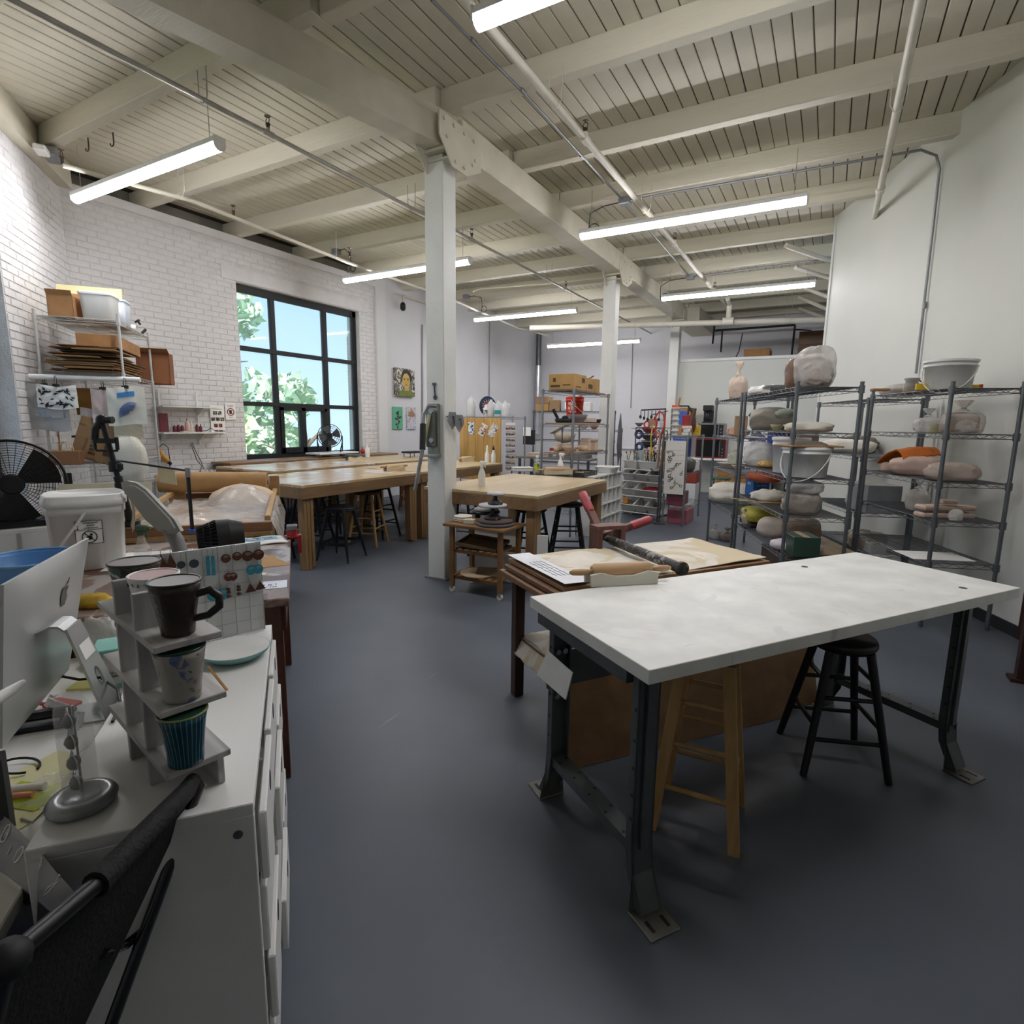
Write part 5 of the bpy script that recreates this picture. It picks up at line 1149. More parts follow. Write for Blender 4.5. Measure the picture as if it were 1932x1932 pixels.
sbottle(4.42,.03,.19,mat('#d9bdb5',.4),mat('#b5525a',.4),'tall pink bottle in the middle of the lower wall shelf'); sbottle(4.47,.028,.15,creamb,creamb,'cream squeeze bottle right of the tall pink bottle')
sbottle(4.55,.022,.13,maroon,creamb,'single maroon bottle right of the cream squeeze bottle'); sbottle(4.60,.02,.11,maroon,BLACK,'black-tipped maroon bottle, last on the lower wall shelf')
O(MB().box(-.04,-.06,0,.05,.08,.012,.004),'tool_case','flat pale case lying in front of the paint bottles','case',creamb,(XW+.13,4.36,1.321))
O(MB().tube([(0,-.05,.01),(.01,.02,.012),(.02,.08,.05),(.0,.13,.02),(-.02,.2,.008),(.0,.3,.006)],.005,6),'black_cable','black coiled cable at the right end of the lower wall shelf','cable',BLACK,(XW+.1,4.64,1.323))
def poster(n,lab,y0,y1,z0,z1,x=XW,m=PAPER,cat='poster'):
    t=T(n,lab,cat,(x,(y0+y1)/2,z0)); P(MB().box(x,y0,z0,x+.004,y1,z1),'sheet',m,t,world=True); return t
t=poster('poster','white poster of small photographs, right of the wall shelves',4.80,5.01,1.29,1.685)
ph=[splotch('#3a3634',['#cfcac4'],40,.4,0,.55),splotch('#7e2f2a',['#c48a80','#3d2220'],40,.4,0,.55)]
for j,row in enumerate(((0,1),(0,1,2),(0,1),(0,1))):
    for i in row:
        n=len(row); y=4.905+(i-(n-1)/2)*.068; z=1.585-.088*j
        P(MB().box(XW+.004,y-.028,z-.03,XW+.005,y+.028,z+.022),'photo',ph[0 if j<2 else 1],t,world=True)
text('tool identification',(XW+.005,4.905,1.635),(0,1,0),(0,0,1),.02,BLACKM,t)
t=poster('no_drinking_sign','small white sign with a red crossed-out circle, beside the window','4.99' and 5.03,5.19,1.49,1.73,cat='sign')
P(MB().torus((XW+.005,5.11,1.60),.05,.006,28,5,'x').cyl((XW+.005,5.075,1.635),(XW+.005,5.145,1.565),.005,n=5),'red_ring',mat('#8d2f35',.5),t,world=True)
P(MB().prism([(-.02,-.03),(.015,-.03),(.02,.025),(-.025,.025)],(XW+.0045,5.11,1.60),(0,1,0),(0,0,1),(.0006,0,0)),'cup_symbol',BLACKM,t,world=True)
text('Please: No food',(XW+.005,5.11,1.695),(0,1,0),(0,0,1),.016,BLACKM,t); text('or drinks here',(XW+.005,5.11,1.675),(0,1,0),(0,0,1),.014,BLACKM,t); text('thank you',(XW+.005,5.11,1.52),(0,1,0),(0,0,1),.014,BLACKM,t)
# heat gun and dryer on hooks
yel=mat('#c98d35',.4)
t=T('heat_gun','yellow heat gun hanging on the brick wall below the shelves','heat gun',(XW+.05,4.06,1.0))
P(MB().tube([(0,-.02,.12),(0,.0,.03),(0,.02,.0)],[.022,.026,.034],10).tube([(0,.0,.03),(0,.05,-.03),(0,.08,-.06)],[.034,.036,.032],12),'body',yel,t)
P(MB().cyl((0,.08,-.06),(0,.12,-.10),.026,.02,n=12),'nozzle',BLACK,t); P(MB().tube([(0,-.02,.12),(0,.04,.17),(.0,.10,.12),(0,.11,-.05),(0,.09,-.22),(0,.09,-.34)],.006,6),'cord',BLACK,t)
t=T('hair_dryer','dark teal hair dryer hanging by its cord in front of the radiator','hair dryer',(XW+.14,4.50,.62)); teal=mat('#16333a',.35)
P(MB().cyl((0,0,.03),(0,.16,.045),.042,.032,n=14).cyl((0,-.02,.03),(0,0,.03),.036,.042,n=14),'barrel',teal,t); P(MB().tube([(0,.02,.03),(0,.012,.1),(0,.01,.17)],[.024,.021,.018],10),'handle',teal,t)
P(MB().tube([(0,.01,.17),(-.02,.05,.24),(-.04,.0,.32),(-.05,-.03,.45),(-.07,-.05,.55),(-.07,-.03,.56),(-.06,0,.45),(-.03,.06,.28),(0,.06,.2)],.005,6),'cord',BLACK,t)
# cast iron radiator, one piece per section
t=T('radiator','white cast iron column radiator along the brick wall under the window','radiator',(XB+.12,5.3,0)); rm=mat('#dcdbd8',.4,var=.03)
rb=MB()
for z in (.10,.72): rb.cyl((XB+.12,3.95,z),(XB+.12,6.95,z),.022,n=8)
P(rb,'connecting_pipe',rm,t,world=True)
pb=MB()
for x in (-.05,0,.05): pb.cyl((x,0,.1),(x,0,.72),.017,n=6,cap=False)
pb.tube([(-.05,0,.72),(-.045,0,.76),(0,0,.775),(.045,0,.76),(.05,0,.72)],.022,6).tube([(-.05,0,.1),(-.05,0,.0)],.016,6)
first=None
for k in range(46):
    if first is None: first=P(pb,'section',rm,t); o=first
    else: o=bpy.data.objects.new('section',first.data); COL.objects.link(o); o.parent=t
    o.location=(0,3.98-5.3+.065*k,0)
# ---- folding chair and bag in the corner nearest the camera
c0=V((-1.017,0.561,0.800)); c1=V((-0.868,0.325,0.830)); c2=V((-0.809,0.206,0.850)); c3=V((-1.023,0.377,0.420))
t=T('folding_chair','black tubular folding chair with a padded sleeve, close at the lower left','chair',(c3.x,c3.y,.0))
P(MB().tube([c0+V((-.004,-.002,.004)),c0.lerp(c1,.12),c0.lerp(c1,.5),c1],[.0135,.0175,.019,.0195],14),'arm_sleeve',mat('#15161a',.75,bump=.3,bsc=90),t,world=True)
P(MB().tube([c1.lerp(c0,.1),c1,c2,c2+(c2-c1)*.3],.0125,12),'arm_tube',BLACK,t,world=True)
P(MB().ell(tuple(c2),(.026,.026,.024),14,8),'arm_joint',BLACKM,t,world=True)
gl=mat('#121214',.15,coat=.5)
P(MB().tube([c0.lerp(c1,.06),c0,c0+V((.006,.003,-.008)),c0.lerp(c3,.08)+V((.006,.004,0)),c3,c3+(c3-c0)*.6],.0115,12),'leg_tube',gl,t,world=True)
q=c0.lerp(c3,.62); P(MB().tube([q,q+V((-.03,-.02,-.03)),c1.lerp(c3,.42)],.008,8),'hinge_bar',gl,t,world=True)
P(MB().grid(lambda u,v:(c0.lerp(c2,.06+1.1*u)-V((0,0,.008))).lerp(c0.lerp(c3,.12+.9*u)+(c2-c0)*.18*u,v*.84)+V((0,0,-.03*math.sin(PI*v)*u)),16,10,(.0,.0,.003)),'fabric',mat('#131417',.85,bump=.3,bsc=120),t,world=True)
P(MB().tube([c2,c2+V((-.05,-.1,-.4)),c2+V((-.08,-.18,-.84))],.0125,10).tube([c3,c3+V((.1,-.22,-.41))],.0115,10),'rear_leg',BLACK,t,world=True)
# glossy bag with a printed band
g0=V((-1.315,0.362,0.740)); g1=V((-0.986,0.343,0.740)); g2=V((-1.087,0.341,0.660)); g3=V((-1.340,0.332,0.660))
t=T('tote_bag','glossy dark bag with a pale grey band of white scribbles, at the lower left edge','bag',tuple(g3-V((0,0,.3))))
P(MB().grid(lambda u,v:g0.lerp(g1,u).lerp(g3.lerp(g2,u),v)+V((0,0,.006*math.sin(PI*u)+.004*noise.noise(V((u*6,v*4,3))))),16,6,.004),'grey_band',mat('#9b9ca0',.25,coat=.4),t,world=True)
b=MB()
bp=lambda u,v:g0.lerp(g1,u).lerp(g3.lerp(g2,u),v)+V((0,0,.0035+.006*math.sin(PI*u)+.004*noise.noise(V((u*6,v*4,3)))))
for (u,v,k) in ((.12,.3,0),(.25,.5,1),(.38,.45,0),(.62,.5,2),(.82,.45,2)):
    if k==0: b.tube([bp(u+.03*math.cos(a),v+.22*math.sin(a)) for a in [i*PI/6 for i in range(13)]],.0014,5)
    if k==1: b.tube([bp(u,v-.1),bp(u+.02,v+.15)],.0016,5)
    if k==2: b.tube([bp(u-.02,v-.42),bp(u+.005,v-.2),bp(u-.01,v+.1),bp(u+.01,v+.42),bp(u+.025,v+.2),bp(u+.01,v-.3),bp(u-.02,v-.42)],.0014,5)
P(b,'scribble',mat('#f2f2f2',.4),t,world=True)
h2=g2+V((.0,-.02,-.30)); h3=g3+V((-.02,-.06,-.30))
P(MB().grid(lambda u,v:g3.lerp(g2,u).lerp(h3.lerp(h2,u),v),12,8,.004),'dark_panel',splotch('#1c1a22',['#2a2a44'],4,.3,0,.55),t,world=True)
b=MB(); ft=lambda u,v:g3.lerp(g2,u).lerp(h3.lerp(h2,u),v)+V((.002,.004,.002))
for k in range(9): a=k*.35; b.tube([ft(.42+.10*j*math.cos(a),.55+.13*j*math.sin(a)+.02*math.sin(6*j)) for j in (.3,.6,.9,1.2,1.5)],.0012,4)
P(b,'flower_print',mat('#a2686c',.5),t,world=True)

# ================= TABLES, STOOLS AND TOOLS IN THE MIDDLE =================
topw = wood('#c9b691','#b39b72',1.2,'y',.3); edgew = wood('#8f7150','#725739',2,'y',.5); legw = wood('#977752','#765a38',2,'z',.5)
topp = splotch('#bfa47c',['#cfc8bf'],2.2,.25,0,.5,stretch=(1,.5,1))
def big_table(label, x0,y0,x1,y1, top, rot=0, z=.87):
    cx,cy=(x0+x1)/2,(y0+y1)/2; t=T('work_table',label,'table',(cx,cy,0),rot,'heavy wooden work tables'); w=(x1-x0)/2; d=(y1-y0)/2
    P(MB().box(-w,-d,z-.03,w,d,z,.004),'tabletop',top,t)
    for s in (-1,1):
        P(MB().box(s*w-(.04 if s>0 else 0),-d,z-.14,s*w+(.04 if s<0 else 0),d,z-.03,.003),'apron',edgew,t)
        P(MB().box(-w+.04,s*d-(.04 if s>0 else 0),z-.14,w-.04,s*d+(.04 if s<0 else 0),z-.03,.003),'apron',edgew,t)
    for sx in (-1,1):
        for sy in (-1,1):
            lx=sx*(w-.085); ly=sy*(d-.10)
            g=P(MB().box(lx-.045,ly-.02,0,lx+.045,ly+.02,z-.14,.004),'leg',legw,t)
            for k in (-1,1): P(MB().box(lx-.045,ly+k*.043-.02,0.02 if k*sy<0 else 0,lx+.045,ly+k*.043+.02,z-.14,.004),'leg_plank',legw,g)
    return t
big_table('heavy wooden work table with a glossy worn top, black metal stool at its corner',-5.62,3.68,-4.42,5.50,topp)
big_table('heavy wooden work table behind the first column, with the pine board at its end',-5.62,5.56,-4.45,7.58,topw)
big_table('heavy wooden work table under the big window, left one of the pair along the wall',-7.10,4.52,-5.92,6.30,topp)
big_table('heavy wooden work table under the window, right one of the pair, with a black roller',-7.10,6.34,-5.92,8.3,topw)
big_table('heavy wooden work table right of the first column, with three bottles on it',-3.42,4.30,-2.17,6.06,topw)
O(MB().box(XB+.03,4.75,.87,-7.12,8.2,.90,.004),'wall_counter','narrow wooden board along the brick wall behind the window tables','counter',edgew,(0,0,0))
# stools
def stool(label, loc, h, r, m_seat, m_leg, rz=0, foot=.165, kind='rung', group=None, th=.032):
    t=T('stool',label,'stool',loc,rz,group)
    P(MB().lathe([(0,h-th),(r*.93,h-th),(r,h-th*.6),(r,h-th*.3),(r*.95,h),(0,h-.004)],(0,0,0),26),'seat',m_seat,t)
    L4=[(1,1),(-1,1),(-1,-1),(1,-1)]
    for (sx,sy) in L4:
        a=V((sx*r*.60,sy*r*.60,h-th)); b=V((sx*foot,sy*foot,0))
        if kind=='square': P(MB().taper(tuple(b),tuple(a),.019,.021),'leg',m_leg,t)
        elif kind=='metal':
            b_=V((sx*foot*.86,sy*foot*.86,.16)); P(MB().tube([a,b_,b],[.022,.017,.009],8),'leg',m_leg,t)
        else: P(MB().tube([a,b],[.019,.015],10),'leg',m_leg,t)
    def at(s,z): f=z/(h-th); q=foot+(r*.60-foot)*f; return V((s[0]*q,s[1]*q,z))
    for k in range(4):
        s,e=L4[k],L4[(k+1)%4]
        if kind=='metal': P(MB().beam(at(s,.19),at(e,.19),.010,.035),'foot_rail',m_leg,t)
        else:
            for z in ((.22,.42) if k%2 else (.16,.34)) if h>.55 else (.2,):
                if kind=='square' and k%2==0 and z==.16: z=.17
                P(MB().cyl(at(s,z),at(e,z),.010,n=8),'rung',m_leg,t)
            if kind=='square' and k%2==0: P(MB().cyl(at(s,.50),at(e,.50),.010,n=8),'rung',m_leg,t)
    if kind=='metal': P(MB().torus((0,0,h-th-.012),r*.86,.014,26,6),'seat_ring',m_leg,t)
    return t
blk=mat('#15161a',.4); wst=wood('#bf9a66','#a07c4a',3,'z',.5); wsd=wood('#6a5238','#4a3826',3,'x',.5)
stool('black metal stool with a thin dark wooden seat, at the near corner of the first work table',(-4.55,4.28,0),.575,.155,mat('#2a2c33',.35),blk,.25,.19,'metal',th=.02)
stool('natural wood stool with a dark round seat, right of the black metal stool',(-4.83,4.98,0),.655,.16,wsd,wst,.35,.18)
stool('black wooden stool hidden behind the natural wood stool',(-5.05,5.42,0),.66,.15,blk,blk,.1,.19)
stool('black stool with splayed thick legs, behind the first table leg',(-5.35,4.55,0),.70,.16,blk,blk,.5,.22)
stool('black stool with its seat coloured as blue-lit, between the two window tables on the left',(-5.85,4.35,0),.70,.17,mat('#23304a',.3),blk,.2,.19)  # dark seat; the blue light falling on it is put into its colour
stool('black stool farther along, between the window tables',(-5.8,5.35,0),.70,.16,blk,blk,.3,.19)
stool('small natural wood stool far back beyond the first work table',(-5.65,7.05,0),.62,.14,wst,wst,.3,.16)
stool('pinkish wood stool beside the far natural stool',(-6.3,7.5,0),.62,.14,wood('#b4805e','#94634a',3,'z'),wood('#b4805e','#94634a',3,'z'),.6,.15)
stool('black paint-worn stool tucked under the right-hand work table, nearer one',(-2.62,5.05,0),.63,.165,splotch('#1c1c1f',['#4a4a4c'],9,.5,0,.62),splotch('#1c1c1f',['#55555a'],14,.5,0,.66),.2,.19)
stool('black paint-worn stool tucked under the right-hand work table, farther one',(-2.45,5.62,0),.63,.165,splotch('#1c1c1f',['#4a4a4c'],9,.5,0,.62),splotch('#1c1c1f',['#55555a'],14,.5,0,.66),.5,.19)
stool('black stool under the table behind the first column',(-3.95,5.75,0),.64,.16,blk,blk,.2,.19)
stool('black stool with a grey plaster disc on it, beyond the plate cart',(-3.35,5.35,0),.50,.16,blk,blk,.4,.18)
O(MB().lathe([(0,.0),(.14,0),(.145,.012),(.14,.025),(0,.026)],(0,0,0),24),'plaster_disc','grey plaster disc lying on a low black stool beyond the cart','disc',mat('#a5a39e',.8),(-3.35,5.35,.502))
stool('natural wood stool pushed under the white table',(-.316,2.063,0),.70,.13,wst,wst,.06,.145,'square')
stool('old black stool with a thick dark seat, under the right half of the white table',(.135,2.775,0),.585,.135,wood('#2c201c','#17120f',3,'x',.35),blk,.35,.17,'rung',th=.045)
# chair with spindle back
t=T('bar_chair','black metal bar chair with a spindle back and wooden seat, left of the first work table','chair',(-5.1,3.75,0),.35)
P(MB().lathe([(0,.60),(.19,.60),(.2,.615),(.19,.635),(0,.63)],(0,0,0),24),'seat',wood('#7a5c3c','#5a4229',3,'x'),t)
for (sx,sy) in ((1,1),(-1,1),(-1,-1),(1,-1)): P(MB().tube([(sx*.13,sy*.13,.60),(sx*.2,sy*.2,0)],[.018,.014],8),'leg',blk,t)
for z in (.2,.35):
    for k in range(4):
        c=((1,1),(-1,1),(-1,-1),(1,-1)); q=.2-.07*z/.6; P(MB().cyl((c[k][0]*q,c[k][1]*q,z),(c[(k+1)%4][0]*q,c[(k+1)%4][1]*q,z),.009,n=6),'rung',blk,t)
b=[(-.17,-.20+.0,.93),(-.08,-.235,.945),(.0,-.24,.95),(.08,-.235,.945),(.17,-.2,.93)]
P(MB().tube(b,[.016,.018,.019,.018,.016],8),'top_rail',blk,t)
for i,q in enumerate(b):
    P(MB().cyl((q[0]*.85,-.15-.02*(1-abs(i-2)/2),.62),q,.014 if i in (0,4) else .007,n=6),'back_spindle',blk,t)
# things on the tables
Z8=.871
def rolling_pin(label, loc, rz, L=.26, r=.03, m=wst, hm=None, stand=True, slabel=None, sm=None):
    t=T('rolling_pin',label,'rolling pin',(loc[0],loc[1],loc[2]+(.055 if stand else r)),rz)
    P(MB().lathe([(r*.7,-L/2),(r,-L/2+.012),(r,L/2-.012),(r*.7,L/2)],(0,0,0),18),'barrel',m,t)
    for s in (-1,1): P(MB().lathe([(.008,0),(.012,.012),(.015,.05),(.013,.085),(.006,.1),(0,.1)],(0,0,0),12),'handle',hm or m,t)
    for ch,(s,) in zip([c for c in t.children],((0,),(1,),(-1,))):
        ch.rotation_euler=(0,PI/2 if s>=0 else -PI/2,0); ch.location=(s*L/2,0,0)
    if stand:
        sm=sm or wood('#d8cbb0','#c2b290',2,'x',.6)
        s=T('pin_stand',slabel,'stand',loc,rz)
        prof=lambda sgn:[(-.5*L*1.12,0),(.5*L*1.12,0),(.5*L*1.15,.05),(.4*L,.058),(.15*L,.042),(-.15*L,.042),(-.4*L,.058),(-.5*L*1.15,.05)]
        for y in (-.045,.03): P(MB().prism(prof(1),(0,y,0),(1,0,0),(0,0,1),(0,.016,0)),'cradle_side',sm,s)
        for x in (-.4*L,.4*L): P(MB().box(x-.012,-.029,.004,x+.012,.03,.02),'cross_bar',sm,s)
    return t
p=V((-0.705,2.253,0.822)); q=V((-0.542,2.373,0.822)); o=V((-0.852,2.088,0.822)); dr=(q-o).normalized(); rzp=math.atan2(dr.y,dr.x); c_=(q+o)/2+V((-dr.y,dr.x,0))*.05
rolling_pin('light wooden rolling pin in its stand on the white table',(c_.x,c_.y,.8215),rzp,.27,.034,wood('#c9a67e','#b48f66',2,'z',.5),None,True,'whitewashed cradle under the rolling pin on the white table',wood('#dedbd0','#cfcabb',2,'x',.6))
q=V((-4.835,5.464,0.871)); rolling_pin('pale rolling pin in a stand near the far end of the first work table',(q.x,q.y+.02,Z8),1.45,.26,.03,wood('#d5bd94','#c0a478',2,'z'),wood('#b08050','#96683c',2,'z'),True,'pale wooden cradle near the far end of the first work table')
q=V((-6.635,6.569,0.871)); rolling_pin('black rolling pin in a stand on the table under the window',(q.x,q.y,Z8),1.5,.26,.03,mat('#2a2e35',.4),mat('#2a2e35',.4),True,'pale wooden cradle of the black rolling pin, by the window')
q=V((-5.009,7.466,0.871)); rolling_pin('pale rolling pin in a stand before the pine board',(q.x-.05,q.y,Z8),1.5,.26,.03,wood('#d5bd94','#c0a478',2,'z'),None,True,'pale wooden cradle before the pine board')
q=V((-2.894,6.220,0.871)); rolling_pin('dusty rolling pin in a wooden tray at the far end of the right-hand table',(q.x-.02,q.y+.1,Z8),.75,.33,.038,wood('#b8977a','#a2805f',2,'z'),None,True,'wooden cradle tray at the far end of the right-hand table')
spray('white spray bottle on the near left edge of the right-hand work table', (-2.976,4.663,0.871), .265, MILKY, WHITE, .036, .2)
spray('white spray bottle with a red logo, far end of the right-hand work table', (-2.939,6.458,0.871), .27, WHITE, WHITE, .036, .1, red=splotch('#e6e6e4',['#c23a40'],22,.4,0,.55))
t=T('bottle','clear bottle with a yellow and green label on the right-hand work table','bottle',(-3.178,6.273,0.871))
P(MB().lathe([(.03,0),(.034,.006),(.034,.13),(.018,.17),(.016,.2)],(0,0,0),18),'body',CLEAR,t); P(MB().cyl((0,0,.2),(0,0,.225),.018,n=14),'cap',WHITE,t); P(MB().cyl((0,0,.025),(0,0,.12),.0348,n=18,cap=False),'label',splotch('#c9c23a',['#3f7d4a'],25,.4,0,.5),t)
for px,lab in (((919,872),'white squirt bottle before the pine board, left of two'),((931,873),'white squirt bottle before the pine board, right of two')):
    q=((-4.721,7.552,0.871) if px[0]==919 else (-4.581,7.517,0.871)); t=T('squirt_bottle',lab,'bottle',q)
    P(MB().lathe([(.034,0),(.037,.006),(.037,.12),(.018,.18),(.016,.2)],(0,0,0),16),'body',WHITE,t); P(MB().lathe([(.019,.2),(.017,.225),(.006,.27),(0,.27)],(0,0,0),12),'cap',BLACK if px[0]==931 else WHITE,t)
O(MB().box(-.13,-.07,0,.13,.07,.045,.006).box(-.135,-.075,.045,.135,.075,.055,.004),'plastic_box','shallow white lidded box at the far left end of the right-hand table','box',WHITEP,V((-3.477,6.430,0.871)),.75)
# fan on the window ledge
t=T('desk_fan','black wire floor fan on a small white ledge in front of the big window','fan',(-7.3,6.67,.97))
fcx=V((-7.300,6.691,1.244)); dn_=V((-fcx.x,-fcx.y,0)).normalized(); ds_=V((-dn_.y,dn_.x,0)); 
R=.19; b=MB()
for d in (-.045,.045):
    for rr_ in (.05,.09,.13,.16,.19): b.tube([fcx+ds_*(rr_*math.cos(2*PI*k/28))+V((0,0,rr_*math.sin(2*PI*k/28)))+dn_*d*(1 if rr_<.19 else .6) for k in range(28)],.003 if rr_<.19 else .006,5,closed=True)
    for k in range(16): a=2*PI*k/16; e=ds_*math.cos(a)+V((0,0,math.sin(a))); b.tube([fcx+e*.04+dn_*d,fcx+e*.19+dn_*d*.6],.002,4)
P(b,'wire_cage',BLACK,t,world=True); P(MB().cyl(fcx-dn_*.08,fcx+dn_*.05,.045,n=14),'motor',BLACK,t,world=True)
for k in range(4):
    a0=k*PI/2+.3
    P(MB().grid(lambda u,v:fcx+ds_*((.05+.12*v)*math.cos(a0+(u-.5)*1.0))+V((0,0,(.05+.12*v)*math.sin(a0+(u-.5)*1.0)))+dn_*(.03*(u-.5)),5,3,dn_*.003),'blade',mat('#5d5f63',.4),t,world=True)
for d in (-1,1): P(MB().tube([fcx+ds_*.2*d,fcx+ds_*.2*d+V((0,0,-.1)),V((fcx.x,fcx.y,.985))+ds_*.16*d+dn_*.12,V((fcx.x,fcx.y,.985))+ds_*.2*d-dn_*.12,fcx+ds_*.2*d],.01,7),'stand_tube',BLACK,t,world=True)
t=T('window_ledge','small white bracket ledge holding the fan at the big window','ledge',(-7.3,6.7,.87))
P(MB().box(-7.45,6.3,.945,-7.1,7.15,.97,.004),'ledge_board',WHITEP,t,world=True)
for y in (6.45,6.95): P(MB().box(-7.33,y-.03,.871,-7.27,y+.03,.945),'bracket',WHITEP,t,world=True)
t=T('white_bottle','white pump bottle at the window, right of the fan','bottle',(-6.95,7.2,.871)); P(MB().lathe([(.035,0),(.04,.006),(.04,.14),(.014,.18),(.012,.21)],(0,0,0),16),'body',WHITE,t); P(MB().cyl((0,0,.21),(0,0,.25),.016,n=10).box(-.008,-.008,.25,.05,.008,.265),'pump',WHITE,t)
O(MB().ell((0,0,.05),(.045,.045,.05),12,8).cyl((0,0,.09),(0,0,.12),.012,n=8),'red_pot','small red round pot on the window sill corner','pot',RED,(-7.45,7.6,.9))
t=T('tool_caddy','dark tray on thin legs at the far end of the window tables','tray',(-6.468,7.821,0.871)); P(MB().box(-.1,-.18,.07,.1,.18,.10,.004),'tray',BLACKM,t)
for s in ((-.07,-.14),(.07,-.14),(-.07,.14),(.07,.14)): P(MB().cyl((s[0],s[1],0),(s[0],s[1],.07),.006,n=6),'leg',BLACKM,t)
# pictures on the white wall
XP=XB+.0
def pic(n,lab,ya,yb,za,zb,th,m,cat):
    t=T(n,lab,cat,(XP,(ya+yb)/2,za)); P(MB().box(XP-.02,ya,za,XP+th,yb,zb,.002),'canvas',m,t,world=True); return t,(lambda u,v:V((XP+th+.001,ya+(yb-ya)*u,za+(zb-za)*v)))
a=(-7.600,8.667,2.548); bq=(-7.600,9.254,2.000)
t,f=pic('portrait','painted portrait of a dark-haired person in a green shirt, on the white wall','%s' and a[1],bq[1],bq[2],a[2],.04,splotch('#c9c4b4',['#2c2a28','#6d6a62'],9,.5,0,.5),'painting')
def blob(f,c,r,n=20,k=None): return [f(c[0]+r[0]*math.cos(2*PI*i/n),c[1]+r[1]*math.sin(2*PI*i/n)) for i in range(n)]
def flatp(pts,m,n,off=0): b=MB(); e=V((off,0,0)); b.add([q+e for q in pts],[tuple(range(len(pts)))]); P(b,n,m,t,world=True)
flatp([f(.12,.0),f(.2,.18),f(.42,.27),f(.7,.27),f(.92,.16),f(.98,0)],mat('#6c7a35',.6),'painted_shirt',.000)
flatp([f(.44,.2),f(.68,.2),f(.66,.36),f(.45,.36)],mat('#b79a55',.6),'painted_neck',.0004)
flatp(blob(f,(.56,.70),(.27,.27)),mat('#1d1a18',.6),'painted_hair',.0006)
flatp(blob(f,(.54,.56),(.20,.27)),mat('#c4a455',.6),'painted_face',.001)
for (u,v,ru,rv,m_) in ((.45,.60,.045,.018,'#1d1a18'),(.63,.60,.045,.018,'#1d1a18'),(.54,.41,.06,.02,'#7a4a3a'),(.45,.645,.06,.01,'#1d1a18'),(.63,.645,.06,.01,'#1d1a18'),(.53,.50,.02,.05,'#a3853f')): flatp(blob(f,(u,v),(ru,rv),12),mat(m_,.6),'painted_feature',.0016)
a=(-7.600,8.612,1.785); bq=(-7.600,8.902,1.336)
t,f=pic('art_print','mint green print with a dark flower figure, lower left under the portrait',a[1],bq[1],bq[2],a[2],.006,mat('#5fae8c',.6),'print')
rr=random.Random(3)
for k in range(16): flatp(blob(f,(.5+rr.gauss(0,.14),.52+rr.gauss(0,.2)),(.10,.05),9),mat(('#1f2c2a','#1f2c2a','#7c3532','#2f5a4c')[k%4],.6),'ink_shape',.0004+.0001*k)
a=(-7.600,9.030,1.787); bq=(-7.600,9.325,1.335)
t,f=pic('art_print','white print of a brown mushroom on a busy pattern, lower right under the portrait',a[1],bq[1],bq[2],a[2],.006,splotch('#cfcfd6',['#8a8ca6'],30,.6,0,.52),'print')
flatp([f(.12,.60),f(.2,.74),f(.4,.84),f(.62,.84),f(.82,.74),f(.9,.60),f(.5,.54)],mat('#9a7a5a',.6),'mushroom_cap',.0004); flatp([f(.42,.12),f(.6,.12),f(.58,.57),f(.44,.57)],mat('#d9cfc0',.6),'mushroom_stem',.0006); flatp(blob(f,(.5,.9),(.10,.06)),mat('#c98f4a',.6),'mushroom_knob',.0008)
# lever press and tools on the first column
cy=4.18
t=T('clay_extruder','wall-mounted lever press with a long black-gripped handle, on the first column','press',(-3.18,cy-.04,1.2))
gm_=mat('#8f938a',.4,.5,.12,10); a=(-3.243,4.160,1.661); bq=(-3.121,4.160,1.188)
P(MB().box(a[0],4.145,bq[2],bq[0],4.178,a[2],.004),'back_plate',gm_,t,world=True)
P(MB().box(a[0]+.01,4.10,bq[2]+.08,bq[0]-.02,4.145,a[2]-.06,.01),'cylinder_housing',mat('#75796f',.45,.5),t,world=True)
P(MB().box(a[0]-.02,4.07,bq[2]-.01,bq[0]+.01,4.178,bq[2]+.015,.004).box(a[0]-.02,4.07,bq[2]+.015,a[0],4.09,bq[2]+.05),'lower_bracket',gm_,t,world=True)
P(MB().cyl((bq[0]-.035,4.08,a[2]-.07),(bq[0]-.035,4.10,a[2]-.07),.022,n=12).cyl((bq[0]-.035,4.08,a[2]-.33),(bq[0]-.035,4.10,a[2]-.33),.022,n=12),'pivot_bolt',STEEL,t,world=True)
P(MB().beam((a[0]+.0,4.07,bq[2]+.06),(bq[0]-.05,4.08,a[2]-.1),.02,.03,(0,1,0)),'link_arm',mat('#c9c3a0',.4),t,world=True)
hp=[(-3.092,4.080,1.639),(-3.142,4.030,1.637),(-3.173,4.000,1.562),(-3.165,3.980,1.478),(-3.134,3.930,1.254),(-3.168,3.860,0.894)]
P(MB().tube(hp,.017,10),'lever',STEEL,t,world=True); P(MB().tube([hp[3],hp[4]],.027,12),'grip',BLACKM,t,world=True)
t=T('wrench','small combination wrench hung on the first column above the press','wrench',(-3.177,4.170,1.775)); a=V((-3.184,4.172,1.832)); bq=V((-3.173,4.172,1.718))
P(MB().beam(a,bq,.014,.006,(1,0,0)),'shank',STEELD,t,world=True); P(MB().torus(tuple(bq),.016,.006,14,6,'y').box(a.x-.018,a.y-.004,a.z-.006,a.x-.006,a.y+.004,a.z+.02).box(a.x+.006,a.y-.004,a.z-.006,a.x+.018,a.y+.004,a.z+.02),'wrench_head',STEELD,t,world=True)
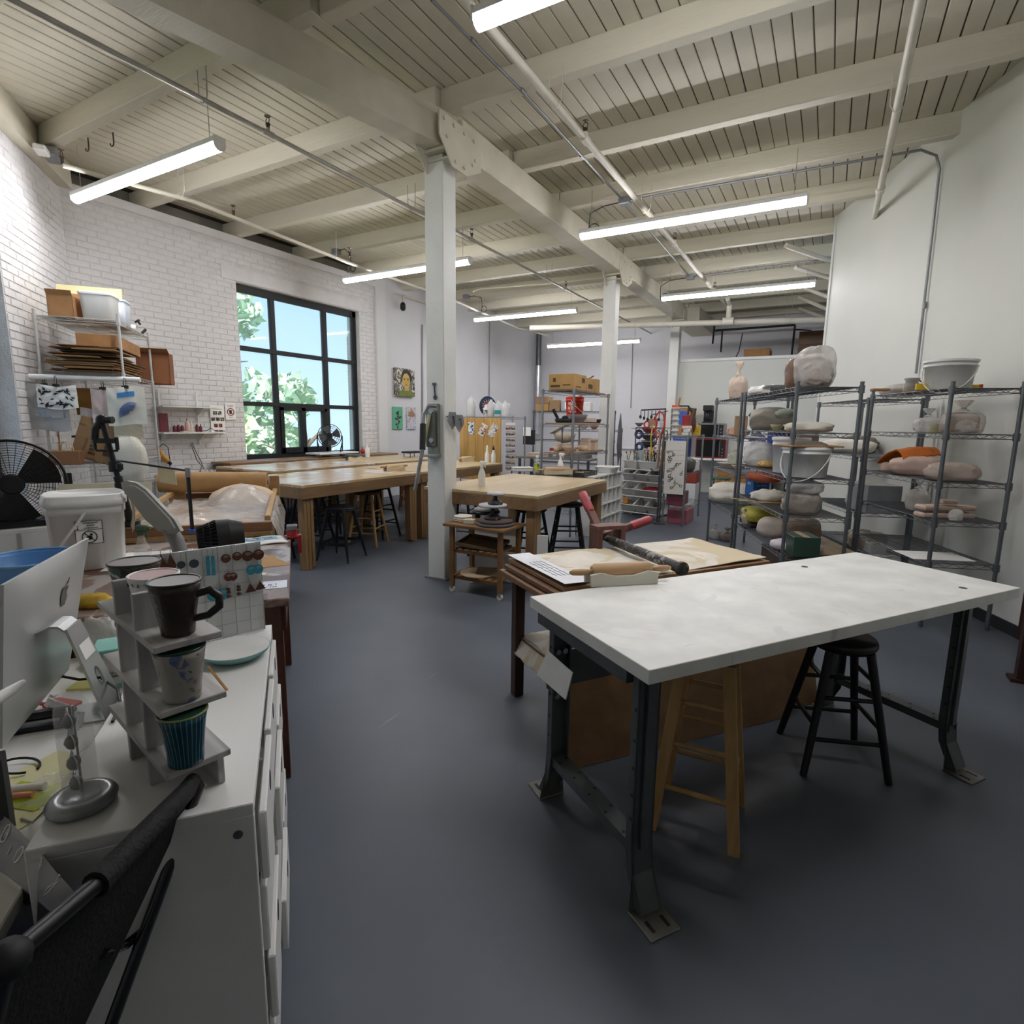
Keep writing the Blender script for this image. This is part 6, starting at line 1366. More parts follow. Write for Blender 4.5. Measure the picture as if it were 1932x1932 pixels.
for k,(px,lab) in enumerate((((853,790),'grey square trowel plate hung on the right face of the first column, nearer one'),((866,795),'grey trowel plate hung on the right face of the first column, farther one'))):
    q=V((-3.020,4.223,1.528)) if k==0 else V((-2.980,4.275,1.505)); t=T('trowel',lab,'trowel',tuple(q))
    P(MB().prism([(-.055,-.02),(0,-.10),(.055,-.02),(.035,.06),(-.035,.06)],tuple(q),(.35,.93,0),(0,0,1),(.006,0,0)),'plate',mat('#8e8f90',.5,.3),t,world=True); P(MB().tube([q+V((-.06,0,.02)),q+V((.03,0,.02)),q+V((.03,0,-.04))],.006,6),'hook',STEELD,t,world=True)
# rolling cart
cw=wood('#8f6a40','#6d4d2c',2,'x',.5); cwz=wood('#8a653c','#684a2a',2,'z',.5)
t=T('rolling_cart','small wooden cart on casters with bats and turntables, at the foot of the first column','cart',(-2.58,4.09,0))
P(MB().box(-.31,-.20,.595,.31,.20,.62,.003),'top_shelf',cw,t)
for x in (-.26,.235):
    for y in (-.17,.145):
        g=P(MB().box(x,y,.06,x+.04,y+.035,.595,.003),'leg',cwz,t)
        P(MB().cyl((x+.02,y+.005,.026),(x+.02,y+.03,.026),.026,n=14),'caster_wheel',mat('#d8d2c4',.4),g); P(MB().box(x+.008,y+.0,.035,x+.032,y+.034,.062),'caster_fork',STEEL,g)
for z in (.12,.36):
    for y in (-.15,.125): P(MB().box(-.24,y,z,.25,y+.02,z+.03),'shelf_rail',cw,t)
    for k in range(7): P(MB().box(-.245+.072*k,-.165,z+.03,-.20+.072*k,.165,z+.042,.002),'slat',cw,t)
Zc=.621
for k in range(3): O(MB().lathe([(0,0),(.078,0),(.083,.006),(.083,.012),(.076,.016),(0,.014)],(0,0,0),26),'plaster_bat',('lowest','middle','top')[k]+' of the three small round plaster bats stacked on the cart','bat',mat(('#c9b0a0','#d5cdbf','#d9d4c8')[k],.8),(-2.80,4.08,Zc+.0175*k))
O(MB().box(-.05,-.03,0,.05,.03,.04,.004),'clay_block','small pale block between the plaster bats and the dark bats','block',mat('#cfc6b2',.8),(-2.68,4.0,Zc),.3)
O(MB().lathe([(0,0),(.165,0),(.17,.008),(.165,.022),(0,.02)],(0,0,0),34),'wheel_bat','large dark blue-grey bat at the bottom of the cart pile','bat',mat('#4a4a50',.6),(-2.46,4.08,Zc))
O(MB().lathe([(0,0),(.15,0),(.153,.008),(.15,.024),(0,.022)],(0,0,0),34),'wheel_bat','large brown bat under the turntables on the cart','bat',mat('#54443e',.7),(-2.465,4.09,Zc+.023))
def banding(label,c,rt,rb,h):
    t=T('banding_wheel',label,'turntable',c)
    P(MB().lathe([(0,0),(rb,0),(rb*1.02,.008),(rb*.8,.03),(rb*.35,.045),(.018,.055),(.018,h-.02)],(0,0,0),24),'base',splotch('#262528',['#6d6a68'],20,.5,.1,.62),t)
    P(MB().lathe([(0,h-.02),(rt*.96,h-.02),(rt,h-.012),(rt*.97,h),(0,h)],(0,0,0),32),'wheel_head',splotch('#b9b9ba',['#8a8a8c'],14,.5,0,.6),t)
banding('larger banding turntable with a pale head, on the cart bats',(-2.49,4.08,Zc+.048),.125,.075,.13)
banding('smaller banding turntable standing on the larger one',(-2.47,4.09,Zc+.179),.073,.065,.10)
O(MB().box(-.2,-.14,0,.2,.14,.012,.002).box(-.2,-.14,.012,-.19,.14,.03).box(.19,-.14,.012,.2,.14,.03).box(-.19,-.14,.012,.19,-.13,.03).box(-.19,.13,.012,.19,.14,.03),'wooden_tray','shallow wooden tray tilted on the middle shelf of the cart','tray',wood('#6f5a40','#544230',3,'x'),(-2.59,4.08,.432)).rotation_euler=(.12,.06,.1)
O(MB().box(-.19,-.13,0,.19,.13,.018,.003),'dark_board','dark flat board lying on the middle shelf of the cart','board',mat('#37332f',.7),(-2.56,4.09,.403),.06)
O(MB().lathe([(0,0),(.17,0),(.172,.006),(.17,.012),(0,.012)],(0,0,0),30),'round_board','round tan board on the lowest shelf of the cart','board',wood('#b19a7c','#97805f',3,'x'),(-2.62,4.07,.163))
O(MB().box(-.11,-.08,0,.11,.08,.01,.002),'square_board','square brown board leaning on the round board in the cart','board',wood('#7d6a50','#655440',3,'x'),(-2.53,4.08,.18),.4).rotation_euler=(.25,.0,.4)
O(MB().box(-.05,-.012,0,.05,.012,.50,.002),'white_plank','white board standing between the cart and the table leg','board',WHITEP,(-2.17,4.42,0),.5)
O(MB().box(-.3,-.01,0,.2,.01,.56,.002),'white_board','white panel standing behind the cart under the table','panel',mat('#cfccc2',.6),(-2.65,4.46,0))
# ---- white table built from a door slab
E1=V((.575,.818,0)); E2=V((-.818,.575,0)); WB=V((-.38,1.47,0)); WR=math.atan2(.818,.575)
def wt(s,t,z=0): p=WB+E1*s+E2*t; return (p.x,p.y,z)
whtop=splotch('#e2e2de',['#cfcfcb','#eeeeea'],4,.45,.05,.57,stretch=(1,1,1))
def scuff_mat():
    m=splotch('#e3e3de',['#dfdfdb'],3.1,.5,.05,.6); n=m.node_tree; b=n.nodes['Principled BSDF']; L=n.links.new; prev=b.inputs['Base Color'].links[0].from_socket
    t=n.nodes.new('ShaderNodeTexCoord')
    for (sc,rot,st,c,a0) in ((5,.4,(1,9,1),'#c9c9c6',.70),(6,1.3,(9,1,1),'#cccbc8',.71),(22,0,(1,1,1),'#8b8b88',.745)):
        mp=n.nodes.new('ShaderNodeMapping'); mp.inputs['Rotation'].default_value=(0,0,rot); mp.inputs['Scale'].default_value=st; L(t.outputs['Object'],mp.inputs[0])
        z=n.nodes.new('ShaderNodeTexNoise'); z.inputs['Scale'].default_value=sc; z.inputs['Detail'].default_value=6; L(mp.outputs[0],z.inputs['Vector'])
        r=n.nodes.new('ShaderNodeValToRGB'); r.color_ramp.elements[0].position=a0; r.color_ramp.elements[1].position=a0+.04; L(z.outputs[0],r.inputs[0])
        x=n.nodes.new('ShaderNodeMix'); x.data_type='RGBA'; L(r.outputs[0],x.inputs['Factor']); L(prev,x.inputs[6]); x.inputs[7].default_value=lin(c); prev=x.outputs[2]
    L(prev,b.inputs['Base Color']); return m
t=T('white_table','long white-topped work table on grey steel legs, nearest on the right','table',wt(0,0),WR)
P(MB().box(0,0,.775,2.023,.73,.82,.002),'tabletop',scuff_mat(),t)
for (x,y) in ((1.78,.1),(1.46,.62)): P(MB().cyl((x,y,.8202),(x,y,.8208),.016,n=14),'bolt_hole',mat('#4a4238',.8),t)
legm=mat('#565b5c',.42,.35,.18,7,bump=.06,bsc=25); dk_=mat('#26282a',.6)
def steel_leg(x,y,sx,hole=True):
    """pressed channel leg: web toward the table end, lips, splayed slotted foot"""
    # legs flare outward along y at the foot
    oy=-1 if y<.3 else 1
    pts=[(y,.775),(y,.22),(y+oy*.012,.12),(y+oy*.06,.02)]
    b=MB()
    for (u0,u1,d) in ((-.04,-.034,.032),(.034,.04,.032),(-.04,.04,.006)):
        vs=[];
        for (yy,z) in pts: vs+=[(x+u0,yy,z),(x+u1,yy,z),(x+u1,yy-oy*d,z),(x+u0,yy-oy*d,z)]
        fs=[(0,3,2,1),(12,13,14,15)]
        for k in range(3):
            for e in range(4): fs.append((4*k+e,4*k+(e+1)%4,4*k+4+(e+1)%4,4*k+4+e))
        b.add(vs,fs)
    b.box(x-.014,y+oy*.002,.2,x+.014,y+oy*.012,.775)
    g=P(b,'leg',legm,t)
    f=MB(); f.box(x-.055,y+oy*.015,0,x+.055,y+oy*.13,.006,.002); f.add([(x-.055,y+oy*.02,.006),(x+.055,y+oy*.02,.006),(x+.04,y+oy*.008,.12),(x-.04,y+oy*.008,.12)],[(0,1,2,3),(3,2,1,0)])
    P(f,'foot_plate',mat('#7b7a76',.5,.4,.2,12),g); P(MB().box(x-.034,y+oy*.07,.0062,x-.022,y+oy*.11,.0068).box(x+.022,y+oy*.07,.0062,x+.034,y+oy*.11,.0068),'slot',dk_,g)
    b=MB()
    for z in (.3,.38,.47,.56,.66): b.cyl((x-.041,y-oy*.012,z),(x-.0395,y-oy*.012,z),.006,n=8)
    P(b,'punched_hole',dk_,g)
steel_leg(.06,.06,1); steel_leg(.06,.60,1); steel_leg(1.78,.07,-1); steel_leg(1.78,.62,-1)
for x in (.06,1.78):
    P(MB().box(x-.03,.06,.2,x+.03,.62,.206).box(x-.03,.06,.17,x-.026,.62,.2).box(x+.026,.06,.17,x+.03,.62,.2),'end_brace',legm,t)
    b=MB(); 
    for k in range(5): b.cyl((x-.018,.13+.1*k,.2055),(x-.018,.13+.1*k,.2068),.006,n=8); b.cyl((x+.018,.15+.1*k,.2055),(x+.018,.15+.1*k,.2068),.006,n=8)
    P(b,'brace_hole',dk_,t)
P(MB().prism([(-.07,0),(-.03,.012),(-.01,-.004),(.01,.012),(.03,-.004),(.07,.012),(.07,.0),(-.07,-.01)],(0.02,.615,.55),(0,0,1),(0,1,0),(1.80,0,0)),'back_rail',legm,t)
b=MB()
for x in (.045,.075):
    for z in (.46,.64): b.cyl((x,.60,z),(x,.57,z),.011,n=8)
P(b,'rail_bolt',STEEL,t)
P(MB().box(.0,.10,.735,.06,.66,.775),'top_bearer',legm,t); P(MB().box(1.75,.10,.735,1.81,.66,.775),'top_bearer',legm,t)
O(MB().prism([(0,0),(.0,.22),(.12,.26),(.13,.08)],wt(-.0,.66,.52),(0,0,0) if False else (.0,0,1),tuple(-E2),tuple(E1*.004)),'hanging_paper','white paper scrap hanging under the far left corner of the white table','paper',PAPER,(0,0,0),world=False)
# leaning plywood
ply=wood('#8b6b4a','#735536',1.2,'x',.55)
pa=V((-0.863,2.064,0.003)); pb_=V((-0.032,3.094,0.003)); pd=(pb_-pa).normalized(); pn=V((-pd.y,pd.x,0))
t0=O(MB().prism([(0,0),((pb_-pa).length,0),((pb_-pa).length,.62),(.05,.62),(.02,.3)],tuple(pa),tuple(pd),tuple((V((0,0,1))*.95+pn*.30).normalized()),tuple(pn*.012)),'plywood_sheet','front brown plywood sheet leaning under the white table','plywood',ply,tuple(pa),world=True)
pc_=pb_+pn*.06; O(MB().prism([(-.5,0),(.25,0),(.3,.66),(-.45,.66)],tuple(pc_),tuple(pd),tuple((V((0,0,1))*.95+pn*.30).normalized()),tuple(pn*.012)),'plywood_sheet','second plywood sheet leaning behind the first, showing at its right end','plywood',wood('#937452','#7a5c3c',1.2,'x',.55),tuple(pc_),world=True)
# ---- slab roller table
SO_=V((-.965,2.20,0)); SRZ=WR
def sp(s,t_,z=0): p=SO_+E1*s+E2*t_; return (p.x,p.y,z)
drk=wood('#4f3a31','#372722',2,'z',.55); canv=splotch('#ddd7ca',['#d2c4a6'],2.2,.9,.1,.52)
t=T('slab_roller','slab roller table with canvas, steel roller and red crank handles, behind the white table','slab roller',sp(0,0),SRZ)
P(MB().box(0,0,.755,1.30,.60,.775,.003),'bed_board',wood('#a88562','#8b6847',2,'x',.6),t); P(MB().box(-.03,-.01,.725,1.28,.58,.75,.003),'under_board',wood('#8a6a50','#70523c',2,'x',.6),t); P(MB().box(-.05,.02,.69,1.25,.60,.72,.003),'lower_board',wood('#96745a','#785a42',2,'x',.6),t)
for (x,y) in ((.02,.03),(.02,.53),(1.18,.03),(1.18,.53)): P(MB().box(x,y,0,x+.055,y+.055,.69,.002),'leg',drk,t)
P(MB().box(.05,.03,.33,1.2,.55,.345,.002),'lower_shelf',wood('#6b5540','#524030',2,'x'),t); P(MB().box(.02,.04,.60,1.23,.075,.69),'apron',drk,t); P(MB().box(.02,.53,.60,1.23,.565,.69),'apron',drk,t)
P(MB().grid(lambda u,v:(.02+1.27*u,.02+.57*v,.785+.006*noise.noise(V((u*5,v*4,1)))+.012*max(0,abs(u-.5)*2-.85)*3+.006*math.sin(9*u)*(v<.08)),28,14,.004),'canvas',canv,t)
P(MB().prism([(.0,.0),(.13,-.01),(.13,.60),(.0,.60)],(.0,.0,.794),(1,0,0),(0,1,0),(0,0,.001)),'paper_strip',mat('#e4e6ea',.6),t)
b=MB(); rr=random.Random(9)
for k in range(4): b.tube([(.03+.022*k,.10+.03*i+.0*k,.7965) if False else (.03+.022*k+.004*math.sin(i*2.1+k),.12+.022*i,.7962) for i in range(14)],.0012,4)
P(b,'handwriting',mat('#5a5f6a',.6),t)
r0=V((-1.044,3.047,0.830)); r1=V((-0.557,2.623,0.830)); rs_=splotch('#3a3937',['#8d8a84','#1d1c1b'],14,.5,.2,.55)
P(MB().cyl(r0,r1,.026,n=18).cyl(r1,r1+(r1-r0).normalized()*.02,.034,n=14).cyl(r0,r0-(r1-r0).normalized()*.06,.02,n=12),'roller',rs_,t,world=True)
q=V((-1.135,3.031,0.800)); hw=wood('#7d564c','#5f3f38',2,'z',.6); ax_r=(r1-r0).normalized(); ax_s=V((-ax_r.y,ax_r.x,0))
g=r0-ax_r*.05; 
b=MB()
for s in (-1,1): b.beam(g+ax_s*.075*s-V((0,0,.13)),g+ax_s*.075*s+V((0,0,.07)),.09,.03,ax_s)
b.beam(g+V((0,0,.075)) - ax_s*.10,g+V((0,0,.075))+ax_s*.10,.10,.022); P(b,'gear_housing',hw,t,world=True)
redh=mat('#a8454a',.5,var=.15,sc=20); hb=g-ax_r*.07+V((0,0,.0))
for (tip,lab) in ((V((-1.354,3.320,1.059)),'a'),(V((-1.009,3.700,0.864)),'b')):
    d=(tip-hb); m1=hb+d*.55
    P(MB().beam(hb,m1,.045,.03,ax_r),'crank_arm',hw,t,world=True); P(MB().tube([m1,hb+d*.62,tip-d*.03,tip],[.024,.030,.030,.018],10),'crank_grip',redh,t,world=True)
O(MB().grid(lambda u,v:(.02+.42*u,-.01+.5*v,.35+.05*math.sin(PI*u)*math.sin(PI*v)+.03*noise.noise(V((u*5,v*5,3)))-(.09*max(0,(.12-u)/.12))),14,12,.01),'folded_canvas','folded canvas on the lower shelf of the slab roller, seen left of the steel leg','canvas',canv,sp(.0,.06),SRZ)

# ================= BACK OF THE ROOM =================
def bag(label, q, m, sd=1, lump=.12, knot=False, clay=None, kd=.75, depth=.85, p=.75, rz=0, name='plastic_bag', cat='bag', n=40):
    """a filled, creased bag: q=(x,y,z,w,h); clay: material of the block inside"""
    x,y,z,w,h=q; t=T(name,label,cat,(x,y,z+.004),rz); hh=h*(.74 if knot else 1.0)
    b=MB(); m_=24; vs=[]; sg=lambda c:(abs(c)**p)*(1 if c>=0 else -1); o=V((sd*7.3,sd*3.1,sd))
    for j in range(m_+1):
        a=-PI/2+PI*j/m_
        for i in range(n):
            th=2*PI*i/n; d=V((sg(math.cos(a))*sg(math.cos(th)),sg(math.cos(a))*sg(math.sin(th)),sg(math.sin(a))))
            k=1+lump*(.9*noise.noise(d*1.6+o)+.75*(.35-abs(noise.noise(d*2.6+o*1.3)))+.5*(.3-abs(noise.noise(d*5.5+o*.7))))
            if knot and d.z>.3: k*=1-.45*(d.z-.3)+.05*math.sin(9*th+sd)
            zz=max(d.z*k,-.82); vs.append((d.x*k*w*.5,d.y*k*w*.5*kd,hh*.45+zz*hh*.55))
    b.add(vs,[(j*n+i,j*n+(i+1)%n,(j+1)*n+(i+1)%n,(j+1)*n+i) for j in range(m_) for i in range(n)],True)
    if knot: b.lathe([(w*.16,hh*.90),(w*.06,hh*1.0),(w*.05,hh*1.05),(w*.12,hh*1.16),(w*.2,hh*1.33),(w*.16,hh*1.36)],(0,0,0),18,0,lambda a,zz:1+.35*math.sin(5*a+sd+zz*20))
    P(b,'film',m,t)
    if clay:
        k=.36; P(MB().box(-w*k,-w*k*kd,.006,w*k,w*k*kd,hh*.68,.012),'clay_block',clay,t)
    if knot: P(MB().torus((0,0,hh*1.02),w*.055,w*.018,12,5),'tie',mat('#8e8e8c',.4),t)
    return t
def bucket(label, q, rt, h, m=None, lid=True, lidm=None, hnd=True, ang=0, name='bucket'):
    t=T(name,label,'bucket',(q[0],q[1],q[2]+.004),ang); m=m or WHITE
    P(MB().lathe([(rt*.86,0),(rt*.88,.004),(rt*.97,h*.78),(rt*1.02,h*.78),(rt*1.02,h*.82),(rt*.99,h*.83),(rt,h*.92),(rt*1.03,h*.93),(rt*1.03,h*.97),(rt*.97,h)]+([] if lid else [(rt*.94,h*.97),(rt*.84,.01),(0.0001,.01)]),(0,0,0),32),'body',m,t)
    if lid: P(MB().lathe([(rt*1.06,h*.93),(rt*1.07,h),(rt*1.0,h*1.02),(rt*.95,h*1.0),(.0001,h*.995)],(0,0,0),32),'lid',lidm or m,t)
    if hnd: P(MB().tube([(rt*1.04*math.cos(a),rt*1.04*math.sin(a),h*.8-rt*1.25*max(0,math.sin((a+PI/2)))*1.0) for a in [-PI/2+PI*i/12 for i in range(13)]],.005,6),'carry_handle',WHITEP,t)
    return t
def bowl(label, c, r, h, m, name='bowl', cat='bowl', rb=.5):
    return O(MB().lathe([(0,0),(r*rb,0),(r*rb,.006),(r*.8,h*.5),(r,h),(r*.96,h),(r*.75,h*.52),(r*rb*.9,.012),(0,.012)],(0,0,0),26),name,label,cat,m,c)
def box(label, c, d, m, rz=0, name='cardboard_box', cat='box', flaps=False, tape=None):
    t=T(name,label,cat,c,rz); P(MB().box(-d[0]/2,-d[1]/2,0,d[0]/2,d[1]/2,d[2],.004),'carton',m,t)
    P(MB().box(-d[0]/2-.001,-.025,d[2],d[0]/2+.001,.025,d[2]+.0012),'tape_strip',tape or mat('#c9b088',.4),t); return t
# ---- big wire shelving beyond the right-hand work table
M3=(-2.907,6.744)
wire_shelf('wire_shelf','chrome wire shelving with boxes on top and unfired pots, left of the second column',(-3.354,6.744,0),0,.45,1.29,1.93,[.35,1.10,1.485,1.925],STEEL,None,.0145)
kb=splotch('#a98654',['#7d5f38'],24,.85,0,.7)
t=box('largest brown carton with printed panels on top of the second-column shelving',(-3.10,6.98,1.935),(.36,.42,.20),kb,.0,)
pr_=mat('#4f3a22',.8); b=MB().box(.1805,-.15,.03,.1815,.02,.045).box(.1805,.05,.1,.1815,.15,.16).box(-.15,-.2115,.03,-.02,-.2105,.06).box(-.12,-.2115,.1,-.08,-.2105,.15).box(.02,-.2115,.05,.13,-.2105,.065); P(b,'printing',pr_,t)
t=box('second brown carton on the second-column shelving, behind the largest',(-3.10,7.36,1.935),(.34,.26,.18),kb,.02); P(MB().box(.171,-.08,.04,.172,.08,.1),'printing',pr_,t)
t=box('third brown carton on the second-column shelving, with an open flap',(-3.08,7.63,1.935),(.30,.20,.19),kb,.1); P(MB().beam((0,0,.19),(.08,.02,.24),.2,.004,(0,0,1)),'flap',CARD,t)
O(MB().box(-.15,-.2,0,.15,.2,.012,.002),'wooden_board','thin wooden board on the back end of the second-column shelving top','board',wood('#9a7d55','#80653f',2),(-3.12,7.86,1.935))
t=bucket('bright red-orange bucket on the shelf below the cartons, far side',(-3.45,8.05,1.60-.0),.14,.30,mat('#d8402c',.4),False,None,True,0); 
for k in range(1): P(MB().grid(lambda u,v:(.142*math.cos(-2.0+1.0*u)*1.0,.142*math.sin(-2.0+1.0*u),.06+.16*v),8,4),'sticker',splotch('#d8402c',['#e8c8c0'],30,.4,0,.52),t)
Z=1.49
O(MB().box(-.2,-.6,0,.2,.6,.014,.003),'shelf_board','wooden board on the upper deck of the second-column shelving','board',wood('#a5845c','#8a6a44',2,'y'),(-3.13,7.38,Z))
O(MB().box(-.2,-.6,0,.2,.6,.014,.003),'shelf_board','wooden board on the lower deck of the second-column shelving, under the pots','board',wood('#a5845c','#8a6a44',2,'y'),(-3.13,7.38,1.105))
t=T('slow_cooker','dark slow cooker lying with its lid up on the upper deck','cooker',(-3.13,6.98,Z+.016)); P(MB().lathe([(.0,0),(.12,0),(.14,.04),(.13,.06),(0,.06)],(0,0,0),22),'body',mat('#20282c',.3),t); P(MB().tube([(-.05,-.12,.06),(-.08,-.15,.13),(-.10,-.16,.18)],.022,8),'handle',BLACK,t); P(MB().ell((.02,-.03,.07),(.05,.05,.03),12,6),'knob',BLACK,t)
bowl('grey flared dish on the upper deck, right of the dark cooker',(-3.10,7.36,Z+.016),.14,.12,mat('#6f6d70',.6))
O(MB().prism([(-.18,0),(.15,0),(.2,.06),(.19,.06),(.14,.012),(-.18,.012)],(0,.09,0),(1,0,0),(0,0,1),(0,-.2,0)),'baking_tray','black flared tray at the far end of the upper deck','tray',BLACK,(-3.08,7.75,Z+.016),PI/2)
box('cream cardboard egg crate in the black tray on the upper deck',(-3.08,7.72,Z+.03),(.16,.22,.06),BISQ,0)
PZ=1.121
bowl('wide unfired bowl, nearest on the lower deck of the second-column shelving',(-3.02,6.93,PZ),.115,.085,BISQ)
rr=random.Random(12)
for i,(x,y,w_,h,lab) in enumerate(((-3.18,6.86,.03,.07,'tiny unfired cone pot at the near left of the lower deck'),(-3.24,6.96,.035,.08,'small unfired bottle behind the tiny cone pot'),(-3.26,7.1,.06,.10,'unfired cup behind the wide bowl'),(-3.08,7.16,.06,.08,'low unfired cup behind the wide bowl, right one'),(-3.02,7.38,.07,.075,'round unfired jar in the middle of the lower deck'),(-3.06,7.86,.075,.10,'unfired bowl at the far end of the lower deck'))):
    O(MB().lathe([(0,0),(w_*.8,0),(w_,h*.5),(w_*.85,h),(w_*.75,h),(w_*.8,h*.5),(0,h*.2)],(0,0,0),20),'unfired_pot',lab,'pot',BISQ,(x,y,PZ))
box('square unfired clay box, stacked on the lower deck, left one',(-3.05,7.56,PZ),(.13,.13,.11),BISQ,0,'clay_box','pot'); box('smaller unfired clay box standing on the left clay box',(-3.05,7.56,PZ+.112),(.12,.12,.06),BISQ,.1,'clay_box','pot')
box('square unfired clay box on the lower deck, right one',(-3.02,7.73,PZ),(.15,.13,.10),BISQ,0,'clay_box','pot'); bowl('unfired bowl stacked on the right clay box',(-3.02,7.74,PZ+.102),.10,.06,BISQ)
O(MB().ell((0,0,.05),(.10,.14,.06),18,10,.2,3,5,.7),'clay_pieces','heap of unfired clay pieces behind the wide bowl','clay pieces',BISQ,(-3.2,7.24,PZ),kind='stuff')
bucket('plain grey tub low in the second-column shelving',(-3.12,7.2,.36),.14,.26,mat('#8b8a86',.5),False,None,False)
# ---- white cubby shelf with trays
KX=-2.66; WC=mat('#dcdcd8',.5,var=.03)
t=T('cubby_shelf','white open cubby shelf at the end of the right-hand work table, with trays on top','shelf',(KX-.12,7.5,0))
P(MB().box(KX-.24,6.92,0,KX,6.94,.80),'end_panel',WC,t,world=True); P(MB().box(KX-.24,8.07,0,KX,8.09,.80),'end_panel',WC,t,world=True)
P(MB().box(KX-.24,6.92,0,KX-.225,8.09,.80),'back_panel',WC,t,world=True)
for z in (0.0,.19,.38,.58,.785): P(MB().box(KX-.225,6.94,z,KX,8.07,z+.016),'shelf_board',WC,t,world=True)
for k in range(1,6): P(MB().box(KX-.225,6.94+.188*k-.006,.016,KX-.002,6.94+.188*k+.006,.785),'divider',WC,t,world=True)
for k,(y,z,w_,h_,m_,lab) in enumerate(((7.05,.396,.07,.03,BISQ,'flat unfired pieces in the near middle cubby'),(7.42,.396,.05,.09,WHITEP,'white box part in a middle cubby of the white shelf'),(7.8,.596,.06,.04,mat('#8f9094',.5),'grey tools in a far top cubby'),(7.06,.596,.06,.03,BISQ,'flat unfired pieces in the near top cubby'),(7.6,.206,.06,.08,mat('#a08a74',.7),'brown object in a low cubby'),(7.05,.206,.07,.03,mat('#b9a6ab',.7),'pinkish pieces in a low near cubby'))):
    O(MB().ell((0,0,h_*.5),(w_,w_*.8,h_*.5),12,8,.25,3,k,.6),'cubby_item',lab,'object',m_,(KX-.09,y,z+.001))
t=T('wire_tray','black mesh tray of scraps on the white cubby shelf','tray',(KX-.30,7.05,.802)); 
P(MB().box(-.2,-.25,0,.2,.25,.008).box(-.2,-.25,.008,-.192,.25,.06).box(.192,-.25,.008,.2,.25,.06).box(-.19,-.25,.008,.19,-.242,.06).box(-.19,.242,.008,.19,.25,.06),'tray',splotch('#35352f',['#6b6a62'],26,.7,0,.55),t)
for k in range(5): P(MB().box(-.06,-.02,0,.06,.02,.012,.003),'clay_scrap',mat(('#b9a596','#8f7a6a','#cdbfae')[k%3],.8),t).location=(-.1+.06*k,-.1+.07*(k%3),.012+.01*k)
t=T('white_tray','white plastic tray sitting across the far end of the cubby shelf','tray',(KX-.12,7.75,.802)); P(MB().lathe([(.13,0),(.16,.08),(.175,.085),(.165,.09),(.15,.08),(.12,.008),(0.0001,.008)],(0,0,0),28,.6),'tray',WHITE,t)
# ---- pine board, jugs and bead strips on a wire shelf behind the tables
JY=8.25
wire_shelf('wire_shelf','low wire shelving carrying water jugs, hidden behind a pine board',(-5.72,JY,0),0,1.06,.45,1.60,[.4,1.59],STEEL)
pinb=wood('#c9a263','#a8803f',1.6,'z',.55)
t=T('pine_board','tall pine plank board with three cards pinned, in front of the jug shelf','board',(-5.3,JY-.03,.55))
xa=(-5.707,8.220,1.575)[0]; xb=(-4.859,8.220,1.581)[0]
for k in range(5): P(MB().box(xa+(xb-xa)*k/5,JY-.045,.5,xa+(xb-xa)*(k+1)/5-.003,JY-.02+.004*(k%2),1.575,.003),'plank',pinb,t,world=True)
for (x0,y0,w_,h_,a,m_,lab) in ((889,796,14,24,0,splotch('#dfe3e4',['#3f6f93','#2d3d50'],16,.6,0,.56),'white card with blue pottery picture pinned on the pine board'),(911,798,15,24,-.45,splotch('#e2ddd4',['#a5643a','#31404c'],14,.6,0,.57),'tilted card with a round brown dish picture pinned on the pine board'),(932,797,15,26,-.55,splotch('#e6e4df',['#2c2a2a'],50,.6,0,.53),'tilted card with a grid of dark samples pinned on the pine board')):
    q=((-5.458,8.200,1.394) if x0==889 else ((-5.216,8.200,1.371) if x0==911 else (-5.013,8.200,1.365))); s=.0088
    t2=T('pinned_card',lab,'card',(q[0],JY-.048,q[2])); b=MB(); ca,sa=math.cos(a),math.sin(a)
    b.prism([(-w_*s/2,-h_*s/2),(w_*s/2,-h_*s/2),(w_*s/2,h_*s/2),(-w_*s/2,h_*s/2)],(0,0,0),(ca,0,sa),(-sa,0,ca),(0,-.003,0)); P(b,'card',m_,t2); P(MB().ell((0,-.006,h_*s*.42),(.006,.006,.006),8,5),'pin',RED,t2)
JZ=1.60
def jug(label,x,fill,fm,lab=None,h=.29,r=.075):
    t=T('water_jug',label,'jug',(x,JY+.14,JZ),.3)
    P(MB().lathe([(r*.92,0),(r,.01),(r,h*.55),(r*.92,h*.7),(r*.45,h*.88),(.022,h*.93),(.02,h*.96)],(0,0,0),24,.12),'jug_body',mat('#e4e7e8',.25,alpha=.72),t)
    P(MB().cyl((0,0,h*.95),(0,0,h),.024,n=14),'cap',WHITEP,t)
    P(MB().tube([(r*.5,0,h*.84),(r*.95,0,h*.74),(r*1.0,0,h*.55)],.012,8),'handle',mat('#e4e7e8',.25,alpha=.85),t)
    if fill: P(MB().lathe([(r*.9,.006),(r*.94,fill),(0.0001,fill)],(0,0,0),20,.12),'liquid',fm,t)
    if lab: P(MB().lathe([(r*1.02,h*.15),(r*1.02,h*.4)],(0,0,0),20,.12),'label',lab,t)
mk=mat('#d9dccd',.4); cr_=mat('#cbb595',.5)
jug('tall milky water jug, leftmost on the pine board shelf',-5.59,.2,mk,None,.36,.08); jug('water jug holding tan slip, third along on the pine board shelf',-5.17,.16,cr_); jug('water jug with a teal label, fourth along on the pine board shelf',-5.02,.03,mk,mat('#2f8c93',.5),.27); jug('clear water jug, last on the right of the pine board shelf',-4.88,.05,mk,None,.27)
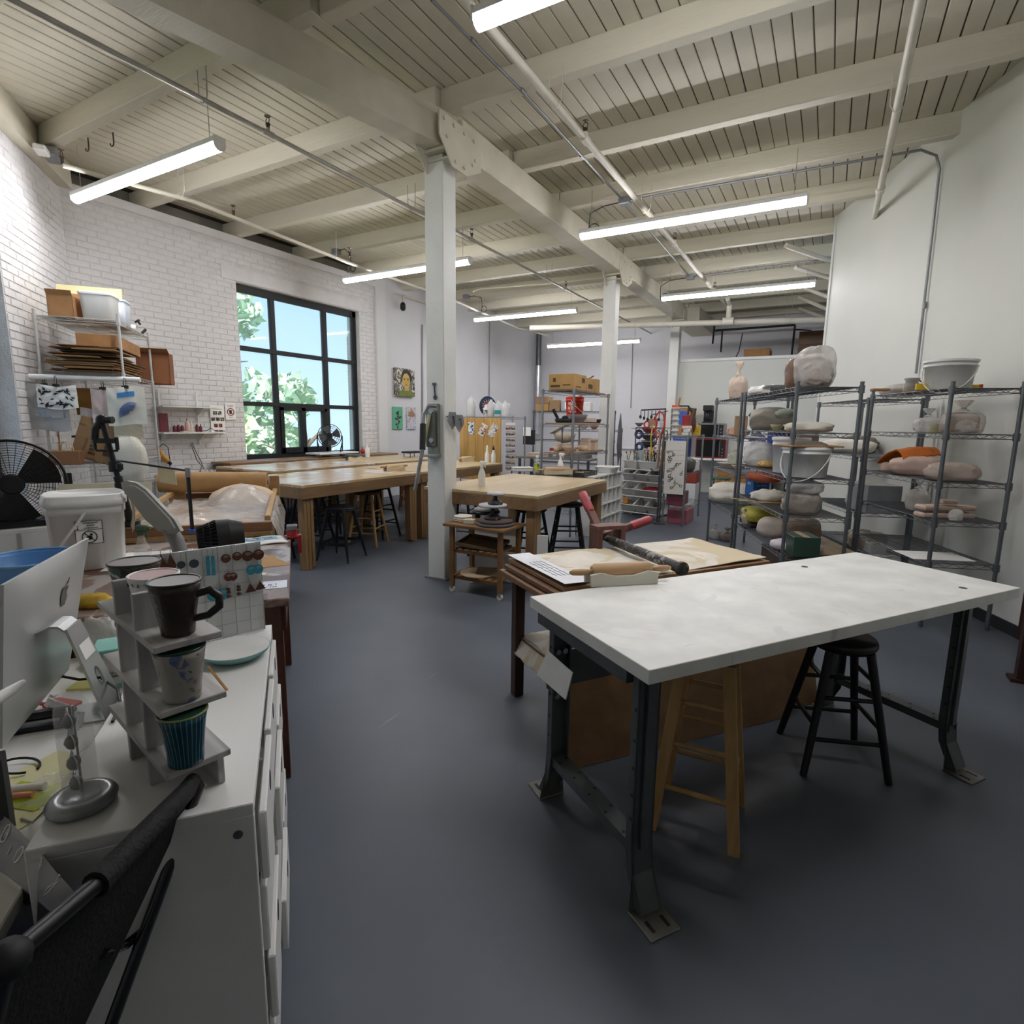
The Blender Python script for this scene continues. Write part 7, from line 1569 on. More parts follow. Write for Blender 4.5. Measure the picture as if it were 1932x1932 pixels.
t=T('small_bottle','short white bottle with a dark label, second along between the jugs','bottle',(-5.24,JY+.1,JZ)); P(MB().lathe([(.05,0),(.055,.008),(.055,.14),(.035,.16),(.035,.2)],(0,0,0),18),'body',WHITEP,t); P(MB().cyl((0,0,.02),(0,0,.11),.0556,n=18,cap=False),'label',splotch('#d8d6d0',['#2b3038'],20,.5,0,.5),t)
t=T('round_plaque','round dark blue plaque with a red sunburst, standing behind the jugs','plaque',(-5.36,JY+.32,JZ+.19))
P(MB().cyl((0,.0,0),(0,.015,0),.17,n=36,sm=False),'disc',mat('#1f2b44',.5),t); 
b=MB()
for k in range(14): a=2*PI*k/14; b.add([(.06*math.cos(a-.15),-.002,.06*math.sin(a-.15)),(.06*math.cos(a+.15),-.002,.06*math.sin(a+.15)),(.13*math.cos(a),-.002,.13*math.sin(a))],[(0,1,2)])
P(b,'sun_rays',mat('#d7c6c0',.5),t); P(MB().torus((0,-.003,0),.065,.016,28,6,'y'),'red_ring',mat('#a5402e',.5),t); P(MB().cyl((0,-.006,0),(0,-.001,0),.045,n=20,sm=False),'blue_centre',mat('#7fb0cc',.5),t)
xb0=(-4.703,8.150,1.476)[0]
t=T('bead_rack','narrow rack of carded beads hanging right of the pine board','bead rack',(xb0+.07,JY-.1,.75)); P(MB().box(-.09,0,-.05,.09,.012,.75),'back_panel',mat('#d2d0cc',.5),t)
bm=[mat(h,.35,var=.3,sc=60) for h in ('#8d2f35','#5b4a43','#3f6a7a','#8a5b3a','#9a9a94','#7d5a66','#2e2b2c','#b07a3a')]
rr=random.Random(2)
for k in range(8):
    P(MB().cyl((-.09,-.01,.70-.095*k),(.09,-.01,.70-.095*k),.004,n=5),'wire_rod',STEEL,t)
    for j in range(6): P(MB().ell((-.075+.03*j,-.016,.665-.095*k-rr.uniform(0,.012)),(.011,.008,.022),7,5),'bead_card',bm[(k+j//3+ (j*k)%2)%8],t)
# ---- far wire shelving along the back left
t=wire_shelf('wire_shelf','far grey wire shelving in the back left corner with boxes on top',(-6.35,12.3,0),0,1.9,.5,1.80,[.55,1.1,1.78],STEELD,None,.018)
box('brown box at the left end of the far corner shelving',(-6.15,12.5,1.79),(.34,.3,.17),kb,0); box('upper brown box at the left end of the far corner shelving',(-6.17,12.5,1.965),(.34,.28,.17),mat('#8d7458',.8),.05); box('brown carton turned sideways on the far corner shelving',(-5.85,12.5,1.79),(.26,.3,.26),mat('#957a58',.8),.2)
t=T('printer','grey box with a white printed sheet on the far corner shelving','box',(-5.45,12.5,1.79)); P(MB().box(-.2,-.15,0,.2,.15,.26,.01),'case',mat('#a8a9ac',.5),t); P(MB().box(-.1,-.152,.05,.1,-.15,.2),'sheet',PAPER,t)
box('small white box with red lid on the far corner shelving',(-5.30,12.5,2.055),(.16,.14,.10),mat('#d8d0ce',.6),0); box('white stacked packs at the right of the far corner shelving',(-5.05,12.5,1.79),(.24,.24,.2),WHITEP,.1)
t=T('colander_stand','round tan basket-like sieve leaning on the far corner shelving','sieve',(-5.35,11.95,1.05)); P(MB().lathe([(.05,0),(.2,.05),(.27,.22),(.265,.22),(.19,.06),(0,.02)],(0,0,0),26),'bowl',mat('#a39680',.6),t); P(MB().beam((-.28,-.1,.22),(.1,-.08,.42),.3,.02,(0,0,1)),'lid_board',mat('#8c8274',.6),t)
O(MB().box(-.13,-.06,0,.13,.06,.34,.008),'black_box','black box with a white paper, hanging left of the round sieve','box',BLACKM,(-6.1,11.6,1.0)); O(MB().box(-.1,-.002,0,.1,.002,.2),'pinned_sheet','white sheet on the black box left of the round sieve','paper',PAPER,(-6.12,11.53,1.2))
t=T('utility_table','grey utility table with boards and tiles under the far corner shelving','table',(-5.2,11.3,0)); P(MB().box(-.9,-.35,.72,.9,.35,.76),'tabletop',mat('#77726c',.6),t)
for s in ((-.85,-.3),(.8,-.3),(-.85,.28),(.8,.28)): P(MB().box(s[0],s[1],0,s[0]+.05,s[1]+.05,.72),'leg',STEELD,t)
box('stack of pale tiles on the grey utility table',(-5.6,11.2,.761),(.5,.3,.08),mat('#b5a593',.8),.1); box('red carton on the grey utility table',(-5.25,11.2,.845),(.2,.14,.12),mat('#8d3540',.6),.3); box('grey case on the grey utility table',(-4.8,11.25,.761),(.7,.35,.2),mat('#6b6864',.6),.05); box('dark crate under the grey utility table',(-5.1,11.1,.0),(.9,.4,.45),mat('#4b4a4c',.6),0)
# second far rack, right
wire_shelf('wire_shelf','low grey wire rack with dishes, seen through the second-column shelving',(-4.35,9.6,0),0,1.0,.45,1.42,[.45,.95,1.39],STEELD)
for i,(x,h,m_) in enumerate(((-4.2,.06,mat('#d4d2cc',.4)),(-4.0,.08,mat('#b9a492',.6)),(-3.8,.07,mat('#9c6a50',.5)),(-3.62,.05,mat('#d4d2cc',.4)))): bowl(('first','second','third','fourth')[i]+' dish from the left on the low grey rack',(x,9.8,1.40),.085,h,m_)
box('dark toolbox on the middle deck of the low grey rack',(-3.9,9.8,.96),(.5,.28,.14),mat('#3b4550',.5),.1,'tool_box')
t=T('test_tile_rail','row of red and white glaze bottles on a rail at the back wall','bottles',(-2.9,14.6,1.55)); P(MB().box(-.9,-.06,0,.9,.06,.02),'rail_board',WHITEP,t)
for k in range(8): P(MB().cyl((-.7+.12*k,0,.02),(-.7+.12*k,0,.2),.03,n=10),'bottle',mat('#c9a5a3',.4) if k%2 else WHITEP,t)
t=T('sink_counter','white counter with a steel sink along the back wall, behind the shelving','counter',(-3.4,14.5,0)); P(MB().box(-1.4,-.4,.86,1.4,.4,.90,.004),'worktop',WHITEP,t); P(MB().box(-1.38,-.36,0,1.38,.4,.86),'cabinet_body',mat('#cfcfcd',.5),t); P(MB().tube([(.2,.2,.9),(.2,.2,1.15),(.2,.1,1.22),(.2,-.02,1.15)],.018,8),'faucet',STEEL,t)
O(MB().box(-.14,-.1,0,.14,.1,.3,.006),'paper_dispenser','grey towel dispenser on the back wall by the second column','dispenser',mat('#b4b4b2',.5),(-3.75,14.8,1.35))
# grey pads and pink bowls by the second column
t=T('sanding_board','grey leaf-shaped board hung on the right of the second column','board',(-2.98,8.8,1.25)); P(MB().prism([(0,-.42),(.06,-.2),(.07,.1),(.02,.42),(-.03,.2),(-.05,-.1)],(0,0,0),(.3,.95,0),(0,0,1),(.012,0,0)),'plate',mat('#6b6c70',.6),t)
for k,(z,m_,lab) in enumerate(((1.36,mat('#c4506a',.4),'pink bowl stacked near the second column'),(1.24,mat('#6b6668',.5),'grey bowl below the pink bowl'),(1.12,mat('#3b3033',.4),'dark bowl, lowest by the second column'))): bowl(lab,(-2.62,9.3,z),.14,.09,m_)
t=T('bowl_stand','thin grey stand carrying the stacked bowls by the second column','stand',(-2.62,9.3,0)); P(MB().cyl((0,.0,0),(0,0,1.12),.02,n=8),'pole',STEELD,t); P(MB().cyl((0,0,1.105),(0,0,1.12),.13,n=20).cyl((0,0,1.22),(0,0,1.235),.13,n=20).cyl((0,0,1.34),(0,0,1.355),.13,n=20),'ring_shelf',STEELD,t); P(MB().cyl((0,0,0),(0,0,.02),.2,n=20),'foot',STEELD,t)
O(MB().box(-.25,-.2,0,.25,.2,.85,.01),'grey_bin','tall grey bin behind the cubby shelf, left of the tool rack','bin',mat('#a9a9ac',.5),(-2.72,9.3,0))
# ---- toy-style bin organiser and tool rack
ox0,oy=-2.87,8.72; OA=math.atan2(-.15,.67); 
def og(x,y,z=0): return (ox0+x*math.cos(OA)-y*math.sin(OA),oy+x*math.sin(OA)+y*math.cos(OA),z)
t=T('bin_organizer','white rack of tilted white bins holding cutters, below the hanging tools','organizer',og(0,0),OA)
for x in (0,.67): P(MB().box(x-.015,-.015,0,x+.008,.0,.87).box(x-.008,.34,0,x+.008,.36,.87).box(x-.012,0,.06,x+.012,.34,.09),'side_frame',STEELD if x else WHITEP,t)
for z in (.10,.36,.60,.79): P(MB().cyl((0,.0,z),(.67,0,z),.009,n=6).cyl((0,.3,z+.08),(.67,.3,z+.08),.009,n=6),'rail',WHITEP,t)
bmat=mat('#e2e2de',.4,var=.02)
def bin_(x,z,w,label,fill,tilt=.42,first=[None]):
    b=T('storage_bin',label,'bin',og(x+w/2,.02,z),OA); d=.34; h=.13
    M0=Matrix.Rotation(-tilt,4,'X')*1.0 if False else Matrix.Rotation(tilt,4,'X')
    mb=MB(); mb.M=M0; w2=w/2-.006; s=.82
    for (a,c) in (((-w2,0),(w2,0)),((w2,0),(w2,d)),((w2,d),(-w2,d)),((-w2,d),(-w2,0))):
        i=lambda q:(q[0]*s,d/2+(q[1]-d/2)*s,0); o=lambda q:(q[0],q[1],h)
        mb.add([i(a),i(c),o(c),o(a)],[(0,1,2,3),(3,2,1,0)])
    mb.add([(-w2*s,d*.09,0.002),(w2*s,d*.09,.002),(w2*s,d*.91,.002),(-w2*s,d*.91,.002)],[(0,1,2,3),(3,2,1,0)])
    P(mb,'bin_shell',bmat,b)
    mb=MB(); mb.M=M0; mb.tube([(-w2,0,h),(w2,0,h),(w2,d,h),(-w2,d,h)],.008,5,closed=True); P(mb,'rim',bmat,b)
    if fill:
        for k in range(fill[1]):
            mb=MB(); mb.M=M0; r_=random.Random(k*7+int(x*100)); cx=r_.uniform(-w2*.7,w2*.7); cy=r_.uniform(d*.2,d*.8); rr_=r_.uniform(.018,.032)
            mb.torus((cx,cy,.03+.012*(k%4)),rr_,.006,10,4,('z','x','y')[k%3]); P(mb,'cutter',fill[0][k%len(fill[0])],b)
    return b
met=[mat('#8d8880',.4,.5),mat('#a9a6a0',.35,.6),mat('#6d665c',.5,.3)]
bin_(.01,.60,.21,'white bin in the upper tilted row, left, holding dark metal cutters',([mat('#4a453e',.5),mat('#7c756a',.5)],12)); bin_(.23,.60,.22,'white bin in the upper tilted row, middle, holding mixed metal cutters',(met,14)); bin_(.455,.60,.21,'white bin in the upper tilted row, right, holding blue-grey pieces',([mat('#6d7090',.5),mat('#8c8fa6',.5)],14))
bin_(.0,.355,.24,'white bin in the middle tilted row, left, holding pale cutters',([mat('#c9ccc6',.4,.3),mat('#9a9d98',.4,.4)],14)); bin_(.25,.355,.41,'wide white bin in the middle tilted row holding red cloth',None)
b_=O(MB().ell((0,0,.03),(.15,.09,.035),20,10,.2,3,2,.7),'red_cloth','red cloth lying in the wide middle bin','cloth',mat('#a02530',.8,bump=.3),og(.46,.14,.44),OA); b_.rotation_euler=(.42,0,OA)
bin_(-.0,.10,.24,'white bin in the lowest tilted row, left, holding brown blocks',([mat('#5d4a3a',.6),mat('#4a3c30',.6)],9)); bin_(.24,.10,.21,'white bin in the lowest tilted row, middle, holding dark and pale pieces',(met,12)); bin_(.46,.10,.2,'white bin in the lowest tilted row, right, holding reddish pieces',([mat('#7d4a44',.5),mat('#5c5450',.5)],12))
O(MB().box(-.04,-.03,0,.04,.03,.08,.004),'orange_box','small orange box at the left of the lowest tilted bin','box',mat('#d8902f',.5),og(.04,.08,.225),OA)
bin_(.0,.79,.25,'upright white bin on top of the organizer, left, full of tools',None,0); bin_(.26,.79,.40,'wide upright white bin on top of the organizer, right, full of tools',None,0)
tm=[mat('#9a7a52',.5),mat('#c9cacc',.3,.8),mat('#2a2c30',.5),mat('#5b8f9a',.5),mat('#b2542f',.5),mat('#d8d4c8',.5)]
rr=random.Random(21)
for k in range(34):
    x=rr.uniform(.02,.64); y=rr.uniform(.06,.3); l=rr.uniform(.16,.3); a=rr.uniform(-.05,.05)
    O(MB().cyl((0,0,0),(a,rr.uniform(-.03,.03),l),.006,n=6).ell((a,0,l),(.011,.007,.02),8,5),'modelling_tool',('tan-handled','silver','black','blue-green','rust-orange','cream')[k%6]+' modelling tool standing in the upright bins on the organizer','tool',tm[k%6],og(x,y,.80),0,'modelling tools in the upright bins')
# rack above with hanging things
t=T('tool_rack','tall black wire rack hung with strainers and kitchen tools, above the bins','rack',og(.0,.36),OA)
for x in (.0,.62): P(MB().cyl((x,.02,.85),(x,.02,1.75 if x else 1.45),.010,n=8),'post',STEELD,t)
for z in (1.02,1.18,1.35,1.45): P(MB().cyl((0,.02,z),(.62,.02,z),.006,n=6),'cross_wire',STEELD,t)
for k in range(1,9): P(MB().cyl((.07*k,.02,.86),(.07*k,.02,1.44),.003,n=5),'upright_wire',STEELD,t)
P(MB().box(.0,-.14,1.43,.5,.0,1.44),'rack_shelf',STEELD,t)
P(MB().beam((.08,.02,1.73),(.50,.02,1.745),.012,.022),'hook_bar',BLACK,t)
def hang(n,lab,cat,x,z,mb,m): O(mb,n,lab,cat,m,og(x,.30,z),OA)
for i in range(6): hang('measuring_spoon',('first','second','third','fourth','fifth','sixth')[i]+' dark measuring spoon from the left on the hook bar','spoon',.12+.065*i,1.72,MB().cyl((0,0,0),(0,0,-.07-.02*(i%3)),.006,n=6).ell((0,-.01,-.10-.02*(i%3)),(.024,.012,.03),10,6),mat('#2c2f35',.4,.3))
hang('strainer','round silver strainer on the tool rack shelf, upper left','strainer',.10,1.52,MB().lathe([(.07,0),(.066,-.01),(.03,-.05),(0,-.06)],(0,0,0),18).torus((0,0,0),.07,.006,20,6),mat('#a9adb0',.3,.7))
hang('red_strainer','red round-handled sieve right of the silver strainer','strainer',.24,1.50,MB().torus((0,0,0),.05,.014,18,6,'y').beam((0,0,-.05),(.05,0,-.12),.015,.015),RED)
for i,(x,z) in enumerate(((.10,1.34),(.12,1.14))): hang('tape_roll',('upper','lower')[i]+' blue roll of tape hung on the tool rack','tape roll',x,z,MB().torus((0,0,0),.055,.024,22,8,'y'),mat('#3a4a6d',.4))
hang('grater','tan wooden scraper with a perforated plate on the rack','scraper',.34,1.50,MB().box(-.08,-.01,-.02,.08,.01,.09).beam((-.06,0,.02),(.1,0,-.14),.03,.015),mat('#a9866a',.5))
for i in range(7): hang('clamp',('first','second','third','fourth','fifth','sixth','seventh')[i]+' dark clamp from the left, hung in the middle of the tool rack','clamp',.30+.045*i,1.36-.05*(i%3),MB().tube([(0,0,.05),(.03,0,.03),(.03,0,-.03),(0,0,-.06)],.009,6).cyl((0,0,-.06),(0,0,-.1),.006,n=6),mat(('#26262a','#3a2f55','#55504a')[i%3],.45))
hang('glass_jar','glass jar with a white lid on the tool rack, above the bins','jar',.16,.93,MB().lathe([(.05,0),(.055,.01),(.055,.11),(.045,.13)],(0,0,0),18).lathe([(.05,.13),(.05,.155),(0,.155)],(0,0,0),18),mat('#b9c4c2',.2,alpha=.7))
hang('seed_packet','white packet with an orange design leaning on the tool rack','packet',.34,.95,MB().box(-.06,-.006,0,.06,.006,.19),splotch('#dcd6cf',['#cc5a2c'],16,.6,0,.5))
for i,(x,m_) in enumerate(((.48,STEELD),(.53,STEEL),(.57,STEELD),(.62,mat('#a5805a',.5)))): hang('palette_knife',('first','second','third','fourth')[i]+' long tool from the left, hung at the right of the tool rack','tool',x,1.15,MB().beam((0,0,0),(0,0,-.28),.016,.006).cyl((0,0,0),(0,0,.1),.010,n=6),m_)
# ---- narrow wire unit with white pegboard and hanging straps
wx,wy=-2.09,8.36
wire_shelf('wire_shelf','narrow wire shelving with a white perforated panel on its end, right of the bins',(wx,wy,0),.0,.30,1.15,1.34,[.28,.78,1.335],STEEL,None,.014)
t=T('peg_panel','white perforated panel hung with dark wire tools, on the narrow shelving end','panel',(wx+.15,wy-.02,.8)); P(MB().box(-.15,-.012,-.32,.14,0,.47,.002),'panel',mat('#d4d0c8',.55,var=.04),t)
b=MB()
for z in (.33,.26,.18):
    for k in range(12): b.cyl((-.12+.021*k,-.0135,z),(-.12+.021*k,-.012,z),.004,n=6)
P(b,'peg_hole',mat('#4a4744',.8),t)
rr=random.Random(31)
for i in range(16):
    x=rr.uniform(-.12,.11); z=.30-.028*i*1.25; a=rr.uniform(0,3); 
    O(MB().torus((0,0,0),.017,.0035,12,5,'y').beam((.016*math.cos(a),0,.016*math.sin(a)),(.06*math.cos(a),0,.06*math.sin(a)),.007,.006),'wire_tool','dark ribbon tool hung on the white perforated panel','tool',mat('#3a3836',.4,.4),(wx+.15+x,wy-.036,.8+z),0,'ribbon tools on the white panel')
PT=1.345
for i in range(5): bucket(('lowest','second','third','fourth','top')[i]+' white printed tub of the tall stack on the narrow shelving',(wx+.08,wy+.12,PT-.004+.082*i),.055,.08,splotch('#dcdcd8',['#8d8f90'],25,.5,0,.66),True,None,False,0,'tub')
t=T('orange_spatula','orange-headed scraper with a wooden handle in the top white tub','scraper',(wx+.08,wy+.12,PT+.41)); P(MB().box(-.06,-.01,0,.03,.01,.035,.004),'head',mat('#d8562f',.4),t); P(MB().cyl((.03,0,.02),(.05,0,.14),.012,n=8),'handle',mat('#b0723f',.5),t)
t=T('black_gun','black caulking nozzle lying over the top white tub','nozzle',(wx+.2,wy+.14,PT+.40)); P(MB().beam((-.08,0,.03),(.05,0,.03),.02,.02).beam((.05,0,.03),(.11,0,-.06),.03,.025),'body',BLACK,t)
box('red and white product box behind the white tubs',(wx+.2,wy+.3,PT),(.10,.10,.3),mat('#a5353a',.5),0)
for i in range(2):
    t=T('brush',('left','right')[i]+' dark bristle brush standing on the narrow shelving','brush',(wx+.17+.1*i,wy+.5,PT)); P(MB().ell((0,0,.17),(.035,.035,.12),12,8,.15,4,i),'bristles',mat('#5a4238',.8,bump=.5),t); P(MB().cyl((0,0,.26),(.01,0,.38),.016,n=8).ell((.01,0,.39),(.022,.022,.02),8,6),'handle',mat('#4a3b35',.5),t)
rr=random.Random(41)
for i in range(8): O(MB().box(-.05,-.03,0,.05,.03,.045,.006),'clay_packet',('first','second','third','fourth','fifth','sixth','seventh','eighth')[i]+' white clay packet of the pile on the narrow shelving, from the bottom','packet',mat(('#dcdad4','#e2c9a0','#d9d9d9','#cc7a3a')[(i*3)%4] if i in (2,5) else '#dcdad4',.5),(wx+.22+.02*(i%2),wy+.2+.07*(i%3),PT+.048*(i//3)*1.0+.001),rr.uniform(-.3,.3))
box('yellow and blue product box standing at the right of the narrow shelving top',(wx+.30,wy+.62,PT),(.10,.12,.15),splotch('#dcb52c',['#2b3a8a'],10,.5,0,.62),.1)
# hanging straps at its left
t=T('hanging_straps','red and yellow straps with a wooden blade, hung at the left of the narrow shelving','straps',(wx-.06,wy-.01,1.2))
P(MB().tube([(-.12,0,.42),(-.06,-.02,.50),(.0,0,.44),(.02,-.01,.3),(-.02,0,.15),(-.08,-.01,.1),(-.12,0,.2),(-.1,0,.32),(-.13,0,.42)],.014,6),'red_strap',RED,t)
P(MB().tube([(-.16,0,.3),(-.17,-.02,.1),(-.16,-.01,-.08),(-.18,0,-.16),(-.15,-.01,-.2),(-.13,0,-.14),(-.16,0,-.06)],.010,6),'yellow_cord',mat('#d0b23c',.6),t)
P(MB().beam((-.03,0,.2),(-.06,0,-.36),.09,.02,(1,0,0)),'wooden_blade',mat('#a98f7e',.6),t); P(MB().tube([(-.15,.0,-.36),(-.1,-.02,-.4),(.0,0,-.38),(.02,0,.3)],.012,6),'leather_strap',mat('#6b5a4a',.7),t)
t=T('strap_stand','thin grey post carrying the hanging straps','post',(wx-.06,wy+.06,0)); P(MB().cyl((0,0,0),(0,0,1.74),.012,n=8),'pole',STEELD,t); P(MB().cyl((-.2,-.04,1.64),(.05,-.04,1.70),.008,n=6).cyl((0,0,1.68),(0,-.04,1.68),.008,n=6),'hook_arm',STEELD,t); P(MB().cyl((0,0,0),(0,0,.015),.10,n=16),'foot',STEELD,t)
box('maroon see-through box under the white perforated panel',(wx+.15,wy+.25,.30),(.24,.40,.20),mat('#7a3a4c',.3,alpha=.85),0,'plastic_box'); box('larger pink plastic tub on the floor under the narrow shelving',(wx+.17,wy+.45,.0),(.30,.5,.22),mat('#a8606c',.35,alpha=.9),0,'plastic_box')
box('white organizer trays on the middle deck of the narrow shelving',(wx+.2,wy+.75,.785),(.22,.4,.15),WHITEP,0,'plastic_box')
bag('dark plastic bundle on the middle deck behind the white panel',(wx+.2,wy+.4,.785,.3,.22),mat('#55524f',.4),3)
# ---- kitchen corner by the partition
CX=-1.75
t=T('white_counter','white table along the partition carrying two microwaves','table',(-1.95,12.75,0)); P(MB().box(-.7,-.35,.76,.62,.3,.80,.003),'tabletop',WHITE,t)
for s in ((-.68,-.33),(.55,-.33),(-.68,.24),(.55,.24)): P(MB().box(s[0],s[1],0,s[0]+.06,s[1]+.06,.76),'leg',WHITE,t)
def micro(label,c,m,w=.46,h=.26):
    t=T('microwave',label,'microwave',c); P(MB().box(-w/2,-.16,0,w/2,.16,h,.008),'case',m,t); P(MB().box(-w/2+.02,-.168,.03,w/2-.13,-.16,h-.03),'door_glass',mat('#141416',.15),t); P(MB().box(w/2-.11,-.166,.03,w/2-.02,-.16,h-.03),'control_panel',mat('#26262a',.3),t); P(MB().cyl((w/2-.125,-.18,.05),(w/2-.125,-.18,h-.05),.007,n=6),'handle',STEEL,t)
    for k in range(3): P(MB().cyl((w/2-.065,-.172,.06+.07*k),(w/2-.065,-.166,.06+.07*k),.014,n=10),'knob',STEEL,t)
    return t
q=V((-2.219,12.600,0.825)); micro('red microwave, lower one on the white table by the partition',(q.x+.02,12.72,.80),mat('#7d1f24',.3),.62,.42)
micro('steel microwave standing on the red one',(q.x-.0,12.72,1.222),mat('#8a8c8e',.35,.5),.55,.32)
t=T('coffee_maker','black coffee maker on top of the microwaves','coffee maker',(q.x-.1,12.72,1.545)); P(MB().box(-.1,-.1,0,.1,.1,.03).box(-.1,.03,.03,.1,.1,.36).box(-.1,-.1,.26,.1,.1,.38,.01),'body',BLACK,t); P(MB().lathe([(.06,.03),(.08,.1),(.06,.2),(.05,.22)],(0,-.03,0),16),'carafe',mat('#202226',.1,alpha=.8),t)
t=box('tall brown carton with a blue panel left of the coffee maker',(q.x-.62,12.72,1.25),(.36,.34,.62),CARD,0); P(MB().box(-.14,-.1715,.25,.12,-.1705,.55),'blue_panel',mat('#3a5fb0',.5),t)
box('blue carton left of the steel microwave',(q.x-.62,12.72,.80),(.34,.3,.44),mat('#2f55ad',.5),0)
t=T('wooden_cabinet','small honey-coloured wooden cabinet on the floor by the partition','cabinet',(-1.68,12.35,0)); hw_=wood('#b07c3c','#8e5f28',2,'z',.5); P(MB().box(-.28,-.2,.03,.30,.2,.62,.004),'body',hw_,t); P(MB().box(-.25,-.212,.06,.26,-.2,.58,.004),'door',hw_,t); P(MB().box(-.19,-.217,.13,.20,-.212,.51,.003),'door_panel',hw_,t); P(MB().ell((.21,-.225,.32),(.014,.014,.014),8,6),'knob',mat('#4a3418',.4),t)
t=T('grey_cabinet','white cabinet with a purple diamond sign, right of the microwaves','cabinet',(-1.12,12.7,.62)); P(MB().box(-.4,-.25,0,.5,.3,.86,.006),'body',WHITE,t); P(MB().prism([(0,-.17),(.2,0),(0,.17),(-.2,0)],(-.15,-.2505,.62),(1,0,0),(0,0,1),(0,-.002,0)),'diamond_sign',splotch('#4a3f6a',['#8a84a6'],14,.5,0,.56),t); P(MB().box(.47,-.26,.1,.5,-.25,.76),'handle',STEEL,t)
t=T('side_table','low table under the white cabinet with the purple sign','table',(-1.12,12.7,0)); P(MB().box(-.42,-.27,.57,.52,.32,.618),'tabletop',WHITEP,t)
for s in ((-.4,-.25),(.46,-.25),(-.4,.26),(.46,.26)): P(MB().box(s[0],s[1],0,s[0]+.04,s[1]+.04,.57),'leg',WHITEP,t)
t=T('metal_stool','grey tube stool with a green seat before the wooden cabinet','stool',(-1.72,11.1,0)); P(MB().lathe([(0,.5),(.19,.5),(.2,.515),(.19,.53),(0,.53)],(0,0,0),22),'seat',mat('#3d5347',.5),t)
for k in range(4): a=PI/4+k*PI/2; P(MB().tube([(.15*math.cos(a),.15*math.sin(a),.5),(.2*math.cos(a),.2*math.sin(a),.45),(.22*math.cos(a),.22*math.sin(a),0)],.012,7),'leg',mat('#6b7a78',.4,.4),t)
box('red ice chest on the floor between the wire units',(-2.35,10.9,.42),(.5,.35,.32),mat('#8d3a2c',.5),0,'cool_box'); box('white lid box under the red chest',(-2.35,10.9,0),(.5,.35,.41),WHITEP,0,'plastic_box')

# ================= RIGHT-HAND WIRE SHELVES =================
RA=math.atan2(.9298,-.3681)     # along the wall, away
PG=STEEL
n1=(-.245,4.887); n2=(.735,5.08); n0=(-.83,6.37)
def mirror_shelf(label,n,w,d,h,levels):
    # local x away along the wall, y toward the left: shelf body lies to the right, so shift by d
    o=V((n[0],n[1],0))+V((.9298,.3681,0))*d
    return wire_shelf('wire_shelf',label,(o.x,o.y,0),RA,w,d,h,levels,mat('#7d8185',.38,.75,.12,9),None,.0145,'shelving unit')
mirror_shelf('tall wire shelving crammed with bags and buckets, nearest of the right-hand units',n1,1.46,.46,1.83,[.47,.787,1.092,1.449,1.80])
mirror_shelf('tall wire shelving against the right wall with the orange towel',n2,1.14,.46,1.82,[.50,.817,1.105,1.459,1.785])
mirror_shelf('tall wire shelving with pink mugs, beyond the crammed unit',n0,1.20,.46,1.83,[.55,.975,1.369,1.80])
n2b=(n2[0]-.3681*1.2,n2[1]+.9298*1.2)
mirror_shelf('tall wire shelving against the right wall, mostly hidden beyond the orange towel unit',n2b,1.15,.46,1.76,[.30,.69,1.22,1.76])
BR_=plastic_film('#8f6f5c',.72,.2); BRF=mat('#8a6a56',.45,bump=.5,bsc=14); GR=mat('#8b857a',.5,bump=.5,bsc=12)
CLO=mat('#d9d4c8',.85,bump=.4,bsc=20); PINK=mat('#cdb3a4',.5,bump=.4,bsc=16)
D0,D1,D2,D3,D4=1.806,1.455,1.098,.793,.476
# --- crammed unit
bag('big brown clay bag tied at the top, on the crammed unit under the big clear bag',(-0.216,5.249,1.806,0.304,0.252),BR_,2,.08,False,CLAY,.8,p=.6)
bag('huge clear bag of pale scraps, highest thing on the right-hand shelves',(-0.145,5.068,1.806,0.292,0.307),plastic_film('#e3e0dc',.5,.2),5,.1,False,None,.8)
bag('pale crumpled contents showing in the huge clear bag',(-0.132,5.036,1.806,0.216,0.185),mat('#b5aaa2',.7,bump=.5,bsc=12),9,.3,False,None,.8,name='clay_scraps',cat='clay scraps')
bowl('grey bowl on top of the crammed unit, left of the brown clay bag',((-0.487,5.933,1.806,0.191,0.081))[:3],.10,.075,mat('#77777a',.5))
O(MB().ell((0,0,.03),(.16,.22,.06),30,14,.3,3.5,7,.55),'white_cloth','crumpled white cloth on the left end of the crammed unit','cloth',mat('#e2e0dc',.85,bump=.3),((-0.576,6.157,1.806,0.350,0.117))[:3],.4)
box('small white tag on the top edge of the crammed unit',((-0.485,5.090,1.770)),(.06,.004,.045),PAPER,RA+PI/2,'label_tag','tag')
bag('brown clay in a bag on the second deck of the crammed unit',(-0.488,5.935,1.455,0.406,0.213),GR,4,.12,False,None,.7)
bag('pale knotted end of a bag at the left of the second deck',(-0.609,6.240,1.455,0.151,0.197),FILMW,11,.2,False,None,.8)
for i,(px,lab) in enumerate(((0,'olive cloth bundle lying on the brown clay bag, left'),(1,'dark green cloth bundle on the brown clay bag, middle'),(2,'pale green cloth bundle on the brown clay bag, right'))):
    q=((-0.595,6.206,1.560,0.232,0.111),(-0.511,5.993,1.570,0.185,0.092),(-0.361,5.615,1.570,0.162,0.086))[i]
    O(MB().ell((0,0,q[4]*.4),(q[3]*.55,q[3]*.5,q[4]*.6),18,10,.25,3,i+2,.7),'cloth_bundle',lab,'cloth',mat(('#5d5d50','#4d5844','#8c9186')[i],.9,bump=.4),q[:3])
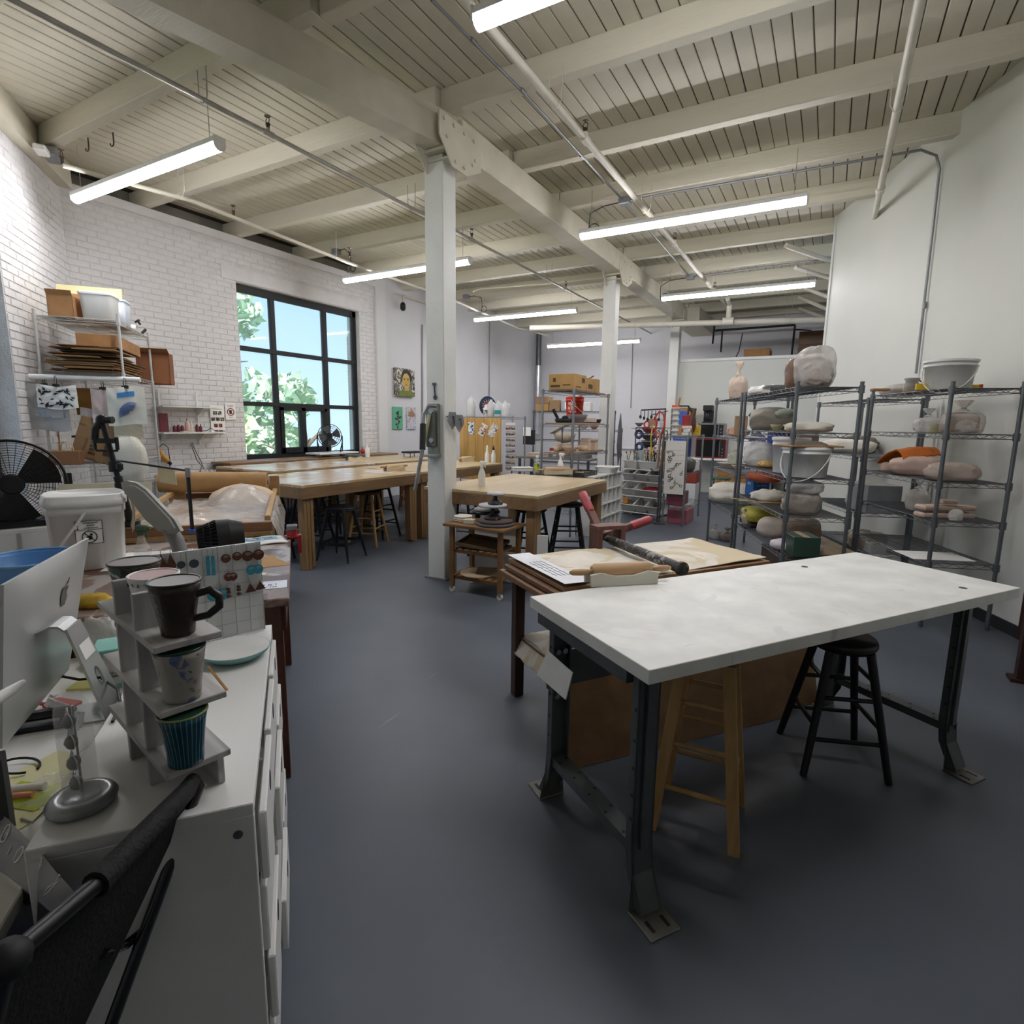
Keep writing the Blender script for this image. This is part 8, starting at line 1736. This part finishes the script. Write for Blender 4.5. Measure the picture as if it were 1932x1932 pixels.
for i in range(3):
    q=((-0.539,6.065,1.455,0.084,0.052),(-0.434,5.800,1.455,0.119,0.055),(-0.300,5.461,1.455,0.120,0.055))[i]
    bowl(('first','second','third')[i]+' pale yellow-green unfired dish from the left on the second deck',q[:3],q[3]*.5,q[4]*1.1,mat('#b3ae8c',.7))
bag('white cloth-like bag on the second deck, right side',(-0.153,5.090,1.455,0.344,0.080),CLO,6,.15,False,None,.6)
bucket('white bucket on the middle deck of the crammed unit, left',((-0.282,5.415,1.098,0.277,0.254))[:3],.145,.30,WHITE,True)
O(MB().lathe([(0,0),(.15,0),(.155,.006),(.155,.024),(.145,.028),(0,.026)],(0,0,0),32),'blue_disc_cover','dark blue bucket lid leaning before the white buckets','lid',mat('#1f3566',.4),((-0.171,5.136,1.098,0.270,0.043))[:3])
t=bucket('wide white bucket with a paper label on the middle deck, right',((-0.145,5.070,1.098,0.297,0.188))[:3],.175,.235,WHITE,True,None,True,-1.9)
P(MB().grid(lambda u,v:(.165*math.cos(-1.75+.4*u),.165*math.sin(-1.75+.4*u),.05+.03*v),5,1),'paper_label',mat('#cdb56a',.6),t)
P(MB().grid(lambda u,v:(.169*math.cos(-2.75+.35*u),.169*math.sin(-2.75+.35*u),.05+.13*v),5,3),'printed_label',splotch('#d5dadf',['#3a5a8a','#3f7a55'],24,.5,0,.56),t)
bag('clear bag with white things on the middle deck, far left',(-0.578,6.164,1.098,0.333,0.233),plastic_film('#dfe0dc',.6,.15),8,.16,False,None,.8)
O(MB().ell((0,0,.03),(.09,.06,.04),20,10,.4,5,3,.7),'raffia','tangle of yellow raffia before the clear bag','raffia',mat('#c9ab6a',.8,var=.3,sc=40,bump=.6),((-0.498,5.961,1.098,0.155,0.073))[:3],kind=None)
box('mauve paper bag standing behind the white bucket',((-0.173,5.684,1.098,0.143,0.286))[:3],(.16,.14,.33),mat('#a8938c',.7),.3,'paper_bag','bag')
box('bright blue box far at the back of the middle deck',((-0.419,6.305,1.098,0.172,0.206))[:3],(.26,.2,.34),mat('#2a4fa8',.5),RA,'blue_box')
t=T('glue_bottle','round brown-labelled bottle standing behind the white bucket','bottle',((-0.380,6.207,1.098,0.095,0.318))[:3]); P(MB().lathe([(.04,0),(.05,.01),(.05,.22),(.03,.28),(.025,.36)],(0,0,0),16),'body',mat('#b5a492',.5),t); P(MB().cyl((0,0,.36),(0,0,.40),.028,n=10),'cap',BLACK,t)
bag('flat grey-brown bundle under the second deck, right of the mauve bag',(-0.143,5.064,1.300,0.283,0.081),GR,13,.15,False,None,.6)
O(MB().box(-.2,-.16,0,.2,.16,.012,.003),'carton_lid','brown carton lid lying on the wide white bucket','lid',CARD,((-0.142,5.061,1.342,0.276,0.024))[:3],.5)
O(MB().ell((0,0,.045),(.26,.15,.06),26,12,.12,2.5,3,.6),'orange_cushion','rust-orange quilted bundle on the fourth deck of the crammed unit','cushion',mat('#a3502f',.8,bump=.3,bsc=30),((-0.533,6.049,0.950,0.508,0.106))[:3],RA)
t=T('blue_carton','blue carton with white lettering at the left end of the fourth deck','box',((-0.601,6.221,0.793,0.198,0.198))[:3],RA+.1); P(MB().box(-.11,-.08,0,.11,.08,.19,.004),'carton',mat('#2f6db5',.5),t)
text('BAKING',(-.112,0,.15),(0,-1,0),(0,0,1),.035,WHITE,t,world=False); text('clay blocks',(-.112,0,.11),(0,-1,0),(0,0,1),.022,WHITE,t,world=False); text('BAKE',(0,.082,.12),(-1,0,0),(0,0,1),.04,WHITE,t,world=False)
bucket('small white tub right of the blue carton',((-0.422,6.313,0.830,0.153,0.106))[:3],.065,.12,WHITEP,True,None,False,0,'tub'); box('dark brown carton behind the small white tub',((-0.426,6.322,0.830,0.133,0.133))[:3],(.1,.1,.14),mat('#4a2c24',.6),.2)
O(MB().ell((0,0,.03),(.17,.14,.07),26,12,.28,3,11,.5),'white_cloth','white cloth heap on the fourth deck, on a thin board','cloth',CLO,((-0.445,5.828,0.800,0.336,0.132))[:3])
O(MB().box(-.2,-.12,0,.2,.12,.008,.002),'thin_board','thin brown board under the white cloth heap','board',wood('#9a7c50','#80643c',2),((-0.437,5.806,0.793,0.356,0.041))[:3],RA)
for i in range(3): O(MB().cyl((0,0,0),(.22,.02,.01),.004,n=6),'wooden_stick',('first','second','third')[i]+' thin wooden stick lying before the white cloth heap','stick',mat('#d8c49a',.6),V((-0.546,5.586,0.810))+V((.05*i,-.03*i,0)),RA+1.2+.5*i)
bag('white knotted bag in the middle of the fourth deck',(-0.180,5.158,0.793,0.229,0.211),FILMC,14,.15,True,None,.8)
bag('big grey translucent bag at the right of the fourth deck',(-0.143,5.063,0.793,0.280,0.194),plastic_film('#a59c92',.78,.25),15,.1,False,None,.75)
bag('slack white bag lying on top of the big translucent bag',(-0.139,5.055,0.965,0.260,0.106),FILMW,16,.2,False,None,.7)
t=T('clay_sack','yellow-green sack with a blue mark on the lowest deck, left','sack',((-0.546,6.083,0.550,0.323,0.140))[:3],RA); P(MB().ell((0,0,.06),(.22,.16,.075),26,12,.05,2,4,.8,.6),'sack',mat('#a9a03c',.5,bump=.2),t); P(MB().grid(lambda u,v:(-.05+.07*u-.03*v,.158*math.cos(.6*v-.2),.02+.10*v),3,6,(0,-.002,0)),'blue_mark',mat('#2e4f86',.5),t)
text('SCULPTING CLAY',(.08,.165,.07),(-1,0,0),(0,0,1),.028,mat('#4a3a18',.6),t,world=False)
O(MB().box(-.2,-.14,0,.2,.14,.04,.006),'black_tray','black tray under the yellow-green sack','tray',BLACKM,((-0.539,6.065,0.505,0.344,0.043))[:3],RA)
bag('white bag at the left end of the lowest deck',(-0.534,6.051,0.476,0.322,0.193),FILMC,17,.18,False,None,.8)
bag('pale pillow-like bag in the middle of the lowest deck',(-0.379,5.660,0.476,0.278,0.179),mat('#cbbdb2',.45,bump=.4,bsc=14),18,.06,False,None,.75)
bag('brown translucent bag behind the pillow-like bag on the lowest deck',(-0.145,5.613,0.476,0.317,0.212),plastic_film('#8d7a66',.8,.25),19,.1,False,None,.8)
box('dark green plastic box at the right of the lowest deck',((-0.122,5.011,0.476,0.155,0.132))[:3],(.26,.2,.16),mat('#2f4a3e',.4),RA,'plastic_box')
bag('flat white bag lying along the front of the lowest deck',(-0.162,5.111,0.476,0.395,0.086),mat('#d3c9d0',.5,bump=.4,bsc=14),20,.06,False,None,.55)
O(MB().box(-.5,-.2,0,.5,.2,.012,.003),'long_board','long brown board on the lowest deck of the crammed unit','board',wood('#8f7450','#755c3c',2),V((n1[0]+.2,n1[1]+.62,.4795)),RA)
# --- beyond: pink mugs unit
bag('small clay bag knotted at the top, on the far left of the pink mug unit',(-1.031,7.477,1.806,0.216,0.460),FILMC,21,.08,True,CLAY,.8)
bowl('small orange bowl right of the knotted clay bag',((-1.047,7.517,1.806,0.120,0.066))[:3],.07,.05,mat('#c9603f',.5))
for i in range(2):
    q=((-1.043,7.506,1.375,0.145,0.116),(-1.045,7.510,1.375,0.137,0.123))[i]
    mug(('left','right')[i]+' pinkish unfired mug on the second deck of the pink mug unit',mat('#c9a08c',.7),mat('#b98f7c',.7),q[:3],.055,.05,.10,2.6+i*.8)
bowl('pinkish unfired saucer before the mugs',((-1.032,7.478,1.375,0.213,0.035))[:3],.10,.02,mat('#cfa894',.7),'saucer','dish')
box('brown paper bag with a round dark mark, right of the pink mugs',((-0.936,7.235,1.375,0.127,0.229))[:3],(.14,.1,.24),splotch('#a3825f',['#3f3128'],12,.7,0,.66),.2,'paper_bag','bag')
O(MB().ell((0,0,.04),(.05,.05,.045),14,8,.2,3,5,.7),'dark_pot','dark metal pot behind the pink mugs','pot',STEELD,((-0.915,7.563,1.375,0.132,0.115))[:3])
bowl('wide grey tray on the third deck of the pink mug unit',((-1.011,7.426,0.980,0.338,0.098))[:3],.20,.06,mat('#9d9186',.6),'tray','tray',.7)
t=T('glass_jar','round glass jar on the third deck of the pink mug unit','jar',((-1.048,7.520,1.000,0.113,0.183))[:3]); P(MB().lathe([(.05,0),(.06,.01),(.06,.12),(.04,.14),(.035,.16)],(0,0,0),18),'jar',CLEAR,t); P(MB().lathe([(.042,.16),(.042,.185),(0,.185)],(0,0,0),14),'lid',STEEL,t)
bag('clear bag of green-white things right of the glass jar',(-0.988,7.367,1.000,0.157,0.196),plastic_film('#c9cdbb',.6,.15),22,.15,False,None,.8)
bowl('pink unfired dish under the wide grey tray',((-0.925,7.208,0.980,0.116,0.064))[:3],.08,.05,BISQ)
bag('large white cloth bag spilling over the low deck of the pink mug unit',(-0.977,7.340,0.550,0.542,0.257),CLO,23,.12,False,None,.8)
bag('small grey bag knotted on the floor under the pink mug unit, left',(-1.213,7.689,0.000,0.155,0.211),plastic_film('#bdb9b4',.6),24,.15,True,None,.8)
bag('small brown clay bag knotted on the floor under the pink mug unit, right',(-1.047,7.651,0.000,0.194,0.166),plastic_film('#8e8278',.75),25,.15,True,None,.8)
# --- orange towel unit against the wall
E0,E1_,E2_,E3,E4=1.79,1.464,1.11,.822,.505
bucket('translucent white tub with a handle on top of the wall unit',((0.759,5.455,1.790,0.284,0.195))[:3],.165,.215,mat('#e3e4e0',.3,alpha=.85),True,None,True,-1.9)
bowl('cream casserole pot on top of the wall unit',((0.495,6.121,1.790,0.133,0.066))[:3],.075,.07,BISQ,'pot','pot',.9)
t=T('stone_jug','grey jug with a brown base on top of the wall unit','jug',((0.574,5.922,1.790,0.118,0.118))[:3]); P(MB().lathe([(.05,0),(.06,.01),(.055,.08),(.045,.1),(.06,.125),(.055,.13),(.04,.105)],(0,0,0),20),'body',splotch('#8f8a84',['#b09a80'],8,.5,0,.5),t); P(MB().tube([(.05,0,.11),(.08,0,.09),(.075,0,.05),(.055,0,.03)],.007,6),'handle',mat('#7b7671',.5),t)
for i,(m_,lab) in enumerate(((mat('#1d2030',.4),'dark blue lidded pot right of the grey jug'),(mat('#8c2338',.4),'small crimson cup beside the dark blue pot'),(mat('#26262a',.4),'black pot behind the yellow box'))):
    q=((0.633,5.772,1.790,0.097,0.061),(0.658,5.708,1.790,0.052,0.104),(0.707,5.586,1.790,0.084,0.059))[i]
    O(MB().lathe([(0,0),(q[3]*.45,0),(q[3]*.5,q[4]*.6),(q[3]*.4,q[4]),(0,q[4])],(0,0,0),18),'small_pot',lab,'pot',m_,q[:3])
t=T('yellow_level','long yellow spirit level with red end caps on the wall unit top','level',((0.763,5.443,1.790,0.293,0.033))[:3],RA-1.75); P(MB().box(-.2,-.012,0,.2,.012,.04,.004),'body',mat('#d6b52a',.4),t); P(MB().box(.19,-.013,.0,.215,.013,.042,.003),'end_cap',RED,t); P(MB().box(-.215,-.014,.0,-.13,.014,.05,.003),'end_block',mat('#d6b52a',.4),t)
bag('white and grey bag on the far top of the wall unit',(0.510,6.083,1.760,0.278,0.113),plastic_film('#c9c8c4',.7),26,.2,False,None,.8)
box('small cardboard tag on the top rail of the wall unit',((0.324,5.456,1.790)),(.12,.10,.02),CARD,.2,'tag','tag')
bag('square clay block in a clear bag, on the second deck of the wall unit',(0.842,5.245,1.464,0.253,0.238),plastic_film('#c9bcb2',.4),27,.06,True,mat('#a39384',.7),.9,p=.45)
bag('knotted pale bag on the second deck of the wall unit, left',(0.688,5.633,1.464,0.189,0.189),FILMW,28,.15,True,None,.8)
bowl('olive unfired ball lying beside the knotted pale bag',((0.739,5.505,1.464,0.100,0.067))[:3],.06,.07,mat('#8f8a6a',.8),'clay_ball','clay piece',.9)
bag('white open bag on the second deck, right end by the door',(0.860,5.198,1.464,0.142,0.092),FILMW,29,.25,False,None,.8)
for i in range(2):
    q=((0.483,6.152,1.110,0.112,0.143),(0.484,6.150,1.110,0.118,0.128))[i]
    O(MB().lathe([(0,0),(q[3]*.52,0),(q[3]*.5,.01),(q[3]*.42,q[4]*.96),(q[3]*.3,q[4]),(0,q[4])],(0,0,0),22),'unfired_cup',('left','right')[i]+' upside-down cream cup on the middle deck of the wall unit','cup',BISQ,q[:3])
q=(0.613,5.822,1.200,0.316,0.190)
t=T('orange_towel','orange towel draped over a box on the middle deck of the wall unit','towel',q[:3],RA-1.4)
P(MB().grid(lambda u,v:((u-.5)*.32+.02*math.sin(5*v),(-.14+.28*v),.0+.13*math.sin(PI*min(1,.15+.85*v))*(1-.25*abs(u-.5))+.03*u+.012*noise.noise(V((u*6,v*6,1)))),18,16,.010),'towel',ORANGE,t); 
bag('pinkish bag of clay along the middle deck, left half',(0.656,5.714,1.110,0.381,0.151),PINK,30,.12,False,None,.6)
bag('pinkish-grey translucent bag along the middle deck, right half',(0.828,5.279,1.110,0.336,0.133),plastic_film('#c4b3a6',.8),31,.1,False,None,.6)
bag('tall pale bag with clay at its foot, on the fourth deck of the wall unit',(0.686,5.638,0.822,0.167,0.272),FILMW,32,.15,True,CLAY,.8)
for i in range(2):
    q=((0.820,5.300,0.822,0.385,0.048),(0.821,5.297,0.900,0.377,0.040))[i]
    O(MB().box(-.2,-.06,0,.2,.06,.04,.012),'plaster_mould',('lower','upper')[i]+' long pinkish plaster mould of the pair on the fourth deck','mould',mat('#cdb5a5',.7),(q[0],q[1],.826+.055*i),RA-1.45)
O(MB().box(-.05,-.04,0,.05,.04,.03,.006),'small_mould','small pale block on top of the plaster moulds','block',BISQ,((0.830,5.274,0.935,0.056,0.020))[:3],.3)
bag('small pale bag at the right end of the fourth deck',(0.869,5.175,0.822,0.087,0.080),FILMW,33,.2,False,None,.8)
O(MB().box(-.15,-.22,0,.15,.22,.004,.001),'paper_sheet','white sheet of paper lying on the lowest deck of the wall unit','paper',PAPER,((0.796,5.360,0.505,0.293,0.017))[:3],RA)
# --- half-hidden wall unit
box('grey plastic bin on the half-hidden wall unit',((0.429,6.452,0.690,0.418,0.239))[:3],(.42,.30,.27),mat('#9da1a5',.4),RA,'plastic_box')
bucket('small white lidded tub before the grey bin',((0.457,6.380,0.690,0.123,0.092))[:3],.06,.09,WHITE,True,None,False,0,'tub')
bag('white flour-like bag on the half-hidden wall unit, above the wide bucket',(0.181,7.078,1.220,0.517,0.149),CLO,34,.1,False,None,.6)
bag('dark bundle behind the crammed unit',(0.271,7.231,1.220,0.399,0.173),mat('#6b625c',.6,bump=.4),35,.2,False,None,.7)
bag('white bag low on the half-hidden wall unit',(0.318,6.731,0.690,0.219,0.142),FILMW,36,.2,False,None,.7)
bag('pale bags on the lowest deck of the half-hidden wall unit',(0.427,6.455,0.300,0.315,0.178),FILMC,37,.2,False,None,.7)
box('white box on the lowest deck of the half-hidden wall unit',((0.473,6.340,0.300,0.150,0.100))[:3],(.18,.14,.1),WHITEP,RA,'plastic_box')
bag('olive-green bag on the lowest deck, beyond the white box',(0.363,6.617,0.300,0.249,0.162),mat('#8a8f72',.6,bump=.4),38,.2,False,None,.7)
t=T('wooden_rack','dark wooden rack with a pale handle on the floor under the crammed unit','rack',(n1[0]-.1,n1[1]+.5,0),RA); P(MB().box(-.3,-.3,0,.4,-.02,.38,.005),'body',wood('#4a3830','#352620',2),t); P(MB().tube([(-.1,-.05,.38),(-.1,-.05,.44),(.05,-.05,.44),(.05,-.05,.38)],.012,6),'handle',mat('#b9a590',.6),t)
t=T('red_brown_door_stop','dark brown leg of furniture at the right frame edge','furniture leg',(1.139,4.265,0.000)); P(MB().box(-.03,-.03,0,.03,.03,.5).box(-.06,-.05,0,.06,.05,.02),'leg',wood('#3a2019','#281510',2),t)
